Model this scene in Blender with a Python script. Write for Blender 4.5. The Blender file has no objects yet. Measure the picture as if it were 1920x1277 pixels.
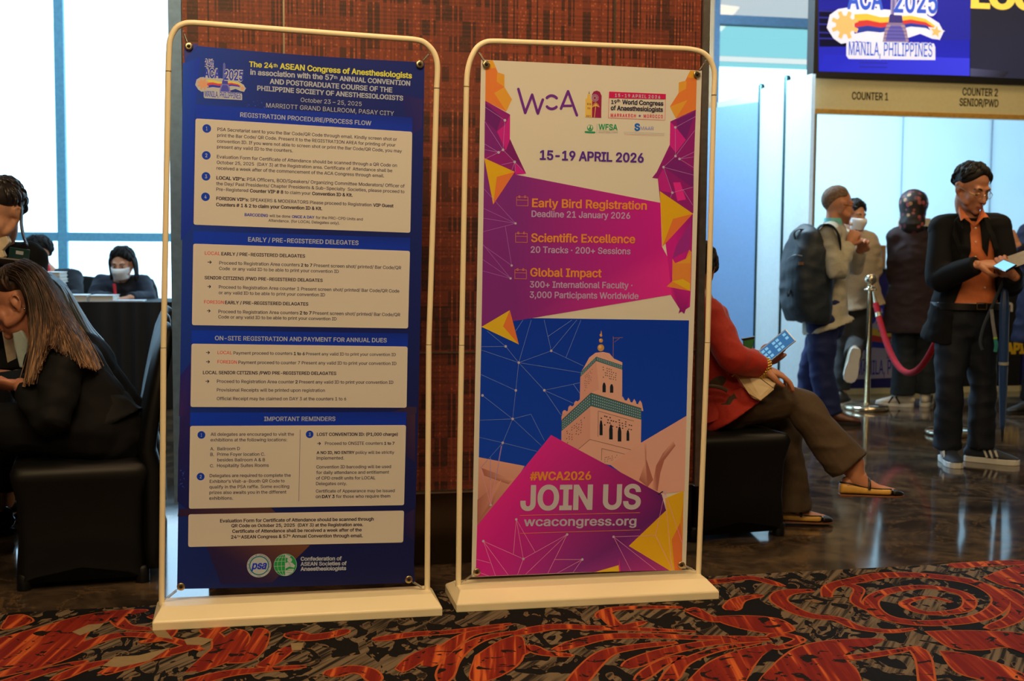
import bpy, bmesh, math, random, os
from mathutils import Vector, Matrix, noise
V = Vector
R = math.radians
random.seed(7)
sc = bpy.context.scene
C = sc.collection

# ---------------------------------------------------------------- camera, sky, lamps, exposure
F_PX, CAM_H, PITCH, ROLL = 2400.0, 1.18, math.atan(186.5 / 2400.0), 0.0075
YAW = R(12)                                  # the building's own axes, turned from the view axis
U = V((math.cos(YAW), math.sin(YAW), 0)); W = V((-math.sin(YAW), math.cos(YAW), 0)); Z = V((0, 0, 1))
cam = bpy.data.cameras.new('camera'); cam.sensor_width = 36.0; cam.lens = 36.0 * F_PX / 1920.0
cam_o = bpy.data.objects.new('camera', cam); C.objects.link(cam_o)
CR = Matrix.Rotation(R(90) - PITCH, 3, 'X') @ Matrix.Rotation(ROLL, 3, 'Z')
CP = V((0, 0, CAM_H))
cam_o.matrix_world = Matrix.Translation(CP) @ CR.to_4x4()
cam.clip_start = 0.05; cam.clip_end = 200
cam.dof.use_dof = True; cam.dof.focus_distance = 4.1; cam.dof.aperture_fstop = 4.5
sc.camera = cam_o

sc.view_settings.view_transform = 'Standard'; sc.view_settings.look = 'None'
sc.view_settings.exposure = 0.0; sc.view_settings.gamma = 1.0
sc.view_settings.use_curve_mapping = False

world = bpy.data.worlds.new('daylight'); sc.world = world; world.use_nodes = True
wbg = world.node_tree.nodes['Background']
wbg.inputs[0].default_value = (0.50, 0.78, 1.0, 1); wbg.inputs[1].default_value = 4.0

def area(name, loc, tgt, sx, sy, col, power, portal=False, spread=180):
    l = bpy.data.lights.new(name, 'AREA'); l.shape = 'RECTANGLE'; l.size = sx; l.size_y = sy
    l.color = col; l.energy = power; l.spread = R(spread)
    o = bpy.data.objects.new(name, l); C.objects.link(o)
    o.location = loc; o.rotation_euler = (V(tgt) - V(loc)).to_track_quat('-Z', 'Y').to_euler()
    if portal: l.cycles.is_portal = True
    return o
WARM = (1.0, 0.70, 0.36)
area('ceiling_lamp_front', (-0.4, 1.5, 3.9), (-0.2, 4.0, 0.2), 1.6, 0.8, WARM, 112)
area('ceiling_lamp_rear', (-0.6, -1.6, 3.9), (-0.2, 4.0, 0.4), 2.0, 1.0, WARM, 116)
area('ceiling_lamp_side', (2.6, 3.2, 3.9), (2.4, 4.6, 0.3), 1.2, 0.8, WARM, 40)
area('ceiling_lamp_left', (-2.4, 2.9, 3.9), (-1.8, 4.2, 0.3), 1.0, 0.8, WARM, 8)
area('wall_washer', (-0.35, 4.02, 3.9), (-0.25, 4.62, 2.0), 1.7, 0.12, (1.0, 0.62, 0.36), 31)
COOL = (0.56, 0.82, 1.0)
area('added_window_fill', (-3.4, 8.0, 3.85), (-3.0, 10.2, 0.8), 3.0, 1.2, COOL, 95)  # added cool fill for the mullions and people, not a lobby lamp
area('added_partition_fill', (0.9, 9.9, 3.8), (2.0, 10.8, 1.0), 1.0, 1.0, COOL, 300)  # cool fill light added to brighten the partition boards
area('ceiling_lamp_lobby', (3.2, 6.4, 3.9), (3.0, 7.2, 0.9), 1.4, 1.0, WARM, 60)
area('booth_header_lamp', (3.2, 9.4, 3.9), (3.3, 10.4, 2.5), 1.6, 0.5, WARM, 24)

# ---------------------------------------------------------------- photo pixel -> place
def ray(px, py): return CR @ V(((px - 960) / F_PX, -(py - 638.5) / F_PX, -1))
def at(px, py, Y):
    d = ray(px, py); return CP + d * (Y / d.y)
def fl(px, py, z=0.0):
    d = ray(px, py); return CP + d * ((z - CAM_H) / d.z)
def onp(px, py, P, n):
    d = ray(px, py); return CP + d * ((P - CP).dot(n) / d.dot(n))

# ---------------------------------------------------------------- materials
def lin1(c):
    c /= 255.0
    return c / 12.92 if c <= 0.04045 else ((c + 0.055) / 1.055) ** 2.4
def lin(r, g, b): return (lin1(r), lin1(g), lin1(b), 1.0)
_WP = lin(186, 158, 118)
def obs(r, g, b):
    """a print colour from how it reads under the warm lamps"""
    o = lin(r, g, b); c = [0.8 * o[i] / _WP[i] for i in range(3)]; k = min(1.0, 0.9 / max(c)); return tuple(x * k for x in c) + (1.0,)
MATS = {}
def nodes(name):
    m = bpy.data.materials.new(name); m.use_nodes = True
    nt = m.node_tree
    return m, nt, nt.nodes['Principled BSDF']
def mk(name, rgb, rough=0.5, metal=0.0, var=0.12, scale=40.0, bump=0.0, coat=0.0, stretch=None, spec=0.5, sheen=0.0):
    if name in MATS: return MATS[name]
    m, nt, b = nodes(name)
    tc = nt.nodes.new('ShaderNodeTexCoord'); mp = nt.nodes.new('ShaderNodeMapping')
    nt.links.new(tc.outputs['Object'], mp.inputs[0])
    if stretch: mp.inputs['Scale'].default_value = stretch
    nz = nt.nodes.new('ShaderNodeTexNoise'); nz.inputs['Scale'].default_value = scale; nz.inputs['Detail'].default_value = 4
    nt.links.new(mp.outputs[0], nz.inputs['Vector'])
    cr = nt.nodes.new('ShaderNodeValToRGB'); c = lin(*rgb)
    cr.color_ramp.elements[0].position = 0.3; cr.color_ramp.elements[1].position = 0.7
    cr.color_ramp.elements[0].color = tuple(x * (1 - var) for x in c[:3]) + (1,)
    cr.color_ramp.elements[1].color = tuple(min(1, x * (1 + var)) for x in c[:3]) + (1,)
    nt.links.new(nz.outputs['Fac'], cr.inputs[0]); nt.links.new(cr.outputs[0], b.inputs['Base Color'])
    b.inputs['Roughness'].default_value = rough; b.inputs['Metallic'].default_value = metal
    b.inputs['Specular IOR Level'].default_value = spec
    if coat: b.inputs['Coat Weight'].default_value = coat; b.inputs['Coat Roughness'].default_value = 0.08
    if sheen: b.inputs['Sheen Weight'].default_value = sheen; b.inputs['Sheen Roughness'].default_value = 0.4
    if bump:
        bp = nt.nodes.new('ShaderNodeBump'); bp.inputs['Strength'].default_value = bump; bp.inputs['Distance'].default_value = 0.01
        nt.links.new(nz.outputs['Fac'], bp.inputs['Height']); nt.links.new(bp.outputs[0], b.inputs['Normal'])
    MATS[name] = m
    return m
def print_mat(name, rough=0.42, emit=0.0):
    m, nt, b = nodes(name)
    a = nt.nodes.new('ShaderNodeVertexColor'); a.layer_name = 'print'
    nt.links.new(a.outputs[0], b.inputs['Base Color']); b.inputs['Roughness'].default_value = rough
    b.inputs['Specular IOR Level'].default_value = 0.3
    if emit:
        nt.links.new(a.outputs[0], b.inputs['Emission Color']); b.inputs['Emission Strength'].default_value = emit
    return m
VINYL = print_mat('printed_vinyl')
_t = VINYL.node_tree.nodes.new('ShaderNodeBsdfTranslucent'); _x = VINYL.node_tree.nodes.new('ShaderNodeMixShader'); _x.inputs[0].default_value = 0.18   # thin vinyl lets some light through
VINYL.node_tree.links.new(VINYL.node_tree.nodes['Color Attribute'].outputs[0] if 'Color Attribute' in VINYL.node_tree.nodes else [n for n in VINYL.node_tree.nodes if n.bl_idname == 'ShaderNodeVertexColor'][0].outputs[0], _t.inputs[0])
VINYL.node_tree.links.new(VINYL.node_tree.nodes['Principled BSDF'].outputs[0], _x.inputs[1]); VINYL.node_tree.links.new(_t.outputs[0], _x.inputs[2]); VINYL.node_tree.links.new(_x.outputs[0], VINYL.node_tree.nodes['Material Output'].inputs[0])
SCREEN = print_mat('lit_display', 0.25, 0.8)
BOARD = print_mat('printed_board', 0.5)

# ---------------------------------------------------------------- mesh building
ROOT = {}
class MB:
    def __init__(s): s.v = []; s.f = []; s.c = []; s.sm = []; s.mi = []; s.cur = 0
    def face(s, idx, col=None, smooth=False):
        s.f.append(tuple(idx)); s.c.append(col); s.sm.append(smooth); s.mi.append(s.cur)
    def poly(s, pts, col=None):
        n = len(s.v); s.v += [V(p) for p in pts]; s.face(range(n, n + len(pts)), col)
    def box(s, c, size, rot=None, smooth=False):
        n = len(s.v); rot = rot or Matrix.Identity(3); x, y, z = [k / 2 for k in size]
        for sx, sy, sz in ((-1,-1,-1),(1,-1,-1),(1,1,-1),(-1,1,-1),(-1,-1,1),(1,-1,1),(1,1,1),(-1,1,1)):
            s.v.append(V(c) + rot @ V((sx * x, sy * y, sz * z)))
        for q in ((0,3,2,1),(4,5,6,7),(0,1,5,4),(1,2,6,5),(2,3,7,6),(3,0,4,7)): s.face([n + i for i in q], None, smooth)
    def rings(s, rings, cap=True, smooth=True, closed=True):
        n0 = len(s.v); k = len(rings[0])
        for r in rings: s.v += r
        for i in range(len(rings) - 1):
            for j in range(k if closed else k - 1):
                a = n0 + i * k + j; b = n0 + i * k + (j + 1) % k
                s.face((a, b, b + k, a + k), None, smooth)
        if cap:
            s.face([n0 + j for j in range(k)][::-1], None, smooth); e = n0 + (len(rings) - 1) * k
            s.face([e + j for j in range(k)], None, smooth)
    def tube(s, pts, r, n=10, sub=1, cap=True, rad=None):
        s.loft(pts, rad or [r] * len(pts), n=n, sub=sub, cap=cap, rnd=False)
    def loft(s, pts, rad, side=None, n=16, sub=4, cap=True, rnd=True, sq=1.0):
        pts = [V(p) for p in pts]; rad = [(q, q) if not hasattr(q, '__len__') else tuple(q) for q in rad]
        P, Q = [], []
        m = len(pts)
        def cr(a, b, c, d, t): return 0.5 * ((2 * b) + (c - a) * t + (2 * a - 5 * b + 4 * c - d) * t * t + (3 * b - a - 3 * c + d) * t ** 3)
        for i in range(m - 1):
            for j in range(sub):
                t = j / sub; g = lambda L, k: L[min(max(k, 0), m - 1)]
                P.append(cr(g(pts, i - 1), pts[i], pts[i + 1], g(pts, i + 2), t) if sub > 1 else pts[i])
                Q.append(tuple(rad[i][k] + (rad[i + 1][k] - rad[i][k]) * (t * t * (3 - 2 * t)) for k in (0, 1)))
        P.append(pts[-1]); Q.append(rad[-1])
        T = []
        for i in range(len(P)):
            d = P[min(i + 1, len(P) - 1)] - P[max(i - 1, 0)]
            T.append(d.normalized() if d.length > 1e-9 else V((0, 0, 1)))
        if rnd:
            def dome(p, t, q, sg):
                r = min(q); return [(p + t * sg * r * math.sin(a), (q[0] * math.cos(a), q[1] * math.cos(a))) for a in (0.5, 1.0, 1.4)]
            st = dome(P[0], T[0], Q[0], -1)[::-1]; en = dome(P[-1], T[-1], Q[-1], 1)
            P = [a for a, _ in st] + P + [a for a, _ in en]; Q = [b for _, b in st] + Q + [b for _, b in en]
            T = [T[0]] * 3 + T + [T[-1]] * 3
        elif cap and len(P) > 1:      # a ring close to each end keeps the shading of the sides clean
            e0, e1 = min(.001 / max((P[1] - P[0]).length, 1e-6), .4), min(.001 / max((P[-1] - P[-2]).length, 1e-6), .4)
            P = [P[0], P[0].lerp(P[1], e0)] + P[1:-1] + [P[-1].lerp(P[-2], e1), P[-1]]; Q = [Q[0], Q[0]] + Q[1:-1] + [Q[-1], Q[-1]]; T = [T[0], T[0]] + T[1:-1] + [T[-1], T[-1]]
        x = V(side) if side is not None else T[0].orthogonal()
        rr = []
        for p, q, t in zip(P, Q, T):
            if side is not None: x = V(side)
            x = (x - t * x.dot(t))
            x = x.normalized() if x.length > 1e-6 else t.orthogonal().normalized()
            y = t.cross(x)
            ring = []
            for k in range(n):
                a = 2 * math.pi * k / n; ca, sa = math.cos(a), math.sin(a)
                if sq != 1.0:
                    ca = math.copysign(abs(ca) ** sq, ca); sa = math.copysign(abs(sa) ** sq, sa)
                ring.append(p + x * q[0] * ca + y * q[1] * sa)
            rr.append(ring)
        s.rings(rr, cap)
    def ell(s, c, r, M=None, n=16, m=10):
        M = M or Matrix.Identity(3); c = V(c); rr = []
        for i in range(1, m):
            a = math.pi * i / m
            rr.append([c + M @ V((r[0] * math.sin(a) * math.cos(b), r[1] * math.sin(a) * math.sin(b), -r[2] * math.cos(a)))
                       for b in [2 * math.pi * k / n for k in range(n)]])
        n0 = len(s.v); s.rings(rr, False)
        bt = len(s.v); s.v.append(c - M @ V((0, 0, r[2]))); s.v.append(c + M @ V((0, 0, r[2])))
        e = n0 + (m - 2) * n
        for k in range(n):
            s.face((bt, n0 + (k + 1) % n, n0 + k), None, True); s.face((bt + 1, e + k, e + (k + 1) % n), None, True)
    def lathe(s, c, prof, n=24, ax=None, smooth=True):
        """prof: (radius, height) from bottom to top"""
        M = (V(ax).to_track_quat('Z', 'Y').to_matrix() if ax is not None else Matrix.Identity(3)); c = V(c)
        rr = [[c + M @ V((r * math.cos(2 * math.pi * k / n), r * math.sin(2 * math.pi * k / n), h)) for k in range(n)] for r, h in prof]
        s.rings(rr, True, smooth)
    def disc(s, c, r, ux, uy, col=None, n=24, r2=None):
        if r2 is None: s.poly([c + ux * r * math.cos(2 * math.pi * k / n) + uy * r * math.sin(2 * math.pi * k / n) for k in range(n)], col)
        else:
            for k in range(n):
                a, b = 2 * math.pi * k / n, 2 * math.pi * (k + 1) / n
                s.poly([c + (ux * math.cos(t) + uy * math.sin(t)) * q for t, q in ((a, r2), (b, r2), (b, r), (a, r))][::-1], col)
    def prism(s, pts, d):
        """extrude polygon pts by vector d"""
        n = len(s.v); k = len(pts); d = V(d); s.v += [V(p) for p in pts] + [V(p) + d for p in pts]
        s.face(range(n, n + k)[::-1]); s.face(range(n + k, n + 2 * k))
        for j in range(k): s.face((n + j, n + (j + 1) % k, n + k + (j + 1) % k, n + k + j))
    def build(s, name, mat, parent=None, bev=0.0, smooth=None, origin=None, flipfix=True):
        me = bpy.data.meshes.new(name)
        if parent is not None: X = ROOT[parent.name].inverted()
        else:
            if origin is None and s.v:
                lo = [min(v[i] for v in s.v) for i in range(3)]; hi = [max(v[i] for v in s.v) for i in range(3)]
                origin = V(((lo[0] + hi[0]) / 2, (lo[1] + hi[1]) / 2, lo[2]))
            X = Matrix.Translation(-V(origin))
        me.from_pydata([X @ v for v in s.v], [], s.f)
        if any(c is not None for c in s.c):
            ca = me.color_attributes.new('print', 'FLOAT_COLOR', 'CORNER'); li = 0
            for f, c in zip(s.f, s.c):
                c = c or (0.5, 0.5, 0.5, 1)
                for k in range(len(f)):
                    ca.data[li].color = c[k] if hasattr(c[0], '__len__') else c; li += 1
        me.polygons.foreach_set('use_smooth', [bool(x) if smooth is None else smooth for x in s.sm])
        for m in (mat if isinstance(mat, (list, tuple)) else [mat]): me.materials.append(m)
        if any(s.mi): me.polygons.foreach_set('material_index', s.mi)
        if flipfix and not any(c is not None for c in s.c):
            bm = bmesh.new(); bm.from_mesh(me); bmesh.ops.recalc_face_normals(bm, faces=bm.faces); bm.to_mesh(me); bm.free()
        me.update()
        o = bpy.data.objects.new(name, me); C.objects.link(o)
        if parent is not None: o.parent = parent; ROOT[o.name] = ROOT[parent.name]
        else: o.location = origin; ROOT[o.name] = Matrix.Translation(V(origin))
        if bev:
            b = o.modifiers.new('bevel', 'BEVEL'); b.width = bev; b.segments = 2; b.limit_method = 'ANGLE'; b.angle_limit = R(35)
        return o
def tag(o, label=None, cat=None, group=None, kind=None):
    for k, v in (('label', label), ('category', cat), ('group', group), ('kind', kind)):
        if v: o[k] = v
    return o
def thing(name, loc, label=None, cat=None, rz=0.0, group=None, kind=None):
    o = bpy.data.objects.new(name, None); C.objects.link(o); o.empty_display_size = 0.1
    o.location = loc; o.rotation_euler = (0, 0, rz)
    ROOT[o.name] = Matrix.Translation(V(loc)) @ Matrix.Rotation(rz, 4, 'Z')
    return tag(o, label, cat, group, kind)
def children(o): return [c for c in bpy.data.objects if c.parent == o]
def copy_tree(o, loc, rz, label=None):
    r = o.copy(); C.objects.link(r); r.location = loc; r.rotation_euler = (0, 0, rz)
    if label: r['label'] = label
    ROOT[r.name] = Matrix.Translation(V(loc)) @ Matrix.Rotation(rz, 4, 'Z')
    for ch in children(o):
        c = ch.copy(); C.objects.link(c); c.parent = r
        for g in children(ch):
            d = g.copy(); C.objects.link(d); d.parent = c
    return r
def organic(s, name, mat, parent, voxel=0.006, smooth=4, wrinkle=0.0, wscale=9.0, cut=None, thick=0.0, extra=None):
    """joins the rough shapes of s into one continuous skin"""
    me = bpy.data.meshes.new('t'); me.from_pydata([tuple(v) for v in s.v], [], s.f)
    bm = bmesh.new(); bm.from_mesh(me); bmesh.ops.recalc_face_normals(bm, faces=bm.faces); bm.to_mesh(me); bm.free()
    o = bpy.data.objects.new('t', me); C.objects.link(o)
    r = o.modifiers.new('r', 'REMESH'); r.mode = 'VOXEL'; r.voxel_size = voxel; r.adaptivity = 0
    if smooth:
        q = o.modifiers.new('s', 'SMOOTH'); q.iterations = smooth; q.factor = 0.5
    dg = bpy.context.evaluated_depsgraph_get()
    m2 = bpy.data.meshes.new_from_object(o.evaluated_get(dg))
    bpy.data.objects.remove(o); bpy.data.meshes.remove(me)
    bm = bmesh.new(); bm.from_mesh(m2)
    if wrinkle:
        bm.normal_update()
        for v in bm.verts:
            p = v.co; k = noise.noise(V((p.x * wscale, p.y * wscale, p.z * wscale * 1.6)))
            k2 = noise.noise(V((p.x * wscale * 2.3 + 9, p.y * wscale * 2.3, p.z * wscale * 3.1)))
            v.co += v.normal * wrinkle * ((1 - abs(k) * 2.2) * 0.9 + k2 * 0.55 - 0.5)
    if cut:
        dead = [f for f in bm.faces if cut(f.calc_center_median())]
        bmesh.ops.delete(bm, geom=dead, context='FACES')
        for _ in range(3):
            bd = [v for v in bm.verts if v.is_boundary]
            mv = {}
            for v in bd:
                nb = [e.other_vert(v).co for e in v.link_edges if e.is_boundary]
                if len(nb) == 2: mv[v] = v.co * 0.5 + (nb[0] + nb[1]) * 0.25
            for v, c in mv.items(): v.co = c
    if extra:
        for mm in extra: bm.from_mesh(mm)
    for f in bm.faces: f.smooth = True
    X = ROOT[parent.name].inverted() if parent is not None else Matrix.Identity(4)
    bm.transform(X); bm.to_mesh(m2); bm.free()
    m2.name = name
    m2.materials.clear()
    m2.materials.append(mat)
    o = bpy.data.objects.new(name, m2); C.objects.link(o)
    if parent is not None: o.parent = parent; ROOT[o.name] = ROOT[parent.name]
    if thick:
        q = o.modifiers.new('thickness', 'SOLIDIFY'); q.thickness = thick; q.offset = -1
    return o
def remesh_data(s, voxel, smooth):
    me = bpy.data.meshes.new('t'); me.from_pydata([tuple(v) for v in s.v], [], s.f)
    bm = bmesh.new(); bm.from_mesh(me); bmesh.ops.recalc_face_normals(bm, faces=bm.faces); bm.to_mesh(me); bm.free()
    o = bpy.data.objects.new('t', me); C.objects.link(o)
    r = o.modifiers.new('r', 'REMESH'); r.mode = 'VOXEL'; r.voxel_size = voxel
    q = o.modifiers.new('s', 'SMOOTH'); q.iterations = smooth; q.factor = 0.5
    m2 = bpy.data.meshes.new_from_object(o.evaluated_get(bpy.context.evaluated_depsgraph_get()))
    bpy.data.objects.remove(o); bpy.data.meshes.remove(me)
    return m2
# ---------------------------------------------------------------- setting
def marble():
    m, nt, b = nodes('brown_marble')
    N = nt.nodes.new; L = nt.links.new
    tc = N('ShaderNodeTexCoord'); n1 = N('ShaderNodeTexNoise'); n1.inputs['Scale'].default_value = 2.4; n1.inputs['Detail'].default_value = 9; n1.inputs['Roughness'].default_value = 0.68; n1.inputs['Distortion'].default_value = 1.4
    L(tc.outputs['Object'], n1.inputs['Vector'])
    r = N('ShaderNodeValToRGB'); e = r.color_ramp.elements
    e[0].position = 0.30; e[0].color = lin(30, 26, 24); e[1].position = 0.72; e[1].color = lin(112, 92, 70)
    k = e.new(0.48); k.color = lin(58, 49, 41); k = e.new(0.58); k.color = lin(82, 69, 55)
    L(n1.outputs['Fac'], r.inputs[0])
    n2 = N('ShaderNodeTexNoise'); n2.inputs['Scale'].default_value = 3.2; n2.inputs['Detail'].default_value = 12; n2.inputs['Roughness'].default_value = 0.72; n2.inputs['Distortion'].default_value = 0.6
    L(tc.outputs['Object'], n2.inputs['Vector'])
    v = N('ShaderNodeValToRGB'); q = v.color_ramp.elements
    q[0].position = 0.485; q[0].color = (0, 0, 0, 1); q[1].position = 0.5; q[1].color = (1, 1, 1, 1); z = q.new(0.515); z.color = (0, 0, 0, 1)
    L(n2.outputs['Fac'], v.inputs[0])
    mx = N('ShaderNodeMixRGB'); mx.inputs[2].default_value = lin(112, 88, 62); L(v.outputs[0], mx.inputs[0]); L(r.outputs[0], mx.inputs[1])
    L(mx.outputs[0], b.inputs['Base Color'])
    rr = N('ShaderNodeMapRange'); rr.inputs[3].default_value = 0.05; rr.inputs[4].default_value = 0.12
    L(n1.outputs['Fac'], rr.inputs[0]); L(rr.outputs[0], b.inputs['Roughness'])
    bp = N('ShaderNodeBump'); bp.inputs['Strength'].default_value = 0.012; n3 = N('ShaderNodeTexNoise'); n3.inputs['Scale'].default_value = 14
    L(tc.outputs['Object'], n3.inputs['Vector']); L(n3.outputs['Fac'], bp.inputs['Height']); L(bp.outputs[0], b.inputs['Normal'])
    b.inputs['Specular IOR Level'].default_value = 0.62
    return m
def carpet_base():
    m, nt, b = nodes('carpet_ground')
    N = nt.nodes.new; L = nt.links.new
    tc = N('ShaderNodeTexCoord'); mp = N('ShaderNodeMapping'); mp.inputs['Rotation'].default_value = (0, 0, R(38)); mp.inputs['Scale'].default_value = (1.0, 0.62, 1); L(tc.outputs['Object'], mp.inputs[0])
    n1 = N('ShaderNodeTexNoise'); n1.inputs['Scale'].default_value = 11; n1.inputs['Detail'].default_value = 2.5; n1.inputs['Distortion'].default_value = 1.6; L(mp.outputs[0], n1.inputs['Vector'])
    def ramp(stops):
        r = N('ShaderNodeValToRGB'); r.color_ramp.interpolation = 'CONSTANT'; e = r.color_ramp.elements
        e[0].position, e[0].color = stops[0]; e[1].position, e[1].color = stops[1]
        for p, c in stops[2:]: k = e.new(p); k.color = c
        L(n1.outputs['Fac'], r.inputs[0]); return r.outputs[0]
    K, O = (0, 0, 0, 1), (1, 1, 1, 1)
    isg = ramp([(0, K), (.505, O)]); iso = ramp([(0, K), (.497, O), (.509, K)])
    m2 = N('ShaderNodeMapping'); m2.inputs['Scale'].default_value = (70, 4, 1); L(mp.outputs[0], m2.inputs[0])
    n2 = N('ShaderNodeTexNoise'); n2.inputs['Scale'].default_value = 1; n2.inputs['Detail'].default_value = 2; L(m2.outputs[0], n2.inputs['Vector'])
    s = N('ShaderNodeValToRGB'); q = s.color_ramp.elements; q[0].position = 0.40; q[0].color = lin(34, 29, 26); q[1].position = 0.56; q[1].color = lin(112, 98, 80)
    L(n2.outputs['Fac'], s.inputs[0])
    mx = N('ShaderNodeMixRGB'); mx.inputs[1].default_value = lin(14, 15, 18); L(isg, mx.inputs[0]); L(s.outputs[0], mx.inputs[2])
    m3 = N('ShaderNodeMixRGB'); m3.inputs[2].default_value = lin(120, 92, 66); L(iso, m3.inputs[0]); L(mx.outputs[0], m3.inputs[1])
    L(m3.outputs[0], b.inputs['Base Color']); pile(nt, b, tc); return m
def pile(nt, b, tc):
    N = nt.nodes.new; L = nt.links.new
    b.inputs['Roughness'].default_value = 0.95; b.inputs['Specular IOR Level'].default_value = 0.15
    n = N('ShaderNodeTexNoise'); n.inputs['Scale'].default_value = 420; L(tc.outputs['Object'], n.inputs['Vector'])
    bp = N('ShaderNodeBump'); bp.inputs['Strength'].default_value = 0.5; bp.inputs['Distance'].default_value = 0.004
    L(n.outputs['Fac'], bp.inputs['Height']); L(bp.outputs[0], b.inputs['Normal'])
def carpet_leaf():
    m, nt, b = nodes('carpet_leaf')
    N = nt.nodes.new; L = nt.links.new
    tc = N('ShaderNodeTexCoord'); mp = N('ShaderNodeMapping'); mp.inputs['Rotation'].default_value = (0, 0, R(24)); mp.inputs['Scale'].default_value = (42, 1.6, 1); L(tc.outputs['Object'], mp.inputs[0])
    n2 = N('ShaderNodeTexNoise'); n2.inputs['Scale'].default_value = 1; n2.inputs['Detail'].default_value = 3; L(mp.outputs[0], n2.inputs['Vector'])
    s = N('ShaderNodeValToRGB'); q = s.color_ramp.elements; q[0].position = 0.44; q[0].color = lin(112, 28, 22); q[1].position = 0.66; q[1].color = lin(196, 96, 46)
    k = q.new(0.56); k.color = lin(136, 42, 26)
    L(n2.outputs['Fac'], s.inputs[0])
    n3 = N('ShaderNodeTexNoise'); n3.inputs['Scale'].default_value = 16; n3.inputs['Detail'].default_value = 3; n3.inputs['Distortion'].default_value = 1.5; L(tc.outputs['Object'], n3.inputs['Vector'])
    r3 = N('ShaderNodeValToRGB'); r3.color_ramp.interpolation = 'CONSTANT'; e3 = r3.color_ramp.elements; e3[0].color = (1, 1, 1, 1); e3[1].position = .385; e3[1].color = (0, 0, 0, 1); L(n3.outputs['Fac'], r3.inputs[0])
    mx = N('ShaderNodeMixRGB'); mx.inputs[2].default_value = lin(26, 20, 20); L(r3.outputs[0], mx.inputs[0]); L(s.outputs[0], mx.inputs[1])
    L(mx.outputs[0], b.inputs['Base Color']); pile(nt, b, tc); return m
def carpet_flat(name, c):
    m, nt, b = nodes(name); tc = nt.nodes.new('ShaderNodeTexCoord')
    n = nt.nodes.new('ShaderNodeTexNoise'); n.inputs['Scale'].default_value = 60; nt.links.new(tc.outputs['Object'], n.inputs['Vector'])
    r = nt.nodes.new('ShaderNodeValToRGB'); r.color_ramp.elements[0].color = tuple(x * 0.7 for x in c[:3]) + (1,); r.color_ramp.elements[1].color = c
    nt.links.new(n.outputs['Fac'], r.inputs[0]); nt.links.new(r.outputs[0], b.inputs['Base Color']); pile(nt, b, tc); return m

def uw(p0, t, d, z): return V(p0) + U * t + W * d + Z * z
o = MB(); O0 = V((0, 0, 0))
o.poly([uw(O0, -11, -5, 0), uw(O0, 13, -5, 0), uw(O0, 13, 14.5, 0), uw(O0, -11, 14.5, 0)])
tag(o.build('floor', marble()), kind='structure')

# carpet: its edge runs from the left of the stands to the right, a little behind them
ea, eb = fl(0, 1150, 0.006), fl(1920, 1050, 0.006)
ed = (eb - ea).normalized(); en = V((ed.y, -ed.x, 0))
cm = MB(); cm.mi = []
zc = 0.006
c0, c1 = ea - ed * 6, eb + ed * 6
top = [c0, c1, c1 + en * 8, c0 + en * 8]
cm.poly(top[::-1]); cm.poly([c0, c1, c1 - Z * zc, c0 - Z * zc])
A7 = lambda x, y: fl(960 + x / 2, 980 + y / 2, zc)
A8 = lambda x, y: fl(x / 2, 980 + y / 2, zc)
def crom(pts, sub=6):
    out = []; m = len(pts); g = lambda k: pts[min(max(k, 0), m - 1)]
    for i in range(m - 1):
        for j in range(sub):
            t = j / sub; a, b, c, d = g(i - 1), g(i), g(i + 1), g(i + 2)
            out.append(0.5 * ((2 * b) + (c - a) * t + (2 * a - 5 * b + 4 * c - d) * t * t + (3 * b - a - 3 * c + d) * t ** 3))
    return out + [pts[-1]]
lay = [0]
def band(fr, pts, w, wt=None):
    c = crom([fr(*p) for p in pts]); n = len(c); lay[0] += 1
    for slot, ex, dz in ((2, 0.0065, 0.0006), (1, 0.0, 0.0012)):
        cm.cur = slot; L_, R_ = [], []
        for i, p in enumerate(c):
            d = (c[min(i + 1, n - 1)] - c[max(i - 1, 0)]).normalized(); s = V((-d.y, d.x, 0))
            t = i / (n - 1); q = (w * (1 - t) + (wt if wt is not None else w) * t) * min(1, 0.35 + 5 * min(t, 1 - t)) + ex
            h = Z * (dz + lay[0] * 0.000012)
            L_.append(p + s * q + h); R_.append(p - s * q + h)
        k = len(cm.v); cm.v += L_ + R_
        for i in range(n - 1): cm.face((k + n + i, k + n + i + 1, k + i + 1, k + i))
def leaf(fr, pts):
    c = crom([fr(*p) for p in pts] + [fr(*pts[0])], 4)[:-1]; lay[0] += 1
    ce = sum(c, V()) / len(c)
    for slot, dz, ins in ((2, 0.0006, 0), (1, 0.0012, 0.007)):
        cm.cur = slot
        q = [p + (ce - p).normalized() * ins + Z * (dz + lay[0] * 0.000012) for p in c]
        # fan, turned face up
        ar = sum((q[i].x * q[(i + 1) % len(q)].y - q[(i + 1) % len(q)].x * q[i].y) for i in range(len(q)))
        cm.poly(q if ar > 0 else q[::-1])
leaf(A7, [(755,352),(880,348),(1000,360),(1062,395),(1040,412),(950,416),(850,397),(780,375)])
leaf(A7, [(690,560),(740,520),(840,480),(960,458),(990,468),(940,500),(880,594),(860,640),(640,640)])
leaf(A7, [(990,520),(1060,470),(1180,442),(1380,434),(1370,455),(1250,495),(1300,560),(1280,640),(920,640)])
leaf(A7, [(1545,408),(1700,404),(1940,420),(1960,500),(1860,470),(1760,480),(1640,470)])
leaf(A7, [(1600,480),(1700,490),(1860,540),(1960,600),(1900,660),(1780,600),(1660,560)])
leaf(A7, [(1765,205),(1860,170),(1960,160),(1960,250),(1850,240)])
leaf(A7, [(640,330),(690,318),(745,345),(790,372),(740,372),(680,350)])
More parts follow.
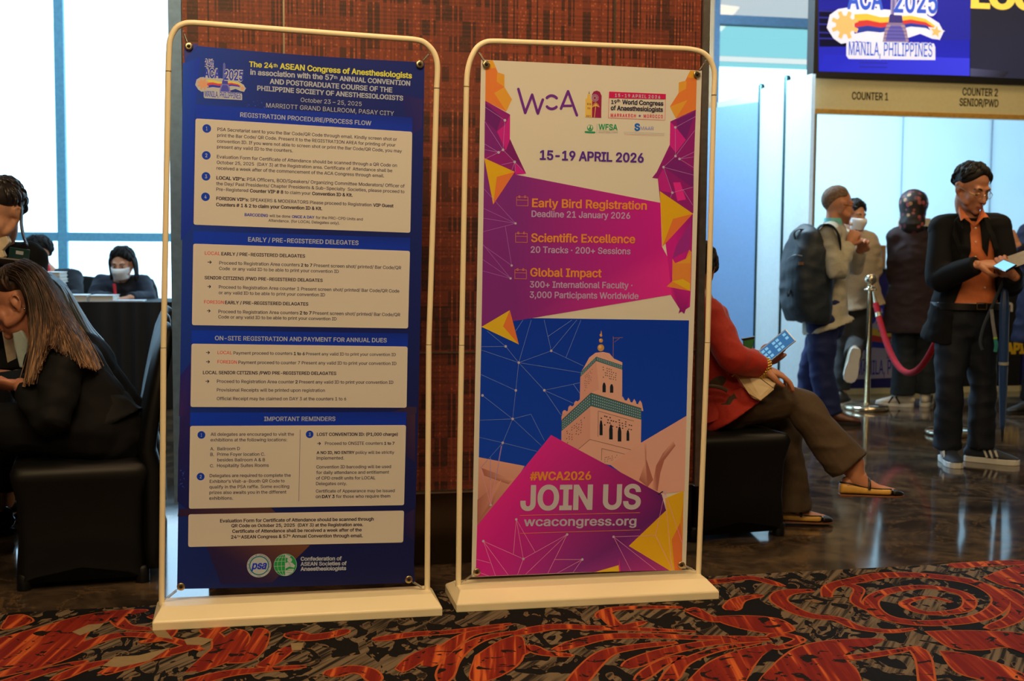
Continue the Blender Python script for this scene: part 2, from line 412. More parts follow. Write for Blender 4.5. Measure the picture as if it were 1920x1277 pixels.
for p, w, t in [
    ([(1130,255),(1030,262),(1000,290),(1060,330),(1130,352),(1220,362),(1300,395),(1420,408),(1512,398)], .030, .012),
    ([(1180,280),(1195,240),(1300,215),(1400,198),(1560,200),(1740,228),(1835,290),(1760,355),(1560,378),(1400,355),(1345,300),(1410,258),(1560,242),(1700,272),(1700,325),(1560,340),(1470,305),(1560,280),(1650,300)], .034, .012),
    ([(0,420),(150,392),(300,395),(450,400),(690,410)], .028, .010), ([(160,480),(330,432),(520,425),(700,432),(960,432)], .028, .012),
    ([(425,545),(560,490),(760,450),(970,440)], .032, .012), ([(210,640),(330,505),(440,470),(620,450)], .03, .012),
    ([(820,330),(850,290),(940,273)], .03, .012), ([(650,232),(800,218),(900,208),(1020,240)], .026, .016),
    ([(1640,165),(1760,156),(1940,148)], .03, .03), ([(1235,512),(1400,490),(1530,466)], .02, .008), ([(1515,470),(1545,520),(1560,640)], .022, .018),
    ([(330,360),(360,330),(450,320),(640,318)], .02, .012), ([(340,330),(400,390),(500,372)], .02, .012),
    ([(1240,230),(1300,250),(1290,300),(1380,345)], .018, .01), ([(470,594),(560,530),(640,510),(560,600)], .02, .012),
    ([(0,500),(60,470),(120,490),(230,500)], .03, .012), ([(600,594),(640,530),(760,480),(930,450)], .018, .01),
    ([(1840,250),(1900,300),(1880,360),(1780,400)], .03, .02), ([(960,430),(1010,420),(1080,440),(1000,470),(960,455)], .014, .012)]: band(A7, p, w, t)
leaf(A8, [(-30,440),(150,392),(300,350),(450,328),(560,330),(400,372),(330,420),(300,470),(180,520),(-30,545)])
leaf(A8, [(690,565),(760,500),(840,430),(900,400),(940,430),(900,500),(800,545)])
leaf(A8, [(850,530),(930,450),(960,398),(1010,408),(1000,470),(940,522)])
leaf(A8, [(955,540),(1040,480),(1110,453),(1104,480),(1020,542)])
leaf(A8, [(1478,550),(1530,500),(1640,458),(1652,480),(1560,540),(1510,562)])
leaf(A8, [(1780,500),(1880,440),(1960,430),(1960,520),(1850,590),(1760,590)])
leaf(A8, [(30,350),(90,345),(130,370),(60,395),(0,400)])
for p, w, t in [
    ([(-30,580),(200,515),(350,448),(480,420),(640,440),(760,480)], .03, .012), ([(380,570),(560,505),(700,470),(800,412),(860,382)], .03, .014),
    ([(690,610),(850,568),(1000,552),(1150,540)], .028, .010), ([(1085,412),(1150,432),(1250,420),(1305,402)], .034, .016),
    ([(1225,575),(1310,552),(1380,562),(1410,600)], .032, .02), ([(1400,442),(1550,420),(1700,410),(1920,380)], .022, .01),
    ([(1600,540),(1680,470),(1760,420),(1900,395)], .03, .01), ([(1660,600),(1700,510),(1800,440),(1940,410)], .026, .01),
    ([(200,594),(330,540),(440,520),(640,500)], .022, .01), ([(560,350),(640,370),(620,430),(520,450)], .022, .012),
    ([(760,400),(820,440),(800,520),(740,560)], .02, .012), ([(430,350),(470,390),(560,400),(640,395)], .022, .012), ([(-20,620),(160,560),(330,520)], .03, .012)]: band(A8, p, w, t)
cm.cur = 3
for fr, p in ((A8, [(270,412),(330,385),(390,380),(370,400),(300,425)]), (A8, [(385,540),(430,505),(520,500),(640,470),(560,520),(450,545)]), (A8, [(690,440),(740,430),(800,440),(760,462),(700,460)]), (A8, [(1090,455),(1140,452),(1130,480),(1095,482)]), (A8, [(560,395),(620,405),(650,440),(590,430)])):
    cm.poly([q + Z * 0.0019 for q in [fr(*k) for k in p]][::-1])
# the pattern goes on beyond the traced part
n0, f0 = len(cm.v), len(cm.f); base_v = list(cm.v)
for off, mir in ((ed * 3.95, 0), (ed * -3.95, 0), (en * 1.45, 1), (en * 1.45 + ed * 3.95, 1), (en * 1.45 - ed * 3.95, 1), (en * 2.9, 0)):
    k = len(cm.v) - 8; mid = (ea + eb) / 2 + en * .8
    for v in base_v[8:]:
        q = v - mid
        if mir: q = q - ed * 2 * q.dot(ed)
        cm.v.append(V((mid.x + q.x + off.x, mid.y + q.y + off.y, v.z)))
    for i in range(2, f0):
        cm.cur = cm.mi[i]; cm.face([k + j for j in (cm.f[i][::-1] if mir else cm.f[i])])
carpet = cm.build('floor_carpet', [carpet_base(), carpet_leaf(), carpet_flat('carpet_outline', lin(182, 92, 48)), carpet_flat('carpet_cream', lin(150, 130, 98))], flipfix=False)
tag(carpet, kind='structure')

PLASTER = mk('lobby_plaster', (150, 120, 90), 0.8, scale=6)
def wallq(name, a, b, z0, z1, mat=PLASTER, th=0.1):
    a, b = V(a), V(b); d = (b - a).normalized(); n = V((-d.y, d.x, 0)) * th
    w = MB(); w.prism([a + Z * z0, b + Z * z0, b + Z * z1, a + Z * z1], n)
    return tag(w.build(name, mat), kind='structure')
CEIL = 4.0
WD = at(110, 446, 11.0).dot(W) + .05
o = MB(); o.prism([uw(O0, -11, -5, CEIL), uw(O0, 13, -5, CEIL), uw(O0, 13, WD, CEIL), uw(O0, -11, WD, CEIL)], Z * 0.1)
tag(o.build('ceiling', mk('ceiling_paint', (170, 150, 120), 0.85)), kind='structure')
wallq('wall_back', uw(O0, -11, -5, 0), uw(O0, 13, -5, 0), 0, CEIL, th=-0.1)
wallq('wall_left', uw(O0, -11, -5, 0), uw(O0, -11, WD, 0), 0, CEIL)
wallq('wall_right', uw(O0, 13, -5, 0), uw(O0, 13, WD, 0), 0, CEIL, th=-0.1)

# ---- window wall
WP = at(110, 446, 11.0)
wz = lambda px, py: onp(px, py, WP, W).z
wt = lambda px, py=446: (onp(px, py, WP, W) - WP).dot(U)
WB = V((WP.x, WP.y, 0))
FRAME = mk('glare_tinted_frame', (112, 200, 255), 0.5, 0.0)  # blue glare of the windows is put into the frame colour
def glass(name, tint, gl=0.06):
    m = bpy.data.materials.new(name); m.use_nodes = True; nt = m.node_tree; nt.nodes.remove(nt.nodes['Principled BSDF'])
    t = nt.nodes.new('ShaderNodeBsdfTransparent'); t.inputs[0].default_value = tint
    g = nt.nodes.new('ShaderNodeBsdfGlossy'); g.inputs['Roughness'].default_value = 0.02
    x = nt.nodes.new('ShaderNodeMixShader'); x.inputs[0].default_value = gl
    nt.links.new(t.outputs[0], x.inputs[1]); nt.links.new(g.outputs[0], x.inputs[2]); nt.links.new(x.outputs[0], nt.nodes['Material Output'].inputs[0])
    return m
CLEAR = glass('clear_glass', (0.95, 0.98, 1, 1)); CYAN = glass('cyan_tinted_glass', (0.39, 0.507, 0.476, 1)); FROST = glass('frosted_glass', (0.54, 0.475, 0.435, 1)); PALE = glass('pale_glass', (0.66, 0.57, 0.507, 1))
RB = Matrix((U, W, Z)).transposed()
def bar(mb, t0, t1, z0, z1, th=0.10, d=0.0):
    mb.box(uw(WB, (t0 + t1) / 2, d, (z0 + z1) / 2), (t1 - t0, th, z1 - z0), RB)
def pane(mat, par, t0, t1, z0, z1): 
    p = MB(); bar(p, t0, t1, z0, z1, 0.012); return p.build('window_pane', mat, par)
zt0, zt1 = wz(225, 453), wz(225, 436.5)
head = 3.72
tm0, tm1 = wt(109.5), wt(127.5)
ts = [tm0 - 2.85, tm0 - 1.40, tm0, tm0 + 1.40, tm0 + 2.8, tm0 + 4.2]
mw = tm1 - tm0
w1 = thing('window_1', uw(WB, tm0, 0, 0), kind='structure', rz=YAW)
for t in ts:
    f = MB(); bar(f, t, t + mw, 0.0, head, 0.12); f.build('window_mullion', FRAME, w1, 0.004)
f = MB(); bar(f, ts[0], ts[-1] + mw, zt0, zt1, 0.10); f.build('window_transom', FRAME, w1)
f = MB(); bar(f, ts[0], ts[-1] + mw, head, head + 0.1, 0.12); f.build('window_head', FRAME, w1)
f = MB(); bar(f, ts[0], ts[-1] + mw, 0, 0.08, 0.12); f.build('window_sill', FRAME, w1)
for a, b in zip(ts, ts[1:]):
    pane(CLEAR, w1, a + mw, b, zt1, head); pane(CLEAR, w1, a + mw, b, 0.08, zt0)
ra, rb_ = wt(1331, 300), wt(1341, 300)
FRAME2 = mk('darkened_window_frame', (58, 86, 112), 0.5)  # darker copy of the frame colour, offsets the strong added fill light
w2 = thing('window_2', uw(WB, ra, 0, 0), kind='structure', rz=YAW)
tr = ra + 2.3
zh0, zh1 = wz(1430, 50), wz(1430, 33)
zb0, zb1 = wz(1430, 118), wz(1430, 108); zl = wz(1430, 128)
for t0, t1 in ((ra, rb_), (tr, tr + 0.06)):
    f = MB(); bar(f, t0, t1, 0, head, 0.12); f.build('window_mullion', FRAME2, w2)
f = MB(); bar(f, rb_, tr, zh0, zh1, 0.12); f.build('window_transom', FRAME2, w2)
f = MB(); bar(f, rb_, tr, head, head + 0.1, 0.12); f.build('window_head', FRAME2, w2)
pane(FROST, w2, rb_, tr, zh1, head); pane(CYAN, w2, rb_, tr, zb1, zh0); pane(PALE, w2, rb_, tr, zb0, zb1); pane(CYAN, w2, rb_, tr, zl, zb0); pane(CLEAR, w2, rb_, tr, 0, zl)
f = MB(); f.box(uw(WB, ts[0] - 3.4, 0, 2), (6.8, 0.1, 4), RB); tag(f.build('wall_window_left', PLASTER), kind='structure')
f = MB(); e_ = ts[-1] + mw; f.box(uw(WB, (e_ + ra) / 2, 0, 2), (ra - e_, 0.1, 4), RB); tag(f.build('wall_window_middle', PLASTER), kind='structure')
w3 = thing('window_3', uw(WB, tr + .06, 0, 0), kind='structure', rz=YAW)
t3 = [tr + .06 + 1.45 * k for k in range(5)]
for a, b in zip(t3, t3[1:]):
    f = MB(); bar(f, b - .07, b, 0, head, .12); f.build('window_mullion', FRAME, w3); pane(CLEAR, w3, a, b - .07, 0, head)
f = MB(); bar(f, t3[0], t3[-1], head, head + .1, .12); f.build('window_head', FRAME, w3)
f = MB(); f.box(uw(WB, t3[-1] + 2, 0, 2), (4, 0.1, 4), RB); tag(f.build('wall_window_right', PLASTER), kind='structure')
for nm, a, b in (('wall_window_top_left', ts[0], e_), ('wall_window_top_right', ra, t3[-1])):
    f = MB(); f.box(uw(WB, (a + b) / 2, 0, (head + 0.1 + CEIL) / 2), (b - a, 0.1, CEIL - head - 0.1), RB); tag(f.build(nm, PLASTER), kind='structure')
def portal(t0, t1):
    o = area('daylight_portal', uw(WB, (t0 + t1) / 2, 0.12, head / 2), uw(WB, (t0 + t1) / 2, -3, head / 2), t1 - t0, head, (1, 1, 1), 1, True)
    o.rotation_euler = Matrix((-U, Z, W)).transposed().to_euler()
portal(ts[0], e_); portal(ra, t3[-1])

# ---- fabric-panelled column behind the stands
QP = at(1318, 450, 4.76)
QB = V((QP.x, QP.y, 0))
qt = lambda px, py=450: (onp(px, py, QP, W) - QP).dot(U)
qz = lambda px, py: onp(px, py, QP, W).z
tl, tr2 = qt(321), qt(1320); zb = qz(832, 926)
def fabric():
    m, nt, b = nodes('woven_wall_panel')
    N = nt.nodes.new; L = nt.links.new
    tc = N('ShaderNodeTexCoord'); sx = N('ShaderNodeSeparateXYZ'); L(tc.outputs['Object'], sx.inputs[0])
    def M(op, a, v=None, v2=None):
        q = N('ShaderNodeMath'); q.operation = op
        if hasattr(a, 'links'): L(a, q.inputs[0])
        else: q.inputs[0].default_value = a
        if v is not None:
            if hasattr(v, 'links'): L(v, q.inputs[1])
            else: q.inputs[1].default_value = v
        return q.outputs[0]
    def wn(a, b_=None):
        q = N('ShaderNodeTexWhiteNoise'); q.noise_dimensions = '2D'; c = N('ShaderNodeCombineXYZ'); L(a, c.inputs[0])
        if b_ is not None: L(b_, c.inputs[1])
        L(c.outputs[0], q.inputs['Vector']); return q.outputs['Value']
    x, z = sx.outputs[0], sx.outputs[2]
    fx = M('FLOOR', M('MULTIPLY', x, 165.0)); fz = M('FLOOR', M('MULTIPLY', z, 150.0))
    bx = M('FLOOR', M('MULTIPLY', x, 21.0)); bz = M('FLOOR', M('MULTIPLY', z, 19.0))
    vert = wn(fx); hor = wn(fz); blk = wn(bx, bz)
    tick = wn(fx, fz)
    blk2 = M('GREATER_THAN', blk, 0.55)
    line = M('GREATER_THAN', vert, 0.45)
    dark = M('MULTIPLY', line, M('ADD', M('MULTIPLY', blk2, 0.34), 0.16))
    hl = M('MULTIPLY', M('GREATER_THAN', hor, 0.70), 0.14)
    lum = M('ADD', M('SUBTRACT', 0.66, dark), M('SUBTRACT', M('MULTIPLY', M('GREATER_THAN', tick, 0.86), 0.16), hl))
    r = N('ShaderNodeValToRGB'); e = r.color_ramp.elements
    e[0].position = 0.0; e[0].color = lin(48, 20, 15); e[1].position = 1.0; e[1].color = lin(190, 108, 66)
    k = e.new(0.4); k.color = lin(98, 41, 28); k = e.new(0.65); k.color = lin(128, 54, 33)
    L(lum, r.inputs[0]); L(r.outputs[0], b.inputs['Base Color']); b.inputs['Roughness'].default_value = 0.55
    b.inputs['Coat Weight'].default_value = 0.5; b.inputs['Coat Roughness'].default_value = 0.14; b.inputs['Coat IOR'].default_value = 1.35
    bp = N('ShaderNodeBump'); bp.inputs['Strength'].default_value = 0.25; bp.inputs['Distance'].default_value = 0.002; L(lum, bp.inputs['Height']); L(bp.outputs[0], b.inputs['Normal'])
    return m
FAB = fabric(); STRIP = mk('brushed_steel_strip', (150, 138, 120), 0.3, 0.9, stretch=(1, 1, 40)); TRIM = mk('steel_edge_trim', (138, 136, 134), 0.36, 0.8)
PLINTH = mk('dark_bronze_plinth', (66, 54, 42), 0.22, 0.7, scale=3)
col = thing('wall_middle', uw(QB, tl, 0, 0), kind='structure', rz=YAW)
core = MB(); core.box(uw(QB, (tl + tr2) / 2, 0.14, (zb + CEIL) / 2), (tr2 - tl, 0.24, CEIL - zb), RB); core.build('wall_core', TRIM, col)
ta, tb = qt(345), qt(1308); zs = qz(832, 661)
v1, v2 = qt(532, 40), qt(1152, 90)
edges = [ta, v1, v2, tb]; zz = [zb + 0.012, zs, zs + 1.72, CEIL]
for i in range(3):
    for j in range(3):
        p = MB(); p.box(uw(QB, (edges[i] + edges[i + 1]) / 2, 0.009, (zz[j] + zz[j + 1]) / 2), (edges[i + 1] - edges[i] - 0.006, 0.022, zz[j + 1] - zz[j] - 0.006), RB); p.build('fabric_panel', FAB, col)
for t in (v1, v2):
    p = MB(); p.box(uw(QB, t, -0.001, (zb + CEIL) / 2), (0.006, 0.006, CEIL - zb), RB); p.build('metal_strip', STRIP, col)
for z in (zs, zb + 0.006):
    p = MB(); p.box(uw(QB, (ta + tb) / 2, -0.002, z), (tb - ta, 0.008, 0.006), RB); p.build('metal_strip', STRIP, col)
BTRIM = mk('daylight_tinted_trim', (104, 138, 178), 0.4, 0.35)  # daylight and flare on the left steel trim, put into its colour
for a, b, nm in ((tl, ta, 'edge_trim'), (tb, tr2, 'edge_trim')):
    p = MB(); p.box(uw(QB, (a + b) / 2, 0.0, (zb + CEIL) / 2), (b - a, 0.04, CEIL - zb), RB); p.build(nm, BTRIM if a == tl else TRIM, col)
p = MB(); p.box(uw(QB, (tl + tr2) / 2, 0.15, zb / 2), (tr2 - tl - 0.22, 0.2, zb), RB); p.build('plinth', PLINTH, col)

# ---- shell-scheme partitions beside the booth
WHITE = mk('white_panel', (232, 238, 240), 0.45, var=0.03); BLUEP = mk('shaded_blue_panel', (146, 178, 214), 0.5, var=0.03); POST = mk('green_grey_post', (44, 76, 78), 0.35, 0.6); GOLDP = mk('tan_post', (150, 130, 84), 0.4, 0.5)  # the blue panel has its shade put into the board colour
def translucent(m, f):
    nt = m.node_tree; b = nt.nodes['Principled BSDF']; t = nt.nodes.new('ShaderNodeBsdfTranslucent'); x = nt.nodes.new('ShaderNodeMixShader'); x.inputs[0].default_value = f
    src = b.inputs['Base Color'].links[0].from_socket; nt.links.new(src, t.inputs[0])
    nt.links.new(b.outputs[0], x.inputs[1]); nt.links.new(t.outputs[0], x.inputs[2]); nt.links.new(x.outputs[0], nt.nodes['Material Output'].inputs[0])
translucent(WHITE, .55); translucent(BLUEP, .5)
def part_wall(a, b, z1, mat, post=True, name='wall_partition'):
    a, b = V((a.x, a.y, 0)), V((b.x, b.y, 0)); d = (b - a).normalized(); n = V((-d.y, d.x, 0))
    t = thing(name, a, kind='structure', rz=math.atan2(d.y, d.x))
    p = MB(); p.prism([a - n * .015, b - n * .015, b - n * .015 + Z * z1, a - n * .015 + Z * z1], n * .03); p.build('partition_board', mat, t)
    if post:
        p = MB(); p.lathe(b, [(0.026, 0), (0.026, z1 + 0.03), (0.016, z1 + 0.045)], 12); p.build('partition_post', POST, t)
part_wall(at(1522, 300, 9.75), at(1473, 300, 10.2), 2.45, WHITE)
part_wall(at(1473, 300, 10.2), at(1425, 300, 10.75), 2.45, WHITE)
part_wall(at(1422, 300, 10.88), at(1318, 300, 11.5), 2.36, BLUEP, False)
# ---------------------------------------------------------------- lettering
FONT = None
try:
    FONT = bpy.data.fonts.load(os.path.join(bpy.utils.resource_path('LOCAL'), 'datafiles', 'fonts', 'Inter.woff2'))
except Exception:
    FONT = None
from mathutils.geometry import delaunay_2d_cdt, interpolate_bezier
_tc = {}; _gc = {}
def _fill(loops, off):
    """triangles of one letter from its outlines, by winding number"""
    key = (round(off, 4),) + tuple((round(x - loops[0][0][0], 4), round(y, 4)) for l in loops for x, y in l)
    x0 = loops[0][0][0]
    if key not in _gc:
        L = []
        for l in loops:
            l = [(x - x0, y) for x, y in l]; n = len(l)
            if off:
                o = []
                for i in range(n):
                    p, q, r = l[i - 1], l[i], l[(i + 1) % n]
                    ax, ay, bx_, by = q[0] - p[0], q[1] - p[1], r[0] - q[0], r[1] - q[1]
                    la, lb = math.hypot(ax, ay) or 1, math.hypot(bx_, by) or 1
                    n1, n2 = (-ay / la, ax / la), (-by / lb, bx_ / lb); mx, my = n1[0] + n2[0], n1[1] + n2[1]; ml = mx * mx + my * my
                    k = 2 / ml if ml > .9 else 1.2
                    o.append((q[0] + mx * off * min(k, 1.2), q[1] + my * off * .75 * min(k, 1.2)))
                l = o
            L.append(l)
        vs, es = [], []
        for l in L:
            k = len(vs); vs += [V(p) for p in l]; es += [(k + i, k + (i + 1) % len(l)) for i in range(len(l))]
        r = delaunay_2d_cdt(vs, es, [], 0, 1e-6); P = r[0]; T = []
        for t in r[2]:
            cx = sum(P[i][0] for i in t) / len(t); cy = sum(P[i][1] for i in t) / len(t); wn = 0
            for l in L:
                for i in range(len(l)):
                    (xa, ya), (xb, yb) = l[i - 1], l[i]
                    if (ya <= cy) != (yb <= cy):
                        if xa + (cy - ya) * (xb - xa) / (yb - ya) > cx: wn += 1 if yb > ya else -1
            if wn != 0 and (off == 0 or wn < 0 or True): T.append(tuple(t))
        _gc[key] = ([(p[0], p[1]) for p in P], T)
    P, T = _gc[key]; return [(x + x0, y) for x, y in P], T
def glyphs(s, off=0.0, res=3):
    k = (s, round(off, 4), res)
    if k in _tc: return _tc[k]
    cu = bpy.data.curves.new('t', 'FONT'); cu.body = s; cu.size = 1.0
    if FONT: cu.font = FONT
    o = bpy.data.objects.new('t', cu); C.objects.link(o)
    oc = o.to_curve(bpy.context.evaluated_depsgraph_get()); loops = []
    for sp in oc.splines:
        bp = sp.bezier_points; n = len(bp); l = []
        for i in range(n):
            a, b = bp[i], bp[(i + 1) % n]; d = (b.co - a.co); L_ = d.length or 1e-9
            cr = max(abs(d.cross(a.handle_right - a.co).z), abs(d.cross(b.handle_left - b.co).z)) / L_
            if cr < 2e-4: l.append((a.co.x, a.co.y))
            else: l += [(p.x, p.y) for p in interpolate_bezier(a.co, a.handle_right, b.handle_left, b.co, res + 1)[:-1]]
        q = [p for i, p in enumerate(l) if math.hypot(p[0] - l[i - 1][0], p[1] - l[i - 1][1]) > 1e-5]
        if len(q) > 2: loops.append(q)
    o.to_curve_clear(); bpy.data.objects.remove(o); bpy.data.curves.remove(cu)
    # letters: outlines whose spans overlap
    loops.sort(key=lambda l: min(p[0] for p in l)); gr = []
    for l in loops:
        a, b = min(p[0] for p in l), max(p[0] for p in l)
        if gr and a < gr[-1][1] - .012: gr[-1][0].append(l); gr[-1][1] = max(gr[-1][1], b)
        else: gr.append([[l], b])
    # outlines run one way for solid, the other for holes: make solid grow with off
    big = max(loops, key=lambda l: max(p[1] for p in l) - min(p[1] for p in l)); ar = sum(big[i - 1][0] * big[i][1] - big[i][0] * big[i - 1][1] for i in range(len(big))); sg = -1 if ar > 0 else 1
    vs, fs = [], []
    for g_, _ in gr:
        v, t = _fill(g_, off * sg); k0 = len(vs); vs += v; fs += [tuple(i + k0 for i in f) for f in t]
    x0 = min(v[0] for v in vs); x1 = max(v[0] for v in vs)
    _tc[k] = (vs, fs, x0, x1); return _tc[k]
CAPH = max(v[1] for v in glyphs('H')[0])
class Sheet:
    """a flat printed plane in the place; photo pixels are read off onto it"""
    def __init__(s, O, u, n, w=None):
        s.O, s.u, s.n = V(O), V(u).normalized(), V(n).normalized(); s.w = (V(w) if w is not None else V((0, 0, 1))).normalized(); s.k = 0; s.base = .0004
    def ab(s, p):
        q = onp(p[0], p[1], s.O, s.n) - s.O; return q.dot(s.u), q.dot(s.w)
    def P(s, a, b, h=0.0): return s.O + s.u * a + s.w * b + s.n * h
    def px(s, p, h=0.0): a, b = s.ab(p); return s.P(a, b, h)
    def h(s, lay=None):
        if lay is not None: return lay
        s.k += 1; return s.base + s.k * 0.000006
    def fill(s, mb, pts, col, lay=None):
        h = s.h(lay); q = [s.ab(p) for p in pts]
        ar = sum(q[i][0] * q[(i + 1) % len(q)][1] - q[(i + 1) % len(q)][0] * q[i][1] for i in range(len(q)))
        if ar < 0:
            q = q[::-1]
            if hasattr(col[0], '__len__'): col = col[::-1]
        mb.poly([s.P(a, b, h) for a, b in q], col)
    def rrect(s, mb, q4, rad, col, lay=None):
        """rounded panel from its four photo corners TL TR BR BL"""
        pts = []; h = s.h(lay); q = [V(s.ab(p)) for p in q4]
        for i in range(4):
            p, a, b = q[i], q[i - 1], q[(i + 1) % 4]; da, db = (a - p).normalized(), (b - p).normalized()
            for t in range(5):
                g = t / 4; pa, pb = p + da * rad, p + db * rad
                pts.append(pa * (1 - g) ** 2 + p * 2 * g * (1 - g) + pb * g * g)
        pts = pts[::-1]
        mb.poly([s.P(x[0], x[1], h) for x in pts], col)
    def disc(s, mb, c, r, col, lay=None, r2=None, n=24, ang=None):
        """c a pixel, r metres"""
        a, b = s.ab(c); s.discab(mb, a, b, r, col, lay, r2, n, ang)
    def discab(s, mb, a, b, r, col, lay=None, r2=None, n=24, ang=None, sy=1.0):
        h = s.h(lay); a0, a1 = ang or (0, 360)
        T = [R(a0 + (a1 - a0) * k / n) for k in range(n + 1)]
        if r2 is None and not ang: mb.poly([s.P(a + r * math.cos(t), b + sy * r * math.sin(t), h) for t in T[:-1]], col)
        elif r2 is None: mb.poly([s.P(a, b, h)] + [s.P(a + r * math.cos(t), b + sy * r * math.sin(t), h) for t in T], col)
        else:
            for t0, t1 in zip(T, T[1:]):
                mb.poly([s.P(a + q * math.cos(t), b + sy * q * math.sin(t), h) for t, q in ((t0, r2), (t0, r), (t1, r), (t1, r2))], col)
    def line(s, mb, p0, p1, w, col, lay=None):
        s.lineab(mb, s.ab(p0), s.ab(p1), w, col, lay)
    def lineab(s, mb, q0, q1, w, col, lay=None):
        h = s.h(lay); a, b = V(q0), V(q1); d = (b - a)
        if d.length < 1e-6: return
        d.normalize(); n = V((-d.y, d.x)) * w / 2
        mb.poly([s.P(x[0], x[1], h) for x in (a - n, b - n, b + n, a + n)], col)
    def stroke(s, mb, pts, w, col, lay=None, caps=True):
        h = s.h(lay)
        for p, q in zip(pts, pts[1:]): s.line(mb, p, q, w, col, h)
        if caps:
            for i, p in enumerate(pts): s.disc(mb, p, w / 2, col, h + 0.000003 * (i + 1), n=12)
    def text(s, mb, t, p0, p1, col, bold=0.0, cap=None, lay=None, slant=0.0, res=3):
        """baseline from pixel p0 to pixel p1; cap: capital height in pixels"""
        s.textab(mb, t, s.ab(p0), s.ab(p1), col, bold, cap * (onp(p0[0], p0[1], s.O, s.n).y / F_PX) if cap else None, lay, slant, res)
    def textab(s, mb, t, q0, q1, col, bold=0.0, cap=None, lay=None, slant=0.0, res=3):
        vs, fs, x0, x1 = glyphs(t, bold, res); a, b = V(q0), V(q1); d = b - a; L = d.length; d.normalize(); e = V((-d.y, d.x))
        sx = L / (x1 - x0); sy = cap / CAPH if cap else sx; h = s.h(lay); n0 = len(mb.v)
        for x, y in vs:
            q = a + d * ((x - x0 + slant * y) * sx) + e * (y * sy); mb.v.append(s.P(q[0], q[1], h))
        for f in fs: mb.face([n0 + i for i in f], col)

# the congress mark, drawn in its own units (sun at the origin, y down)
def aca_logo(sh, mb, mp, blue, orange, unit, what='all', white=None):
    wh = white or obs(200, 180, 150); pal = obs(150, 130, 150)
    f = lambda pts, c: sh.fill(mb, [mp(*p) for p in pts], c)
    def tx(t, x0, x1, y, cap, c, bold, grow=0.07):
        pp = mp(x0, y), mp(x1, y); cp = cap * unit
        sh.text(mb, t, *pp, wh, bold + grow, cp); sh.text(mb, t, *pp, c, bold, cp)
    rib = [(25, -28), (60, -30), (95, -22), (135, -24), (175, -28), (215, -20), (245, 0), (243, 8)]
    def ribbon(d0, d1, c):
        n = len(rib)
        for i in range(n - 1):
            (xa, ya), (xb, yb) = rib[i], rib[i + 1]; k0 = 1 - 0.75 * i / (n - 1) ** 1.0; k1 = 1 - 0.75 * (i + 1) / (n - 1)
            sh.fill(mb, [mp(xa, ya + d0 * k0), mp(xb, yb + d0 * k1), mp(xb, yb + d1 * k1), mp(xa, ya + d1 * k0)], c)
    f([(-18, -40), (40, -50), (100, -42), (130, -40), (200, -40), (250, -10), (262, 12), (252, 32), (232, 30), (200, 18), (165, 30), (160, 45), (90, 45), (30, 40), (-10, 48), (-30, 35), (-48, 8), (-40, -25)], wh)
    ribbon(0, 18, obs(215, 180, 70)); ribbon(18, 34, obs(190, 60, 60)); ribbon(34, 50, obs(45, 60, 150)); ribbon(50, 62, wh)
    a = [mp(0, 0)]
    for k in range(8):
        t = k * math.pi / 4 + 0.39
        f([(14 * math.cos(t - .4), 14 * math.sin(t - .4)), (37 * math.cos(t - .15), 37 * math.sin(t - .15)), (37 * math.cos(t + .15), 37 * math.sin(t + .15)), (14 * math.cos(t + .4), 14 * math.sin(t + .4))], orange)
    f([(24 * math.cos(t * .3), 24 * math.sin(t * .3)) for t in range(21)], orange)
    def star(cx, cy, r, c): f([(cx + (r if k % 2 == 0 else r * .45) * math.sin(k * math.pi / 5 + .2), cy - (r if k % 2 == 0 else r * .45) * math.cos(k * math.pi / 5 + .2)) for k in range(10)], c)
    star(242, 12, 24, wh); star(242, 12, 17, orange)
    mon = blue if what == 'all' else obs(70, 70, 150)
    f([(100, 40), (106, 10), (112, -5), (120, -10), (150, -10), (158, -5), (164, 10), (170, 40)], pal); f([(108, 38), (114, 12), (122, -2), (148, -2), (156, 12), (162, 38)], obs(92, 88, 168))
    for k in range(6): sh.line(mb, mp(100 + 2 * k, 40 - 9 * k), mp(170 - 2 * k, 40 - 9 * k), 1.6 * sh.mpp * unit, obs(66, 60, 130))
    f([(116, -8), (118, -26), (124, -34), (146, -34), (152, -26), (154, -8)], obs(60, 55, 120))
    f([(121, -30), (124, -130), (130, -140), (136, -130), (139, -30)], obs(146, 140, 180)); f([(125, -30), (127, -126), (130, -132), (132, -126), (133, -30)], obs(100, 96, 156))
    f([(4, 44), (236, 42), (240, 52), (240, 84), (10, 86), (4, 78)], wh)
    tx('24th', 10, 68, -112, 40, blue, 0.02); tx('ACA', 6, 102, -42, 52, blue, 0.03); tx('2025', 130, 246, -36, 56, blue, 0.025)
    tx('MANILA, PHILIPPINES', 10, 232, 76, 34, blue, 0.012, .03)

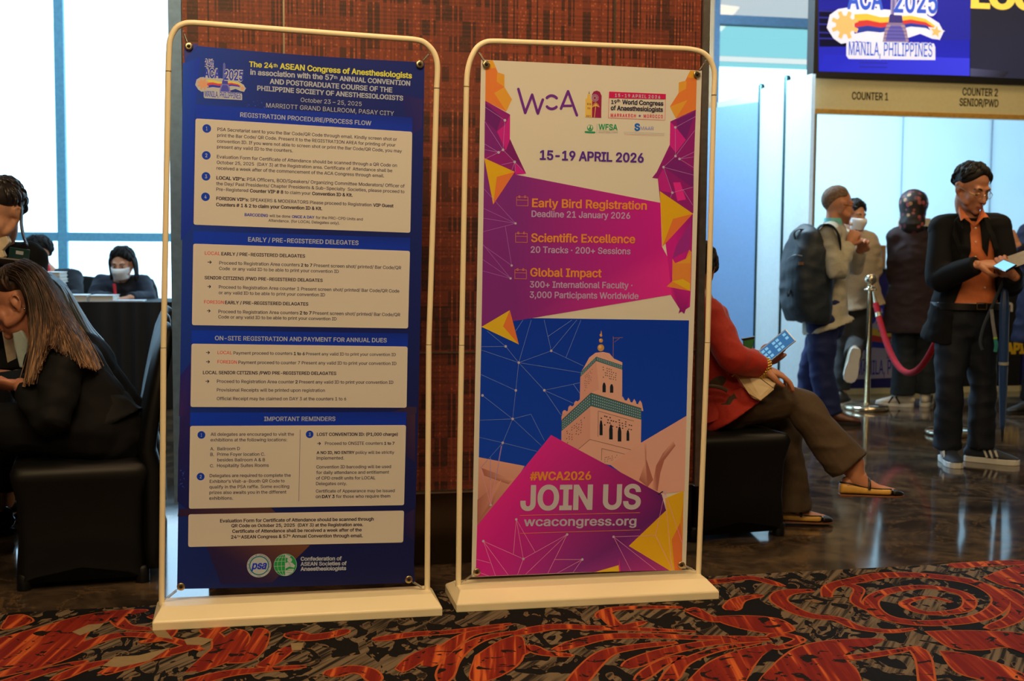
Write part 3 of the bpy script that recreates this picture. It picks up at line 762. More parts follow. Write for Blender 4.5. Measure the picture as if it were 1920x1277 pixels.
# ---------------------------------------------------------------- banner stands
CREAM = mk('cream_powder_coat', (248, 236, 202), 0.36, var=0.02, scale=8)
CHROME = mk('zinc_spring_wire', (190, 185, 175), 0.3, 0.9)
BRASS = mk('grommet_metal', (200, 186, 150), 0.28, 0.95); HOLE = mk('grommet_hole', (14, 12, 12), 0.7)
JOINT = mk('tube_joint_shadow_gap', (120, 108, 80), 0.6)
def stand(label, bl, br, hoop, ml, mr, lowl, lowr, f0, f1, springs):
    A, B = fl(*bl, .058), fl(*br, .058); u = B - A; u.z = 0; Wd = u.length; u.normalize(); n = V((u.y, -u.x, 0))
    o = V((A.x, A.y, 0)); t = thing('banner_stand', o, label, 'banner stand', math.atan2(u.y, u.x), 'banner stands of white tubing')
    pl = lambda p: onp(p[0], p[1], o, n)
    q0, q1 = fl(*f0, .006), fl(*f1, .006)
    a0 = (q0 - o).dot(u); a1 = (q1 - o).dot(u); df = ((q0 - o).dot(n) + (q1 - o).dot(n)) / 2; db = -df * 0.9
    b = MB()
    def ring(z, ie, iF, iB): return [o + u * (a0 + ie) + n * (db + iB) + Z * z, o + u * (a1 - ie) + n * (db + iB) + Z * z, o + u * (a1 - ie) + n * (df - iF) + Z * z, o + u * (a0 + ie) + n * (df - iF) + Z * z]
    b.rings([ring(.006, 0, 0, 0), ring(.031, 0, 0, 0), ring(.036, .003, .004, .004), ring(.056, .019, .052, .05), ring(.061, .022, .064, .06)], smooth=False)
    b.build('base', CREAM, t, 0.003)
    r = .0088
    h = MB(); h.tube([pl(p) for p in hoop], r, 14, 4); h.build('upper_hoop', CREAM, t)
    for a in (ml, mr): h = MB(); h.tube([pl(p) for p in a], r * 1.0, 14, 2); h.build('middle_pole', CREAM, t)
    for a in (lowl, lowr): h = MB(); h.tube([pl(p) for p in a[:-1]] + [pl(a[-1]) - Z * .006], r * 1.02, 14, 2); h.build('lower_pole', CREAM, t)
    for a in (ml[0], ml[-1], mr[0], mr[-1]):
        p = pl(a); h = MB(); h.lathe(p - Z * .001, [(r * .9, 0), (r * 1.06, .0002), (r * 1.06, .0016), (r * .9, .0018)], 14); h.build('tube_joint', JOINT, t)
    for (pa, pb) in springs:
        a, c = pl(pa), pl(pb) + n * .002; d = (c - a); L = d.length; d.normalize(); x = d.orthogonal().normalized(); y = d.cross(x)
        pts = [a]
        for k in range(73):
            g = .22 + .5 * k / 72; th = k * 2 * math.pi / 6; pts.append(a + d * L * g + (x * math.cos(th) + y * math.sin(th)) * .0036)
        pts += [a + d * L * .78, c]
        h = MB(); h.tube(pts, .0009, 5); h.build('hook_spring', CHROME, t)
    return t, o, u, n
HP = lambda L: L
s1 = stand('cream tubular stand holding the dark blue registration procedure banner',
    (303, 1131), (801, 1107),
    [(315.6, 133), (316.5, 105), (319, 75), (330, 53), (345, 44.5), (360, 43), (380, 44.2), (430, 48), (540, 56.5), (660, 65.5), (745, 71.8), (778, 74.6), (796, 80), (812, 96), (819.3, 116), (820, 140), (818.7, 165)],
    [(315.5, 134), (311, 400), (306.5, 652)], [(818.7, 166), (812, 400), (804, 646)],
    [(306.5, 653), (305, 900), (303, 1131)], [(804, 647), (802.5, 880), (801, 1107)], (285, 1185.5), (829, 1154),
    [((343, 57), (354, 87)), ((809, 96), (787, 121)), ((798, 1106), (766, 1086)), ((308, 1126), (339, 1100))])
s2 = stand('cream tubular stand holding the white and magenta congress banner',
    (859.5, 1098), (1309.5, 1077),
    [(874.6, 162), (876, 140), (878.6, 124), (884, 107), (894.6, 89), (911, 79), (930, 77.6), (955, 78.4), (1030, 81), (1110, 84.3), (1200, 88), (1265, 90.6), (1293, 92.4), (1315, 97.5), (1329, 109), (1337, 125), (1340, 142), (1338.7, 178)],
    [(874.6, 163), (870, 400), (865.6, 647)], [(1338.7, 179), (1333, 400), (1326.5, 642)],
    [(865.6, 648), (862, 870), (859.5, 1098)], [(1326.5, 643), (1318, 860), (1309.5, 1077)], (855.7, 1149), (1348.5, 1124),
    [((894, 92), (911, 121)), ((1327, 110), (1305, 140)), ((865, 1093), (893, 1072)), ((1303, 1070), (1277, 1058))])
def banner(st, corners, label, gro):
    t0, o, u, n = st; sh = Sheet(o + n * .001, u, n); sh.mpp = 4.1 / F_PX
    bl = sh.px(corners[-1]); t = thing('printed_banner', V((bl.x, bl.y, bl.z)), label, 'banner', math.atan2(u.y, u.x), 'printed banners hung on the stands')
    for g in gro:
        p = sh.px(g, .006); m = MB()
        m.lathe(p, [(.0045, 0), (.0115, 0), (.0125, .0012), (.0095, .0034), (.005, .0026)], 20, n); go = m.build('grommet', BRASS, t)
        m = MB(); m.lathe(p + n * .0034, [(.0052, 0), (.0052, .0003)], 14, n); m.build('grommet_hole', HOLE, go)
    return sh, t
# ---------------------------------------------------------------- the blue registration banner
CA = lambda x, y: (330 + x / 3.274, 70 + y / 3.274)
CB = lambda x, y: (330 + x / 3.648, 430 + y / 3.648)
CC = lambda x, y: (330 + x / 3.548, 760 + y / 3.548)
B1C = [(347, 84), (440, 91), (560, 102), (680, 111), (796, 117), (791, 450), (784, 800), (779.5, 1086), (773, 1092.5), (640, 1096), (500, 1100), (332, 1104.5)]
sh, bt = banner(s1, B1C, 'dark blue banner with registration procedure text panels, hung on a cream stand', [(354, 87.5), (786.5, 121), (766, 1085.5), (339.5, 1099)])
navy, navyD, blu = obs(20, 30, 74), obs(19, 20, 46), obs(24, 66, 138)
INK, INKB, CREAMP, RED, BL2, LITE = obs(38, 34, 48), obs(24, 20, 34), obs(190, 161, 121), obs(190, 40, 40), obs(12, 48, 120), obs(205, 190, 165)
m = MB()
q = [sh.ab(p) for p in B1C]
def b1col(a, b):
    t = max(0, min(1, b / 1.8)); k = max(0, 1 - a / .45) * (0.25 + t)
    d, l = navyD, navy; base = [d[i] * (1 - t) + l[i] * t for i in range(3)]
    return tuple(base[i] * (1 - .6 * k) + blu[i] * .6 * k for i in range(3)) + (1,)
# the sheet itself: a grid between its left and right edges
lf = [B1C[0], (343, 350), (338, 700), B1C[-1]]; rt = [B1C[4], B1C[5], B1C[6], (775, 1093)]
def edge(L, t):
    k = min(int(t * 3), 2); f = t * 3 - k; return V(sh.ab(L[k])).lerp(V(sh.ab(L[k + 1])), f)
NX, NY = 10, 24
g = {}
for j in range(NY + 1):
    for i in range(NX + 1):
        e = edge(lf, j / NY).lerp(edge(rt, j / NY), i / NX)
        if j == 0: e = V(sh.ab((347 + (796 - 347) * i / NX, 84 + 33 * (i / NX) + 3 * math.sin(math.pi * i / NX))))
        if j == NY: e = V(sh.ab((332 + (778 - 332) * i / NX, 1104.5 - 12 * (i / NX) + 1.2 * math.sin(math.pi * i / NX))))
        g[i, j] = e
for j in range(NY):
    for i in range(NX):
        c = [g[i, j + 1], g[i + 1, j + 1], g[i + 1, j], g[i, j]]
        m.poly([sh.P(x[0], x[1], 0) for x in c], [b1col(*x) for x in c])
A_, K_ = obs(70, 40, 32), obs(30, 26, 52)
br1, br2 = obs(78, 46, 34), obs(52, 32, 42)
for pts, cols in (
    ([CA(50, 40), CA(140, 40), CA(50, 140)], [obs(52, 50, 92)] * 3),
    ([CA(42, 160), CA(150, 120), CA(112, 500), CA(104, 1150), CA(30, 1250)], [blu, obs(16, 44, 120), obs(18, 60, 150), obs(16, 40, 110), obs(20, 40, 105)]),
    ([CA(1380, 350), CA(1515, 380), CA(1508, 560), CA(1440, 600)], [obs(28, 26, 68), obs(44, 30, 66), obs(44, 30, 66), obs(28, 26, 70)]),
    ([CB(30, 1000), CB(110, 900), CB(95, 1277), CB(20, 1277)], [obs(36, 26, 72), obs(30, 28, 78), obs(34, 24, 66), obs(52, 28, 62)]),
    ([CC(30, 80), CC(110, 50), CC(85, 700), CC(10, 640), CC(15, 300)], [obs(40, 26, 60), obs(34, 26, 66), obs(22, 24, 60), obs(20, 22, 58), obs(40, 26, 56)]),
    ([CC(1535, 20), CC(1592, 60), CC(1590, 380), CC(1535, 340)], [br2, obs(60, 34, 40), obs(40, 24, 44), obs(36, 24, 46)]),
    ([CC(1420, 48), CC(1535, 10), CC(1600, 10), CC(1600, 50), CC(1540, 80)], [obs(40, 26, 50), br2, br2, br2, br2]),
    ([CC(20, 690), CC(625, 676), CC(662, 712), CC(10, 740)], [obs(44, 24, 40), br1, br1, obs(40, 22, 42)]),
    ([CC(200, 930), CC(892, 930), CC(820, 1000), CC(640, 1180), CC(300, 1190)], [obs(40, 24, 44), obs(104, 58, 30), obs(90, 50, 30), obs(40, 26, 44), obs(28, 22, 48)]),
    ([CC(1500, 740), CC(1585, 690), CC(1580, 900), CC(1530, 860)], [obs(26, 22, 56), obs(48, 28, 46), obs(34, 24, 44), obs(28, 22, 50)])):
    sh.fill(m, pts, cols)
random.seed(3)
for k in range(26): sh.disc(m, (CA(430 + random.random() * 120, 370 + random.random() * 70) if k % 2 else CC(20 + random.random() * 40, 430 + random.random() * 120)), .0009 + random.random() * .0012, obs(34, 60, 120))
HB = [obs(14, 46, 124), obs(14, 34, 96), obs(16, 42, 118), obs(14, 54, 142)]
for fr, q4 in ((CA, [(120, 412), (1450, 492), (1450, 585), (120, 502)]), (CB, [(118, 12), (1602, 58), (1600, 152), (118, 102)]), (CB, [(106, 690), (1588, 712), (1585, 806), (106, 786)]), (CC, [(95, 48), (1535, 44), (1530, 135), (93, 140)])):
    sh.fill(m, [fr(*p) for p in q4], HB)
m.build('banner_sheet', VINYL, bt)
m = MB()
k_ = 1 / 3.274
aca_logo(sh, m, lambda x, y: CA(166 + x, 287 + y + .06 * x), obs(34, 50, 130), obs(205, 135, 85), k_)
m.build('congress_logo', VINYL, bt)
def T(mb, fr, rows):
    for r in rows:
        t, a, b = r[:3]; col = r[3] if len(r) > 3 else INK; bold = r[4] if len(r) > 4 else 0.013; cap = r[5] if len(r) > 5 else None
        sh.text(mb, t, fr(*a), fr(*b), col, bold, cap)
m = MB(); YEL = obs(222, 196, 62)
T(m, CA, [('The 24', (448, 180), (595, 190), YEL, .03), ('th', (598, 182), (623, 184), YEL, .02), ('ASEAN Congress of Anesthesiologists', (637, 193), (1448, 252), YEL, .03),
    ('in association with the 57', (455, 228), (966, 263), LITE, .03), ('th', (968, 254), (990, 256), LITE, .02), ('ANNUAL CONVENTION', (1003, 266), (1437, 297), LITE, .03),
    ('AND POSTGRADUATE COURSE OF THE', (575, 284), (1327, 338), LITE, .03), ('PHILIPPINE SOCIETY OF ANESTHESIOLOGISTS', (498, 325), (1394, 388), LITE, .03),
    ('October 23 \u2013 25, 2025', (765, 396), (1139, 422), LITE, .004), ('MARRIOTT GRAND BALLROOM, PASAY CITY', (553, 430), (1337, 481), LITE, .004)])
m.build('title_lettering', VINYL, bt)
for fr, r in ((CA, ('REGISTRATION PROCEDURE/PROCESS FLOW', (394, 488), (1198, 541))), (CB, ('EARLY / PRE-REGISTERED DELEGATES', (493, 83), (1248, 107))),
              (CB, ('ON-SITE REGISTRATION AND PAYMENT FOR ANNUAL DUES', (266, 758), (1441, 773))), (CC, ('IMPORTANT REMINDERS', (586, 104), (1060, 103)))):
    m = MB(); T(m, fr, [r + (LITE, .016)]); m.build('section_heading', VINYL, bt)
def num(m, fr, c, s_, r=.0128):
    sh.disc(m, fr(*c), r, BL2)
    sc_ = {'CA': 3.274, 'CC': 3.548}['CA' if fr is CA else 'CC']
    sh.text(m, s_, fr(c[0] - (6 if s_ != '1' else 4), c[1] + 11), fr(c[0] + (7 if s_ != '1' else 4), c[1] + 11), LITE, .02, 22 / sc_)
def arrow(m, fr, a, b):
    s_ = 3.6; a, b = fr(*a), fr(*b); w = .0022; h = sh.h()
    sh.line(m, a, b, w, INKB, h); sh.line(m, (b[0] - 3, b[1] - 2.8), b, w, INKB, h + .000003); sh.line(m, (b[0] - 3, b[1] + 2.8), b, w, INKB, h + .000003)
def panel(fr, q4):
    m = MB(); sh.base = .0010; sh.k = 0; sh.rrect(m, [fr(*p) for p in q4], .007, CREAMP); return m
BO = .03
m = panel(CA, [(120, 498), (1450, 580), (1438, 1200), (108, 1150)])
for c, s_ in (((189, 560), '1'), ((186, 725), '2'), ((184, 854), '3'), ((181, 979), '4')): num(m, CA, c, s_)
T(m, CA, [('PSA Secretariat sent to you the Bar Code/QR Code through email. Kindly screen shot or', (254, 574), (1356, 636)),
    ('print the Bar Code/ QR Code. Present it to the REGISTRATION AREA for printing of your', (253, 610), (1347, 671)),
    ('convention ID. If you were not able to screen shot or print the Bar Code/QR Code, you may', (252, 646), (1386, 708)),
    ('present any valid ID to the counters.', (252, 681), (717, 706)),
    ('Evaluation Form for Certificate of Attendance should be scanned through a QR Code on', (251, 742), (1356, 796)),
    ('October 25, 2025  (DAY 3) at the Registration area. Certificate of  Attendance shall be', (250, 777), (1327, 828)),
    ('received a week after of the commencement of the ACA Congress through email.', (249, 812), (1277, 860)),
    ("LOCAL VIP's:", (248, 872), (425, 881), INKB, BO), ('PSA Officers, BOD/Speakers/ Organizing Committee Moderators/ Officer of', (436, 881), (1403, 923)),
    ('the Day/ Past Presidents/ Chapter Presidents & Sub-Specialty  Societies, please proceed to', (247, 907), (1402, 957)),
    ('Pre-Registered', (247, 942), (443, 950)), ('Counter VIP # 8', (453, 951), (658, 960), INKB, BO), ('to claim your', (667, 960), (826, 967)), ('Convention ID & Kit.', (835, 968), (1084, 978), INKB, BO),
    ("FOREIGN VIP's:", (247, 998), (447, 1007), INKB, BO), ('SPEAKERS & MODERATORS Please proceed to Registration', (455, 1007), (1200, 1038)), ('VIP Guest', (1210, 1039), (1335, 1044), INKB, BO),
    ('Counters # 1 & 2 to claim your Convention ID & Kit.', (246, 1036), (897, 1061), INKB, BO),
    ('BARCODING', (421, 1097), (565, 1103), obs(30, 44, 110), BO), ('will be done', (573, 1103), (702, 1108)), ('ONCE A DAY', (711, 1109), (850, 1113), obs(30, 44, 110), BO), ('for the PRC-CPD Units and', (858, 1114), (1146, 1125)),
    ('Attendance. (for LOCAL Delegates only).', (567, 1132), (1005, 1149))])
m.build('text_panel', VINYL, bt)
m = panel(CB, [(118, 98), (1600, 148), (1587, 678), (109, 655)])
for a, b in (((216, 224), (242, 225)), ((216, 391), (238, 392)), ((212, 557), (234, 558))): arrow(m, CB, a, b)
T(m, CB, [('LOCAL', (197, 174), (302, 177), RED, .01), ('EARLY / PRE-REGISTERED DELAGATES', (310, 178), (883, 194), INKB, .025),
    ('Proceed to Registration Area counters', (296, 240), (846, 254)), ('2 to 7', (854, 255), (932, 257), INKB, BO), ('Present screen shot/ printed/ Bar Code/QR', (942, 257), (1540, 274)),
    ('Code  or any valid ID to be able to print your convention ID', (295, 278), (1113, 299)),
    ('SENIOR CITIZENS /PWD PRE-REGISTERED DELAGATES', (195, 341), (1003, 360), INKB, .025),
    ('Proceed to Registration Area counter 1 Present screen shot/ printed/ Bar Code/QR Code', (293, 405), (1527, 433)),
    ('or any valid ID to be able to print your convention ID', (292, 443), (1019, 459)),
    ('FOREIGN', (192, 507), (327, 510), RED, .01), ('EARLY / PRE-REGISTERED DELAGATES', (335, 511), (905, 522), INKB, .025),
    ('Proceed to Registration Area counters', (290, 573), (838, 582)), ('2 to 7', (846, 582), (927, 583), INKB, BO), ('Present screen shot/ printed/ Bar Code/QR', (936, 583), (1533, 595)),
    ('Code or any valid ID to be able to print your convention ID', (289, 609), (1098, 623))])
m.build('text_panel', VINYL, bt)
m = panel(CB, [(106, 782), (1584, 802), (1577, 1220), (99, 1215)])
for a, b in (((206, 842), (230, 843)), ((206, 905), (230, 906)), ((202, 1039), (226, 1040))): arrow(m, CB, a, b)
T(m, CB, [('LOCAL', (284, 853), (383, 855), RED, .01), ('Payment proceed to counters', (393, 856), (796, 859)), ('1 to 6', (805, 860), (881, 861), INKB, BO), ('Present any valid ID to print your convention ID', (889, 861), (1503, 867)),
    ('FOREIGN', (284, 916), (416, 919), RED, .01), ('Payment proceed to counter 7 Present any valid ID to print your convention ID', (427, 920), (1507, 928)),
    ('LOCAL SENIOR CITIZENS /PWD PRE-REGISTERED DELAGATES', (184, 990), (1096, 996), INKB, .025),
    ('Proceed to Registration Area counter', (280, 1050), (808, 1054)), ('2', (816, 1054), (832, 1054), INKB, BO), ('Present any valid ID to print your convention ID', (842, 1054), (1486, 1057)),
    ('Provisional Receipts will be printed upon registration', (279, 1109), (1018, 1112)), ('Official Receipt may be claimed on DAY 3 at the counters 1 to 6', (279, 1168), (1164, 1170))])
m.build('text_panel', VINYL, bt)
m = panel(CC, [(94, 137), (1530, 131), (1517, 664), (86, 688)])
for c, s_ in (((169, 197), '1'), ((164, 474), '2'), ((889, 193), '3')): num(m, CC, c, s_, .0118)
sh.line(m, CC(826, 162), CC(817, 638), .0012, INK); arrow(m, CC, (940, 254), (962, 254))
T(m, CC, [('All delegates are encouraged to visit the', (230, 203), (785, 202)), ('exhibitions at the following locations:', (230, 240), (738, 239)), ('A.', (228, 299), (254, 299)), ('Ballroom D', (275, 299), (425, 298)),
    ('B.', (228, 337), (252, 337)), ('Prime Foyer location C.', (274, 336), (592, 335)), ('besides Ballroom A & B', (275, 373), (592, 372)), ('C.', (226, 412), (252, 412)), ('Hospitality Suites Rooms', (273, 411), (617, 409)),
    ('Delegates are required to complete the', (224, 478), (763, 475)), ("Exhibitor's Visit-a-Booth QR Code to", (224, 516), (723, 512)), ('qualify in the PSA raffle. Some exciting', (222, 553), (753, 549)), ('prizes also awaits you in the different', (222, 590), (734, 586)), ('exhibitions.', (221, 628), (379, 627)),
    ('LOST CONVENTION ID: (P1,000 charge)', (937, 203), (1475, 202), INKB, .027), ('Proceed to ONSITE counters', (991, 263), (1376, 262)), ('1 to 7', (1385, 262), (1453, 262), INKB, BO),
    ('A NO ID, NO ENTRY', (935, 324), (1187, 323), INKB, .027), ('policy will be strictly', (1195, 323), (1451, 322)), ('implemented.', (934, 361), (1118, 360)),
    ('Convention ID barcoding will be used', (933, 420), (1430, 417)), ('for daily attendance and entitlement', (933, 457), (1417, 454)), ('of CPD credit units for LOCAL', (932, 494), (1326, 492)), ('Delegates only.', (931, 531), (1137, 530)),
    ('Certificate of Appearance may be issued', (930, 580), (1454, 577)), ('on', (929, 617), (963, 617)), ('DAY 3', (971, 617), (1055, 616), INKB, BO), ('for those who require them', (1064, 616), (1425, 613))])
m.build('text_panel', VINYL, bt)
m = panel(CC, [(83, 725), (1517, 700), (1511, 912), (81, 942)])
T(m, CC, [('Evaluation Form for Certificate of Attendance should be scanned through', (293, 779), (1315, 766), INKB, .027), ('QR Code on October 25, 2025  (DAY 3) at the Registration area.', (368, 811), (1244, 803), INKB, .027),
    ('Certificate of Attendance shall be received a week after of the', (374, 848), (1235, 838), INKB, .027), ('24', (366, 887), (404, 886), INKB, .027), ('TH', (405, 878), (428, 877), INKB, .027), ('ASEAN Congress & 57', (432, 886), (747, 881), INKB, .027), ('th', (748, 872), (763, 872), INKB, .027), ('Annual Convention through email.', (771, 880), (1242, 877), INKB, .027)])
m.build('text_panel', VINYL, bt)
m = MB(); c = CC(553, 1066); ca, cb_ = sh.ab(c); WHT = obs(178, 166, 140)
sh.discab(m, ca, cb_, .0375, WHT, n=40); sh.discab(m, ca, cb_, .0305, obs(24, 70, 90), n=40); sh.discab(m, ca, cb_, .0285, obs(34, 120, 70), n=40); sh.discab(m, ca, cb_, .0270, WHT, n=40)
ring = 'PHILIPPINE SOCIETY OF ANESTHESIOLOGISTS, INC.'
for i, ch in enumerate(ring):
    if ch == ' ': continue
    t = R(222 - 264 * i / (len(ring) - 1)); r = .0318; w = .0014; d = V((math.sin(t), -math.cos(t))); p = V((ca + r * math.cos(t), cb_ + r * math.sin(t)))
    sh.textab(m, ch, p - d * w * (.4 if ch == 'I' else 1), p + d * w * (.4 if ch == 'I' else 1), obs(30, 44, 60), .01, .0036)
sh.textab(m, '1951', (ca - .0055, cb_ - .0355), (ca + .0055, cb_ - .0355), obs(30, 44, 60), .01, .0034)
sh.text(m, 'psa', CC(503, 1089), CC(599, 1086), obs(20, 44, 130), .03, 50 / 3.548, slant=.25); sh.line(m, CC(548, 1090), CC(600, 1089), .0012, obs(60, 60, 80))
m.build('society_emblem', VINYL, bt)
m = MB(); ca, cb_ = sh.ab(CC(727, 1061)); GR = obs(30, 118, 48)
sh.discab(m, ca, cb_, .0355, obs(150, 165, 130), n=40); sh.discab(m, ca, cb_, .0345, GR, n=40)
h = sh.h(); r = .0345
for k in (-.55, -.1, .35, .7): sh.lineab(m, (ca - r * math.sqrt(1 - k * k), cb_ + k * r), (ca, cb_ + k * r), .0011, WHT, h)
for k in (.35, .7):
    pr = None
    for j in range(13):
        t = R(90 + 15 * j); p = (ca + k * r * math.cos(t), cb_ + r * math.sin(t))
        if pr: sh.lineab(m, pr, p, .0011, WHT, h + .00004)
        pr = p
sh.lineab(m, (ca, cb_ - r), (ca, cb_ + r), .0014, WHT, h + .00008)
sh.discab(m, ca + .0135, cb_ + .015, .0075, WHT, n=20)
hw = lambda *p: sh.fill(m, [CC(*q) for q in p], WHT)
hw((728, 990), (764, 1002), (750, 1018), (728, 1012)); hw((728, 1050), (745, 1042), (772, 1046), (792, 1065), (786, 1080), (755, 1072), (728, 1085)); hw((728, 1100), (752, 1088), (785, 1088), (778, 1108), (740, 1132), (728, 1134))
sh.line(m, CC(735, 1096), CC(775, 1096), .0012, GR); sh.line(m, CC(735, 1110), CC(765, 1112), .0012, GR); sh.line(m, CC(748, 1040), CC(762, 1068), .0012, GR)
m.build('confederation_emblem', VINYL, bt)
m = MB(); T(m, CC, [('Confederation of', (829, 1033), (1102, 1030), LITE, .032), ('ASEAN Societies of', (828, 1067), (1135, 1062), LITE, .032), ('Anaesthesiologists', (828, 1100), (1132, 1095), LITE, .032)]); m.build('emblem_lettering', VINYL, bt)
# ---------------------------------------------------------------- the magenta congress banner
CD = lambda x, y: (860 + x / 3.756, 60 + y / 3.756)
CE = lambda x, y: (860 + x / 3.548, 340 + y / 3.548)
CF = lambda x, y: (860 + x / 3.84, 600 + y / 3.84)
CG = lambda x, y: (860 + x / 3.756, 820 + y / 3.756)
sh, bt = banner(s2, [(902, 112), (1316, 132.5), (1286, 1066), (884, 1082)], 'white and magenta congress banner with a pink minaret photograph, hung on a cream stand', [(911, 121.5), (1305.5, 140), (1276.5, 1058.5), (893.5, 1071.5)])
m = MB(); WH = obs(190, 164, 122)
q = [sh.ab(p) for p in [(902, 112), (1110, 121.5), (1316, 132.5), (1301, 620), (1286, 1066), (884, 1082), (893, 600)]]
m.poly([sh.P(a, b, 0) for a, b in q][::-1], WH)
def F(fr, pts, c): sh.fill(m, [fr(*p) for p in pts], c)
PUR, DPUR, MAG, MAG2, DMAG = obs(112, 34, 84), obs(84, 26, 68), obs(178, 24, 92), obs(205, 36, 100), obs(128, 24, 76)
OR1, OR2, AMB, YL, YL2, ORF = obs(214, 108, 40), obs(222, 124, 44), obs(218, 140, 40), obs(218, 152, 22), obs(226, 166, 30), obs(224, 108, 44)
PK = obs(178, 112, 140)
L_EDGE = lambda y: CF(160 - (y - 0) * 0.0155, y)
# blue photograph area
SKY = obs(10, 44, 112); SKY2 = obs(16, 54, 124)
F(CE, [(152, 905), (485, 912), (1532, 925)], SKY)
sh.fill(m, [CE(153, 925), CE(485, 912), CE(1532, 925), CF(1640, 690), CF(1600, 1000), CF(900, 1152), CG(140, 300), CG(142, 140)], [SKY, SKY, SKY, SKY2, SKY2, SKY2, SKY2, SKY2])
# minaret
ST, STS, STD, TILE = obs(206, 142, 104), obs(190, 124, 92), obs(58, 40, 36), obs(60, 84, 76)
F(CF, [(740, 800), (950, 600), (950, 960), (860, 935), (738, 920)], STS)
F(CF, [(948, 600), (1315, 700), (1312, 890), (1090, 1045), (900, 1000), (860, 935), (948, 860)], ST)
for k in range(5): x = 760 + k * 42; F(CF, [(x - 18, 700 - k * 32), (x - 12, 660 - k * 33), (x, 648 - k * 33), (x + 12, 652 - k * 33), (x + 22, 665 - k * 33), (x + 30, 690 - k * 32)], STS)
for k in range(4): x = 1160 + k * 42; F(CF, [(x, 610 + k * 11), (x + 12, 560 + k * 9), (x + 40, 552 + k * 9), (x + 42, 620 + k * 11)] if False else [(x, 612 + k * 12), (x + 8, 570 + k * 9), (x + 20, 550 + k * 9), (x + 32, 570 + k * 9), (x + 44, 620 + k * 12)], ST)
F(CF, [(740, 722), (952, 524), (952, 620), (740, 800)], TILE); F(CF, [(952, 524), (1315, 636), (1315, 718), (952, 620)], TILE)
F(CF, [(740, 695), (950, 500), (952, 526), (740, 724)], STS); F(CF, [(950, 500), (1316, 615), (1315, 638), (952, 526)], ST)
F(CF, [(876, 400), (990, 290), (1030, 320), (1030, 545), (955, 524), (872, 592)], STS)
F(CF, [(990, 290), (1178, 352), (1176, 592), (1030, 548), (960, 524), (1010, 500)], ST)
F(CF, [(878, 378), (905, 335), (940, 270), (985, 236), (1040, 230), (1085, 240), (1118, 278), (1178, 305), (1178, 335), (990, 275)], ST)
for k in range(5): x = 930 + k * 40; sh.line(m, CF(x + 15, 300 - abs(k - 2) * -8), CF(985 + k * 16, 240), .0012, STS)
F(CF, [(990, 264), (1178, 326), (1178, 358), (990, 296)], TILE); F(CF, [(990, 264), (876, 376), (876, 410), (990, 296)], TILE)
random.seed(5)
def cells(p00, p10, p11, p01, nx, ny, c, fill=.5, jit=0):
    for i in range(nx):
        for j in range(ny):
            if jit and random.random() < .25: continue
            u0, v0 = (i + .5 * (1 - fill)) / nx, (j + .5 * (1 - fill)) / ny; u1, v1 = u0 + fill / nx, v0 + fill / ny
            bl_ = lambda u_, v_: tuple((p00[k] * (1 - u_) + p10[k] * u_) * (1 - v_) + (p01[k] * (1 - u_) + p11[k] * u_) * v_ for k in (0, 1))
            jx = (random.random() - .5) * jit / nx; cc = [bl_(a + jx, b) for a, b in ((u0, v0), (u1, v0), (u1, v1), (u0, v1))]
            sh.fill(m, [CF(*k) for k in cc], c, hcell)
hcell = sh.h(); LT = obs(150, 160, 136); DK = obs(24, 28, 30)
cells((956, 532), (1312, 642), (1312, 712), (956, 612), 24, 4, LT, .45); cells((744, 726), (948, 532), (948, 614), (744, 794), 15, 4, LT, .45)
cells((994, 270), (1176, 330), (1176, 354), (994, 290), 14, 2, LT, .5); cells((880, 380), (986, 272), (986, 292), (880, 404), 9, 2, LT, .5)
cells((1036, 330), (1136, 362), (1134, 440), (1036, 420), 7, 5, STD, .42, .5); cells((905, 400), (965, 345), (955, 440), (905, 520), 5, 7, STD, .36, .5)
cells((1015, 672), (1262, 742), (1255, 800), (1015, 760), 11, 4, STD, .45, .5); cells((770, 800), (912, 690), (905, 800), (775, 900), 8, 6, STD, .36, .5)
cells((1045, 985), (1150, 965), (1120, 1010), (1050, 1030), 8, 3, STD, .4, .5)
def arch(x, y, w, hh, c=DK):
    F(CF, [(x - w, y + hh), (x - w, y - hh * .3), (x - w * .6, y - hh * .8), (x, y - hh), (x + w * .6, y - hh * .8), (x + w, y - hh * .3), (x + w, y + hh)], c)
for x, y, w, hh in ((1047, 485, 12, 36), (1101, 492, 12, 32), (1025, 775, 11, 55), (1096, 805, 13, 55), (1158, 820, 13, 55), (1218, 830, 10, 40)): arch(x, y, w, hh)
for a, b in (((1005, 655), (1262, 728)), ((1005, 655), (1003, 840)), ((945, 860), (1242, 935)), ((945, 860), (862, 930)), ((1030, 925), (1195, 966)), ((1030, 925), (1028, 1010)), ((952, 525), (1315, 636)), ((952, 525), (742, 720))):
    sh.line(m, CF(*a), CF(*b), .0012, STD)
GO = obs(176, 118, 52); GO2 = obs(206, 152, 84)
for x, y, r in ((1023, 200, .0115), (1024, 148, .0068), (1025, 112, .0042)): sh.disc(m, CF(x, y), r, GO); sh.disc(m, CF(x - 6, y - 6), r * .45, GO2)
F(CF, [(1020, 105), (1026, 74), (1032, 105)], GO); sh.line(m, CF(1113, 118), CF(1112, 268), .0022, obs(120, 76, 66)); sh.line(m, CF(1110, 130), CF(1182, 126), .002, obs(120, 76, 66)); sh.line(m, CF(1122, 160), CF(1160, 128), .0015, obs(120, 76, 66))
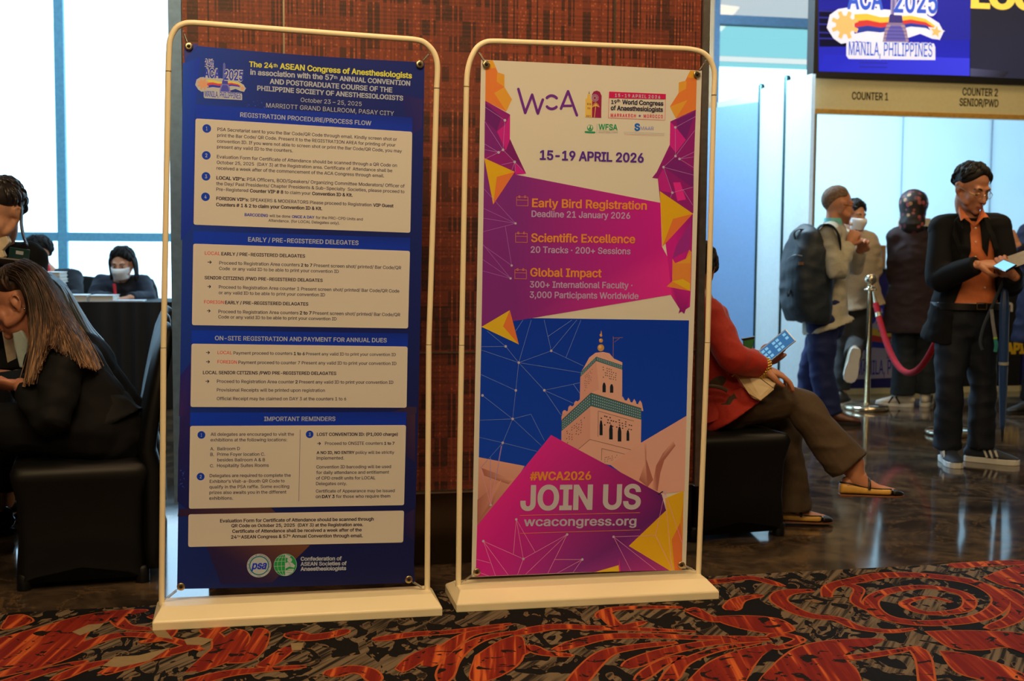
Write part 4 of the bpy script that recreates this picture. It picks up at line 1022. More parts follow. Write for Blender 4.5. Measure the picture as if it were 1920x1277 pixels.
# sand hills with soft stems
SA, SA2, SB = obs(206, 140, 104), obs(196, 128, 92), obs(150, 82, 58)
sh.fill(m, [CF(1640, 690), CF(1310, 885), CF(1090, 1042), CG(1130, 240), CG(1400, 400), CG(1590, 380)], [SA, SA, SA2, SA2, SA2, SA])
sh.fill(m, [CF(1335, 885), CF(1352, 885), CF(1350, 1000), CF(1400, 1152), CG(1330, 350), CG(1270, 300), CG(1310, 180)], [SA2, SA2, SB, SB, SB, SB, SA2])
sh.fill(m, [CF(1545, 870), CF(1560, 905), CF(1480, 1010), CG(1420, 250), CG(1400, 380), CG(1360, 360), CG(1390, 200), CF(1470, 960)], [SA2, SB, SB, SB, SB, SA2, SB, SB])
sh.fill(m, [CG(141, 140), CG(465, 202), CG(300, 460), CG(130, 625)], [SA2, SA2, SB, SB])
sh.fill(m, [CG(160, 215), CG(390, 300), CG(350, 330), CG(180, 270)], [SB, SA2, SB, SB]); sh.fill(m, [CG(132, 440), CG(300, 300), CG(240, 470), CG(130, 600)], [SB, SA2, SB, SB])
# purple and magenta facets
sh.fill(m, [CD(180, 890), CD(395, 1003), CD(1420, 1203), CE(1352, 435), CE(1420, 560), CE(1410, 755), CE(365, 930), CE(152, 968)], [PUR, PUR, MAG, MAG, MAG2, MAG2, PUR, PUR])
sh.fill(m, [CD(1420, 1203), CE(1345, 142), CE(1558, 190), CE(1545, 700), CE(1538, 835), CE(1510, 852), CE(1500, 882), CE(1482, 866), CE(1462, 880), CE(1470, 850), CE(1410, 755), CE(1400, 600)], [MAG, MAG, DMAG, MAG, MAG, DMAG, DMAG, DMAG, DMAG, DMAG, MAG2, MAG])
F(CE, [(1545, 270), (1450, 420), (1420, 515), (1533, 455)], obs(138, 34, 92))
F(CD, [(187, 485), (362, 582), (360, 755), (475, 998), (395, 1006), (180, 890)], DMAG)
F(CD, [(362, 582), (330, 650), (270, 700), (330, 830), (358, 870), (360, 755)], obs(176, 26, 88)); F(CD, [(187, 500), (300, 600), (270, 700), (183, 790)], obs(96, 24, 72)); F(CD, [(183, 620), (270, 700), (312, 830), (181, 860)], obs(112, 28, 80))
F(CD, [(362, 755), (447, 945), (394, 915), (330, 840)], obs(108, 22, 68)); F(CD, [(394, 915), (475, 998), (398, 1003)], MAG)
F(CD, [(1670, 548), (1490, 630), (1488, 790), (1395, 985), (1362, 1027), (1402, 1033), (1420, 1205), (1652, 1275), (1655, 960)], DMAG)
F(CD, [(1490, 632), (1545, 690), (1600, 760), (1530, 850), (1486, 800)], obs(182, 28, 92)); F(CD, [(1668, 560), (1600, 760), (1545, 690), (1530, 620)], obs(104, 26, 76)); F(CD, [(1530, 880), (1655, 980), (1652, 1100), (1440, 950)], obs(108, 26, 76))
F(CD, [(1510, 1060), (1560, 1058), (1600, 1180), (1540, 1190)], MAG2); F(CD, [(1402, 1033), (1440, 960), (1503, 1132), (1420, 1120)], obs(166, 28, 88))
F(CD, [(190, 205), (240, 198), (275, 285), (322, 300), (322, 388), (375, 475), (335, 560), (187, 485)], OR1)
F(CD, [(322, 300), (322, 388), (268, 350), (270, 285)], AMB); F(CD, [(322, 388), (375, 475), (335, 560), (250, 430)], AMB); F(CD, [(190, 205), (240, 198), (262, 252), (189, 262)], obs(216, 140, 34))
F(CD, [(1678, 275), (1630, 272), (1595, 345), (1550, 355), (1548, 430), (1487, 525), (1530, 608), (1670, 548)], OR1)
F(CD, [(1550, 355), (1548, 430), (1600, 400), (1605, 345)], AMB); F(CD, [(1487, 525), (1530, 608), (1610, 480)], AMB); F(CD, [(1678, 275), (1630, 272), (1612, 320), (1677, 330)], obs(216, 140, 34))
F(CD, [(180, 888), (395, 985), (243, 1215)], YL); F(CD, [(395, 985), (268, 1020), (243, 1215)], ORF)
F(CE, [(1338, 65), (1558, 215), (1355, 435)], YL); F(CE, [(1558, 215), (1425, 250), (1355, 435)], ORF)
F(CE, [(1533, 455), (1510, 515), (1440, 545), (1422, 515), (1420, 665), (1383, 700), (1540, 730), (1548, 470)], OR2); F(CE, [(1440, 548), (1540, 545), (1543, 480), (1512, 518)], AMB); F(CE, [(1420, 665), (1490, 650), (1540, 680), (1540, 730)], YL2)
F(CE, [(340, 857), (152, 968), (400, 1085)], YL2); F(CE, [(340, 857), (295, 965), (400, 1085)], ORF)
# closing diamond
sh.fill(m, [CF(665, 828), CG(1430, 402), CG(1460, 515), CG(1198, 765), CG(1487, 936), CG(800, 952), CG(120, 980), CG(130, 622)], [MAG2, DPUR, DPUR, PUR, obs(150, 40, 84), PUR, MAG, MAG2])
F(CG, [(1585, 375), (1452, 430), (1460, 515), (1198, 765), (1485, 938), (1570, 936)], YL); F(CG, [(1580, 560), (1500, 720), (1520, 936), (1570, 936)], ORF); F(CG, [(1583, 440), (1560, 600), (1572, 700)], obs(222, 128, 36))
F(CG, [(955, 950), (1126, 900), (1130, 944)], YL2); F(CG, [(1128, 850), (1140, 944), (1130, 944)], MAG2); F(CG, [(1400, 402), (1435, 378), (1440, 384), (1408, 406)], obs(40, 22, 40))
m.build('banner_sheet', VINYL, bt)
# network of thin lines and dots
WB2 = obs(120, 132, 150)
def net(fr, segs, dots, c, r=.0042):
    h = sh.h(); m = MB()
    for i, (a, b) in enumerate(segs): sh.line(m, fr(*a), fr(*b), .0013, c, h + i * .0000015)
    for a in dots: sh.disc(m, fr(*a), r, obs(196, 168, 150), h + .0002)
    m.build('network_pattern', VINYL, bt)
net(CD, [((187, 530), (325, 622)), ((325, 622), (312, 830)), ((183, 630), (312, 830)), ((181, 788), (281, 848)), ((181, 828), (281, 848)), ((281, 848), (312, 830)), ((281, 848), (185, 895)), ((312, 830), (394, 915)), ((394, 915), (300, 935)), ((394, 915), (370, 985)), ((394, 915), (400, 985)), ((394, 915), (450, 975))],
    [(325, 622), (312, 830), (281, 848), (394, 915)], PK)
net(CD, [((1668, 595), (1525, 672)), ((1525, 672), (1526, 874)), ((1664, 690), (1526, 874)), ((1526, 874), (1442, 952)), ((1554, 894), (1658, 845)), ((1554, 894), (1656, 880)), ((1554, 894), (1654, 955)), ((1442, 952), (1654, 1008)), ((1442, 952), (1504, 1132)), ((1504, 1132), (1650, 1092)), ((1504, 1132), (1490, 1170)), ((1580, 1112), (1648, 1220))],
    [(1525, 672), (1526, 874), (1554, 894), (1442, 952), (1504, 1132)], PK)
net(CE, [((168, 50), (378, 280)), ((166, 180), (378, 280)), ((165, 245), (378, 280)), ((163, 335), (378, 280)), ((310, 300), (352, 560)), ((162, 425), (352, 560)), ((162, 420), (345, 646)), ((160, 520), (345, 646)), ((160, 596), (345, 646))], [(378, 280), (352, 560), (345, 646)], obs(150, 84, 122), .0036)
net(CF, [((162, 192), (338, 190)), ((205, 80), (338, 190)), ((338, 190), (432, 307)), ((162, 216), (432, 307)), ((462, 0), (410, 80)), ((522, 0), (432, 307)), ((432, 307), (666, 222)), ((666, 222), (615, 0)), ((643, 118), (815, 0)), ((666, 222), (850, 0)), ((880, 0), (772, 270)), ((666, 222), (900, 332)), ((432, 307), (875, 378)), ((432, 307), (411, 507)), ((432, 307), (616, 506)), ((160, 392), (411, 507)), ((411, 507), (388, 712)), ((616, 506), (825, 462)), ((825, 462), (878, 450)), ((825, 462), (872, 528)), ((616, 506), (825, 600)), ((616, 506), (735, 682)), ((735, 682), (760, 682)), ((171, 543), (388, 712)), ((148, 722), (388, 712)), ((388, 712), (520, 678)), ((520, 678), (618, 872)), ((388, 712), (595, 905)), ((388, 712), (317, 884)), ((147, 844), (317, 884)), ((317, 884), (562, 946)), ((317, 884), (155, 1068)), ((317, 884), (265, 1152)), ((228, 985), (228, 1152))],
    [(338, 190), (432, 307), (666, 222), (411, 507), (616, 506), (171, 543), (388, 712), (317, 884)], WB2)
net(CG, [((155, 215), (225, 476)), ((225, 150), (225, 476)), ((300, 60), (225, 476)), ((405, 578), (385, 822)), ((405, 578), (455, 856)), ((405, 578), (538, 808)), ((173, 731), (455, 856)), ((173, 731), (258, 972)), ((173, 731), (348, 968)), ((455, 856), (763, 684)), ((455, 856), (415, 965)), ((763, 684), (625, 962)), ((763, 684), (470, 965)), ((122, 858), (222, 885)), ((672, 860), (870, 860)), ((870, 860), (690, 958)), ((870, 860), (805, 952)), ((1090, 700), (1385, 690)), ((1090, 700), (1212, 938)), ((1090, 700), (1390, 936)), ((1385, 690), (1508, 936)), ((1385, 690), (1452, 385)), ((1452, 385), (1502, 936)), ((1452, 385), (1572, 740)), ((125, 945), (210, 975))],
    [(225, 476), (405, 578), (173, 731), (455, 856), (763, 684), (870, 860), (1090, 700), (1452, 382)], obs(196, 116, 122))
# marks and lettering
m = MB(); PP = obs(98, 36, 92); wl = .0086
sh.stroke(m, [CD(420, 402), CD(468, 570), CD(517, 442), CD(557, 574), CD(592, 477)], wl, PP)
ca, cb_ = sh.ab(CD(655, 495)); r = .0253
sh.discab(m, ca, cb_, r, PP, None, r - wl, 24, (40, 140)); sh.discab(m, ca, cb_, r, PP, None, r - wl, 24, (222, 318))
for a_ in (40, 140, 222, 318): sh.discab(m, ca + (r - wl / 2) * math.cos(R(a_)), cb_ + (r - wl / 2) * math.sin(R(a_)), wl / 2, PP, n=12)
sh.stroke(m, [CD(720, 540), CD(770, 418), CD(832, 586)], wl, PP); sh.stroke(m, [CD(735, 520), CD(790, 520)], wl * .9, PP)
MR = obs(132, 24, 50); YT = obs(206, 154, 60)
F(CD, [(938, 602), (938, 440), (950, 420), (972, 413), (994, 422), (1006, 450), (1003, 604)], MR)
F(CD, [(893, 470), (940, 472), (938, 602), (890, 600)], YT); F(CD, [(906, 440), (928, 440), (928, 472), (905, 471)], YT); F(CD, [(914, 436), (918, 414), (922, 436)], obs(90, 60, 40))
for x, y in ((905, 500), (915, 501), (926, 502), (908, 530), (920, 531), (900, 585), (910, 586), (922, 586)): F(CD, [(x, y), (x + 5, y), (x + 5, y + 14), (x, y + 14)], obs(120, 60, 40))
for k in range(16):
    t = k * math.pi / 8; sh.line(m, CD(958 + 8 * math.cos(t), 465 + 8 * math.sin(t)), CD(958 + 29 * math.cos(t), 465 + 29 * math.sin(t)), .0011, obs(210, 180, 160)); sh.disc(m, CD(958 + 24 * math.cos(t + .2), 465 + 24 * math.sin(t + .2)), .0008, obs(210, 180, 160), n=8)
for k in range(11):
    t = math.pi * (1 + k / 10); sh.line(m, CD(965, 518), CD(965 + 26 * math.cos(t), 518 + 24 * math.sin(t) + 6 * abs(math.cos(t)) * 2), .0016, YT)
sh.line(m, CD(965, 515), CD(955, 602), .002, YT)
RED2 = obs(176, 22, 56); BK = obs(36, 28, 40)
sh.fill(m, [CD(1060, 420), CD(1457, 437), CD(1456, 474), CD(1059, 465)], RED2)
for a, b in (((1060, 420), (1053, 605)), ((1053, 605), (1452, 621)), ((1457, 437), (1452, 621))): sh.line(m, CD(*a), CD(*b), .0011, RED2)
T(m, CD, [('1 5 - 1 9  A P R I L  2 0 2 6', (1100, 457), (1418, 470), LITE, .03, 22 / 3.756), ('19', (1073, 505), (1112, 507), BK, .03), ('th', (1114, 493), (1136, 494), BK, .02), ('World Congress', (1150, 508), (1441, 519), BK, .03, 30 / 3.756),
    ('of Anaesthesiologists', (1070, 549), (1438, 562), BK, .03, 30 / 3.756), ('M A R R A K E C H', (1070, 597), (1247, 601), RED2, .03, 22 / 3.756), ('M O R O C C O', (1302, 603), (1437, 607), RED2, .03, 22 / 3.756)])
for k in range(4): t = k * math.pi / 4; sh.line(m, CD(1274 - 9 * math.cos(t), 591 - 9 * math.sin(t)), CD(1274 + 9 * math.cos(t), 591 + 9 * math.sin(t)), .0012, PP)
GN = obs(30, 116, 62); sh.disc(m, CD(925, 675), .0102, GN); sh.disc(m, CD(925, 672), .0076, WH); sh.disc(m, CD(925, 672), .0068, GN)
F(CD, [(910, 660), (924, 656), (922, 672), (914, 680), (908, 670)], WH); F(CD, [(930, 658), (942, 664), (938, 684), (930, 676)], WH); F(CD, [(886, 698), (962, 702), (960, 713), (888, 710)], GN)
sh.line(m, CD(974, 648), CD(972, 712), .0008, obs(120, 120, 110)); GY = obs(128, 118, 104)
T(m, CD, [('WFSA', (984, 687), (1118, 690), GN, .02, 38 / 3.756), ('ANAESTHESIOLOGISTS', (984, 710), (1118, 713), GY, .0, 8 / 3.756), ('WORLD FEDERATION OF SOCIETIES OF', (984, 699), (1118, 702), obs(170, 120, 80), 0, 6 / 3.756),
    ('S', (1236, 693), (1276, 694), obs(24, 100, 160), .04, 46 / 3.756), ('MAAR', (1280, 690), (1372, 692), obs(50, 72, 130), -.01, 24 / 3.756)])
sh.line(m, CD(1160, 706), CD(1450, 714), .0007, GY); sh.line(m, CD(1164, 722), CD(1446, 731), .0007, obs(196, 120, 90)); sh.line(m, CD(1164, 716), CD(1446, 724), .0006, GY)
m.build('congress_logo', VINYL, bt)
m = MB(); T(m, CD, [('15-19 APRIL 2026', (570, 897), (1302, 918), obs(74, 36, 92), .03, 62 / 3.756)]); m.build('date_lettering', VINYL, bt)
m = MB(); OT = obs(222, 128, 40); PT = obs(206, 160, 160)
FT = [('Early Bird Registration', (487, 170), (1250, 188), OT, .022, 54 / 3.548), ('Deadline 21 January 2026', (484, 236), (1140, 249), PT, .018, 41 / 3.548), ('Scientific Excellence', (481, 402), (1173, 411), OT, .022, 54 / 3.548), ('20 Tracks \u00b7 200+ Sessions', (478, 474), (1142, 485), PT, .018, 41 / 3.548),
    ('Global Impact', (475, 632), (950, 638), OT, .022, 54 / 3.548), ('300+ International Faculty \u00b7', (472, 706), (1155, 712), PT, .018, 41 / 3.548), ('3,000 Participants Worldwide', (471, 774), (1195, 783), PT, .018, 41 / 3.548)]
for r_ in (FT[:2], FT[2:4], FT[4:]):
    m = MB(); T(m, CE, r_); m.build('feature_lettering', VINYL, bt)
for x0, y0, x1, y1 in ((385, 104, 460, 164), (378, 345, 455, 407), (373, 588, 450, 649)):
    m = MB(); w = .0012; h = sh.h()
    for i, (a, b) in enumerate((((x0, y0), (x1, y0 + 2)), ((x0, y1 - 2), (x1, y1)), ((x0, y0), (x0, y1 - 2)), ((x1, y0 + 2), (x1, y1)), ((x0, y0 + 20), (x1, y0 + 22)))): sh.line(m, CE(*a), CE(*b), w, OT, h + i * .000006)
    for k in (18, 56): sh.stroke(m, [CE(x0 + k - 4, y0 + 5), CE(x0 + k - 4, y0 - 8), CE(x0 + k + 4, y0 - 8), CE(x0 + k + 4, y0 + 5), CE(x0 + k - 4, y0 + 5)], w, OT, caps=False)
    m.build('calendar_icon', VINYL, bt)
m = MB(); T(m, CG, [('#WCA2026', (500, 302), (932, 297), OT, .03, 58 / 3.756), ('JOIN US', (432, 510), (1280, 498), obs(206, 178, 150), .03, 170 / 3.756), ('wcacongress.org', (457, 624), (1250, 618), obs(206, 178, 160), .02, 62 / 3.756)])
sh.line(m, CG(430, 550), CG(1277, 530), .0014, OT); sh.line(m, CG(430, 676), CG(1277, 651), .0014, OT)
m.build('closing_lettering', VINYL, bt)
# ---------------------------------------------------------------- registration booth
B0 = fl(1510, 741); BT = lambda px, py=600: (onp(px, py, B0, W) - B0).dot(U); BZ = lambda px, py: onp(px, py, B0, W).z
b_ = lambda t, d, z: B0 + U * t + W * d + Z * z
CREAMB = mk('cream_header_board', (214, 208, 166), 0.5, var=0.03); GOLD = mk('gold_edge_strip', (214, 168, 84), 0.35, 0.3); BLACK = mk('matt_black_board', (20, 20, 22), 0.5)
booth = thing('registration_booth', B0, 'cream and white registration booth with numbered counter header and bright panels', 'booth', YAW)
def bx(mb, t0, t1, d0, d1, z0, z1): mb.box(b_((t0 + t1) / 2, (d0 + d1) / 2, (z0 + z1) / 2), (t1 - t0, d1 - d0, z1 - z0), RB)
zh0, zh1, zg = BZ(1535, 214), BZ(1535, 147), BZ(1535, 205)
RT = BT(1920) + 0.9
f = MB(); bx(f, -.015, .03, -.02, .03, 0, zh0); f.build('corner_post', GOLDP, booth)
f = MB(); bx(f, 0, RT, -.03, .03, zg, zh1); f.build('header_board', CREAMB, booth)
f = MB(); bx(f, 0, RT, -.035, .03, zh0, zg); f.build('header_edge_strip', GOLD, booth)
shh = Sheet(b_(0, -.0305, 0), U, -W); shh.mpp = 10 / F_PX
CH = lambda x, y: (1320 + x / 3.2, y / 3.2)
INKH = lin(30, 26, 24)
for t, a, b in (('COUNTER 1', (887, 596), (1105, 602)), ('COUNTER 2', (1550, 571), (1762, 578)), ('SENIOR/PWD', (1532, 634), (1766, 642))):
    m = MB(); shh.text(m, t, CH(*a), CH(*b), INKH, .022, 43 / 3.2); m.build('counter_lettering', BOARD, booth)
DEP = 2.05
pw = BT(1859) - BT(1692)
bk = lambda px: (onp(px, 300, b_(0, DEP, 0), W) - B0).dot(U)
seams = [bk(1692) - (bk(1859) - bk(1692)) * k for k in (2, 1, 0, -1, -2)]
seams = [max(s, 0.02) for s in seams]
WPAN = mk('white_booth_panel', (226, 236, 240), 0.5, var=0.02, scale=2); translucent(WPAN, .5)
for a, b in zip(seams, seams[1:]):
    if b - a > .05:
        f = MB(); bx(f, a + .006, b - .006, DEP, DEP + .02, 0.02, 2.46); f.build('back_panel', WPAN, booth)
        f = MB(); bx(f, b - .014, b + .014, DEP + .004, DEP + .03, 0, 2.46); f.build('panel_post', mk('pale_alu_post', (150, 170, 200), 0.4, 0.4), booth)
for k in range(2):
    f = MB(); bx(f, 0, .02, .03 + k, 1.02 + k, 0.02, 2.46); f.build('side_panel', WPAN, booth)
f = MB(); bx(f, 0.3, 2.2, .10, .20, 2.30, 2.36); lb = f.build('added_light_batten', mk('added_batten_housing', (220, 225, 230), 0.5), booth)  # unseen batten, added to go with the booth fill light
l = area('added_booth_fill', b_(1.25, .20, 2.28), b_(1.25, 2.0, 1.05), 1.8, .12, (0.50, 0.84, 1.0), 62)  # unseen cool light added to brighten the back panels

# lit display above the header
zd1 = zh1 + 1.05
t_ = b_(0, -.05, zh1); dis = thing('display_screen', t_, 'wide lit screen with blue congress mark on top of the booth header', 'screen', YAW)
f = MB(); bx(f, -.03, RT, -.06, .06, zh1 + .002, zd1); f.build('screen_casing', BLACK, dis)
shd = Sheet(b_(0, -.0605, 0), U, -W); shd.mpp = 10 / F_PX
obs_ = obs
def obs(r, g, b): return lin(r, g, b)
m = MB(); D1 = (CH(685, -330), CH(1600, -330), CH(1594, 455), CH(688, 428)); n1, n2, n3 = lin(24, 24, 80), lin(40, 44, 190), lin(58, 62, 226)
shd.fill(m, D1, [n1, n1, n2, n2]); shd.fill(m, [CH(900, 330), CH(1594, 350), CH(1592, 455), CH(700, 428), CH(720, 330)], [n2, n3, n3, n2, n2]); shd.fill(m, [CH(1390, -330), CH(1600, -330), CH(1598, 240), CH(1400, 240)], [lin(40, 42, 150)] * 4)
shd.fill(m, [CH(690, 60), CH(800, 60), CH(900, 280), CH(692, 280)], [lin(18, 18, 44)] * 4)
for y in (60, 100, 140, 190, 225): shd.fill(m, [CH(690, y), CH(790, y + 3), CH(780, y + 12), CH(690, y + 10)], lin(44, 44, 130))
for y in (370, 395): shd.fill(m, [CH(930, y), CH(1100, y + 4), CH(1100, y + 14), CH(930, y + 12)], lin(44, 46, 170))
k_ = 2.28 / 3.2
aca_logo(shd, m, lambda x, y: CH(845 + 2.26 * x, 150 + 2.36 * y + .05 * x), lin(54, 86, 196), lin(246, 176, 110), k_, 'all', lin(214, 218, 238))
m.build('congress_slide', SCREEN, dis)
m = MB(); BG = lin(36, 34, 40)
shd.fill(m, [CH(1600, -330), CH(2600, -330), CH(2600, 500), CH(1598, 460)], [BG, BG, BG, lin(44, 46, 66)])
shd.fill(m, [CH(1598, 410), CH(1830, 430), CH(1800, 462), CH(1597, 456)], [lin(74, 78, 110), BG, BG, lin(70, 74, 104)])
shd.text(m, 'LOCAL', CH(1600, 40), CH(2260, 66), lin(226, 200, 84), .05, 40)
m.build('counter_slide', SCREEN, dis)
obs = obs_

# counters
def counter(px0, px1, label, body):
    t0, t1 = BT(px0, 650), BT(px1, 650); zt = BZ(1650, 504)
    t = thing('registration_counter', b_(t0, 0, 0), label, 'counter', YAW, 'registration counters of the booth')
    f = MB(); bx(f, t0 + .004, t1 - .004, 0, .48, .045, zt - .03); f.build('counter_body', body, t)
    f = MB(); bx(f, t0, t1, -.012, .5, zt - .03, zt); f.build('counter_top', BLACK, t, .003)
    f = MB(); bx(f, t0 + .004, t1 - .004, -.008, .46, 0, .045); f.build('kick_strip', CREAMB, t)
    return t, t0, t1, zt
NAVYB = mk('navy_printed_board', (34, 34, 110), 0.5, var=0.05)
c1, t0, t1, ZT = counter(1556, 1740, 'dark blue counter printed with the congress mark, behind the first brass post', NAVYB)
shc = Sheet(b_(0, -.0006, 0), U, -W); shc.mpp = 10 / F_PX
C5 = lambda x, y: (1440 + x / 3.756, 560 + y / 3.756)
C4 = lambda x, y: (1440 + x / 3.99, 300 + y / 3.99)
m = MB(); wh = lin(176, 170, 196); bl = lin(46, 50, 170)
mp = lambda x, y: (1600 + x * .62, 641 + y * .82 - .02 * x)
def obs(r, g, b): o = lin(r, g, b); return tuple(min(1, x * 1.1) for x in o[:3]) + (1,)
aca_logo(shc, m, mp, lin(46, 50, 170), lin(226, 150, 80), .78, 'all', wh)
obs = obs_
m.build('printed_front', BOARD, c1)
c2, t0, t1, _ = counter(1743, 1915, 'black counter with white and yellow lettering, behind the standing man', BLACK)
m = MB(); shc.text(m, 'n a', (1885, 584), (1921, 583), lin(196, 190, 180), .03, 21); m.build('counter_lettering', BOARD, c2); m = MB(); shc.text(m, 'API', (1885, 663), (1921, 662), lin(216, 176, 40), .06, 19); m.build('counter_lettering', BOARD, c2)
counter(1918, 2080, 'second dark blue counter just beyond the black lettered counter', NAVYB)
# things on the counter
def onc(px, d): return b_(BT(px, 500), d, ZT)
p = onc(1660, .14); t = thing('picture_frame', p, 'small tan framed picture standing on the blue counter', 'picture frame', YAW)
f = MB(); f.box(p + Z * .092, (.14, .03, .184), RB); f.build('frame', mk('tan_frame', (156, 124, 84), 0.5), t, .004)
f = MB(); f.box(p + Z * .085 - W * .016, (.09, .004, .12), RB); f.build('picture', mk('pale_picture', (150, 140, 140), 0.5, var=.4, scale=30), t)
p = onc(1632, .25); t = thing('laptop', p, 'dark laptop standing open at the blue counter, screen seen from behind', 'laptop', YAW)
f = MB(); f.box(p + Z * .008 + W * .08, (.30, .2, .014), RB); f.build('keyboard_base', BLACK, t, .003)
Rl = RB @ Matrix.Rotation(R(-12), 3, 'X'); f = MB(); f.box(p + Z * .125 - W * .03, (.30, .008, .21), Rl); f.build('screen_lid', mk('dark_lid', (42, 50, 58), 0.4), t, .003)

# ---------------------------------------------------------------- stanchions and rope
STEEL = mk('polished_steel', (214, 204, 180), 0.2, 0.95, var=.03)
def stanchion(c, label):
    c = V((c.x, c.y, 0)); t = thing('stanchion', c, label, 'stanchion', 0, 'polished rope posts')
    f = MB(); f.lathe(c, [(.14, 0), (.155, .004), (.158, .02), (.15, .032), (.06, .042), (.026, .05)], 40); f.build('base', STEEL, t)
    f = MB(); f.lathe(c, [(.022, .045), (.022, .86), (.03, .862), (.03, .872), (.022, .876), (.02, .89)], 24); f.build('post', STEEL, t)
    f = MB(); f.lathe(c, [(.018, .885), (.03, .9)] + [(.042 * math.cos(R(a)), .928 + .042 * math.sin(R(a))) for a in range(-40, 91, 13)], 24); f.build('ball_top', STEEL, t)
    f = MB(); f.lathe(c, [(.022, .85), (.045, .852), (.045, .862), (.022, .866)], 24)
    f.build('rope_collar', STEEL, t)
    return t, c
st1, sc1 = stanchion(fl(1625, 768), 'polished rope post standing in front of the blue counter')
st2, sc2 = stanchion(fl(1783, 815), 'polished rope post mostly hidden behind the standing man with the phone')
a = sc1 + (sc2 - sc1).normalized() * .05 + Z * .845; b = sc2 + (sc1 - sc2).normalized() * .05 + Z * .845
rp = thing('barrier_rope', V((a.x, a.y, a.z - .5)), 'red velvet rope sagging between two polished posts', 'rope')
pts = []
for k in range(25):
    s_ = k / 24; q = a.lerp(b, s_); q.z -= .52 * (1 - (2 * s_ - 1) ** 2); pts.append(q)
f = MB(); f.tube(pts[1:-1], .021, 14, 2); f.build('velvet_rope', mk('red_velvet', (150, 8, 28), 0.75, var=.2, sheen=.08, spec=.2), rp)
for i, j in ((0, 2), (24, 22)):
    d = pts[j] - pts[i]; f = MB(); f.tube([pts[i], pts[i] + d * .5, pts[j] + d * .1], .02, 14, 2, rad=[.006, .014, .024]); f.build('end_ferrule', STEEL, rp)
    f = MB(); hk = [pts[i] + V((0, 0, .02)) + V((math.cos(R(x)) * .014, 0, math.sin(R(x)) * .02)) for x in range(-90, 200, 30)]; f.tube(hk, .004, 8, 2); f.build('snap_hook', STEEL, rp)

# ---------------------------------------------------------------- covered chairs
STRETCH = mk('black_stretch_cover', (10, 11, 13), 0.5, var=.15, scale=14, spec=.3)
def chair_cover():
    """faces +x, seat 0.45 high, origin on the floor under the seat's middle"""
    t = thing('banquet_chair', (0, 0, 0), 'x', 'chair', 0, 'chairs in black stretch covers')
    n = 48; rr = []
    def ring(hx, hy, z, arch, cx=0.0, p=.16):
        o = []
        for k in range(n):
            a = 2 * math.pi * k / n; c, s = math.cos(a), math.sin(a)
            x = math.copysign(abs(c) ** p, c) * hx; y = math.copysign(abs(s) ** p, s) * hy
            m_ = max(0.0, 1 - min(abs(x) / hx, abs(y) / hy) ** 2.2)
            o.append(V((x + cx, y, z + arch * m_)))
        return o
    m = MB()
    m.rings([ring(.205, .205, .012, .055), ring(.212, .212, .02, .052), ring(.202, .205, .16, .02), ring(.207, .21, .30, 0), ring(.222, .222, .365, 0), ring(.226, .226, .39, 0), ring(.215, .215, .415, 0), ring(.16, .16, .427, 0), ring(.05, .05, .430, 0)])
    m.build('seat_cover', STRETCH, t)
    # back: a rounded slab from seat height up, leaning away
    m = MB(); rr = []
    for k in range(13):
        s_ = k / 12; z = .05 + s_ * .81; x = -.215 - .115 * max(0, (z - .42)) ** 1.25 * 2.0 - (.02 if z < .4 else 0)
        hw = .212 - .05 * max(0, s_ - .72) ** 2 * 10; th = .026 + .012 * (1 - s_)
        if k == 12: hw *= .93; th *= .55
        rr.append([V((x + th * math.copysign(abs(math.cos(a)) ** .6, math.cos(a)), hw * math.copysign(abs(math.sin(a)) ** .35, math.sin(a)), z)) for a in [2 * math.pi * q / 28 for q in range(28)]])
    top = rr[-1]; cz = sum(top, V()) / len(top)
    rr.append([cz + (p_ - cz) * .8 + Z * .016 for p_ in top]); rr.append([cz + (p_ - cz) * .35 + Z * .022 for p_ in top])
    m.rings(rr); m.build('back_cover', STRETCH, t)
    for sx in (-1, 1):
        for sy in (-1, 1):
            m = MB(); m.lathe((sx * .185 - (.012 if sx < 0 else 0), sy * .185, 0), [(.022, 0), (.024, .004), (.024, .05), (.018, .06)], 14); m.build('leg_pocket', STRETCH, t)
    return t
ch0 = chair_cover()
def put_chair(first, c, ang, label):
    if first: ch0.location = c; ch0.rotation_euler = (0, 0, ang); ch0['label'] = label; return ch0
    return copy_tree(ch0, c, ang, label)
pa, pb_ = fl(25, 1112), fl(280, 1094); dv = (pa - pb_); dv.z = 0; dv.normalize(); perp = V((dv.y, -dv.x, 0))   # perp points away from the camera
if perp.y < 0: perp = -perp
angL = math.atan2(dv.y, dv.x)
chA = (pa + pb_) / 2 + perp * .215; chA.z = 0
put_chair(True, chA, angL, 'black covered chair nearest the camera, the long-haired woman in black sits on it')
chB = chA + V((-.155, .56, 0)); put_chair(False, chB, angL, 'black covered chair second in the row by the cream stand, behind the nearest one')
chC = chA + V((-.30, 1.12, 0)); put_chair(False, chC, angL + .05, 'black covered chair farthest in the row, its back rising behind two other chair backs')
pa, pb_ = fl(1472, 1005), fl(1290, 1018); dv = (pa - pb_); dv.z = 0; dv.normalize(); perp = V((-dv.y, dv.x, 0))
chF = fl(1472, 1005) - dv * .205 + perp * .205; chF.z = 0; angF = math.atan2(dv.y, dv.x)
put_chair(False, chF, angF, 'black covered chair beside the magenta banner, under the woman in the red jacket')

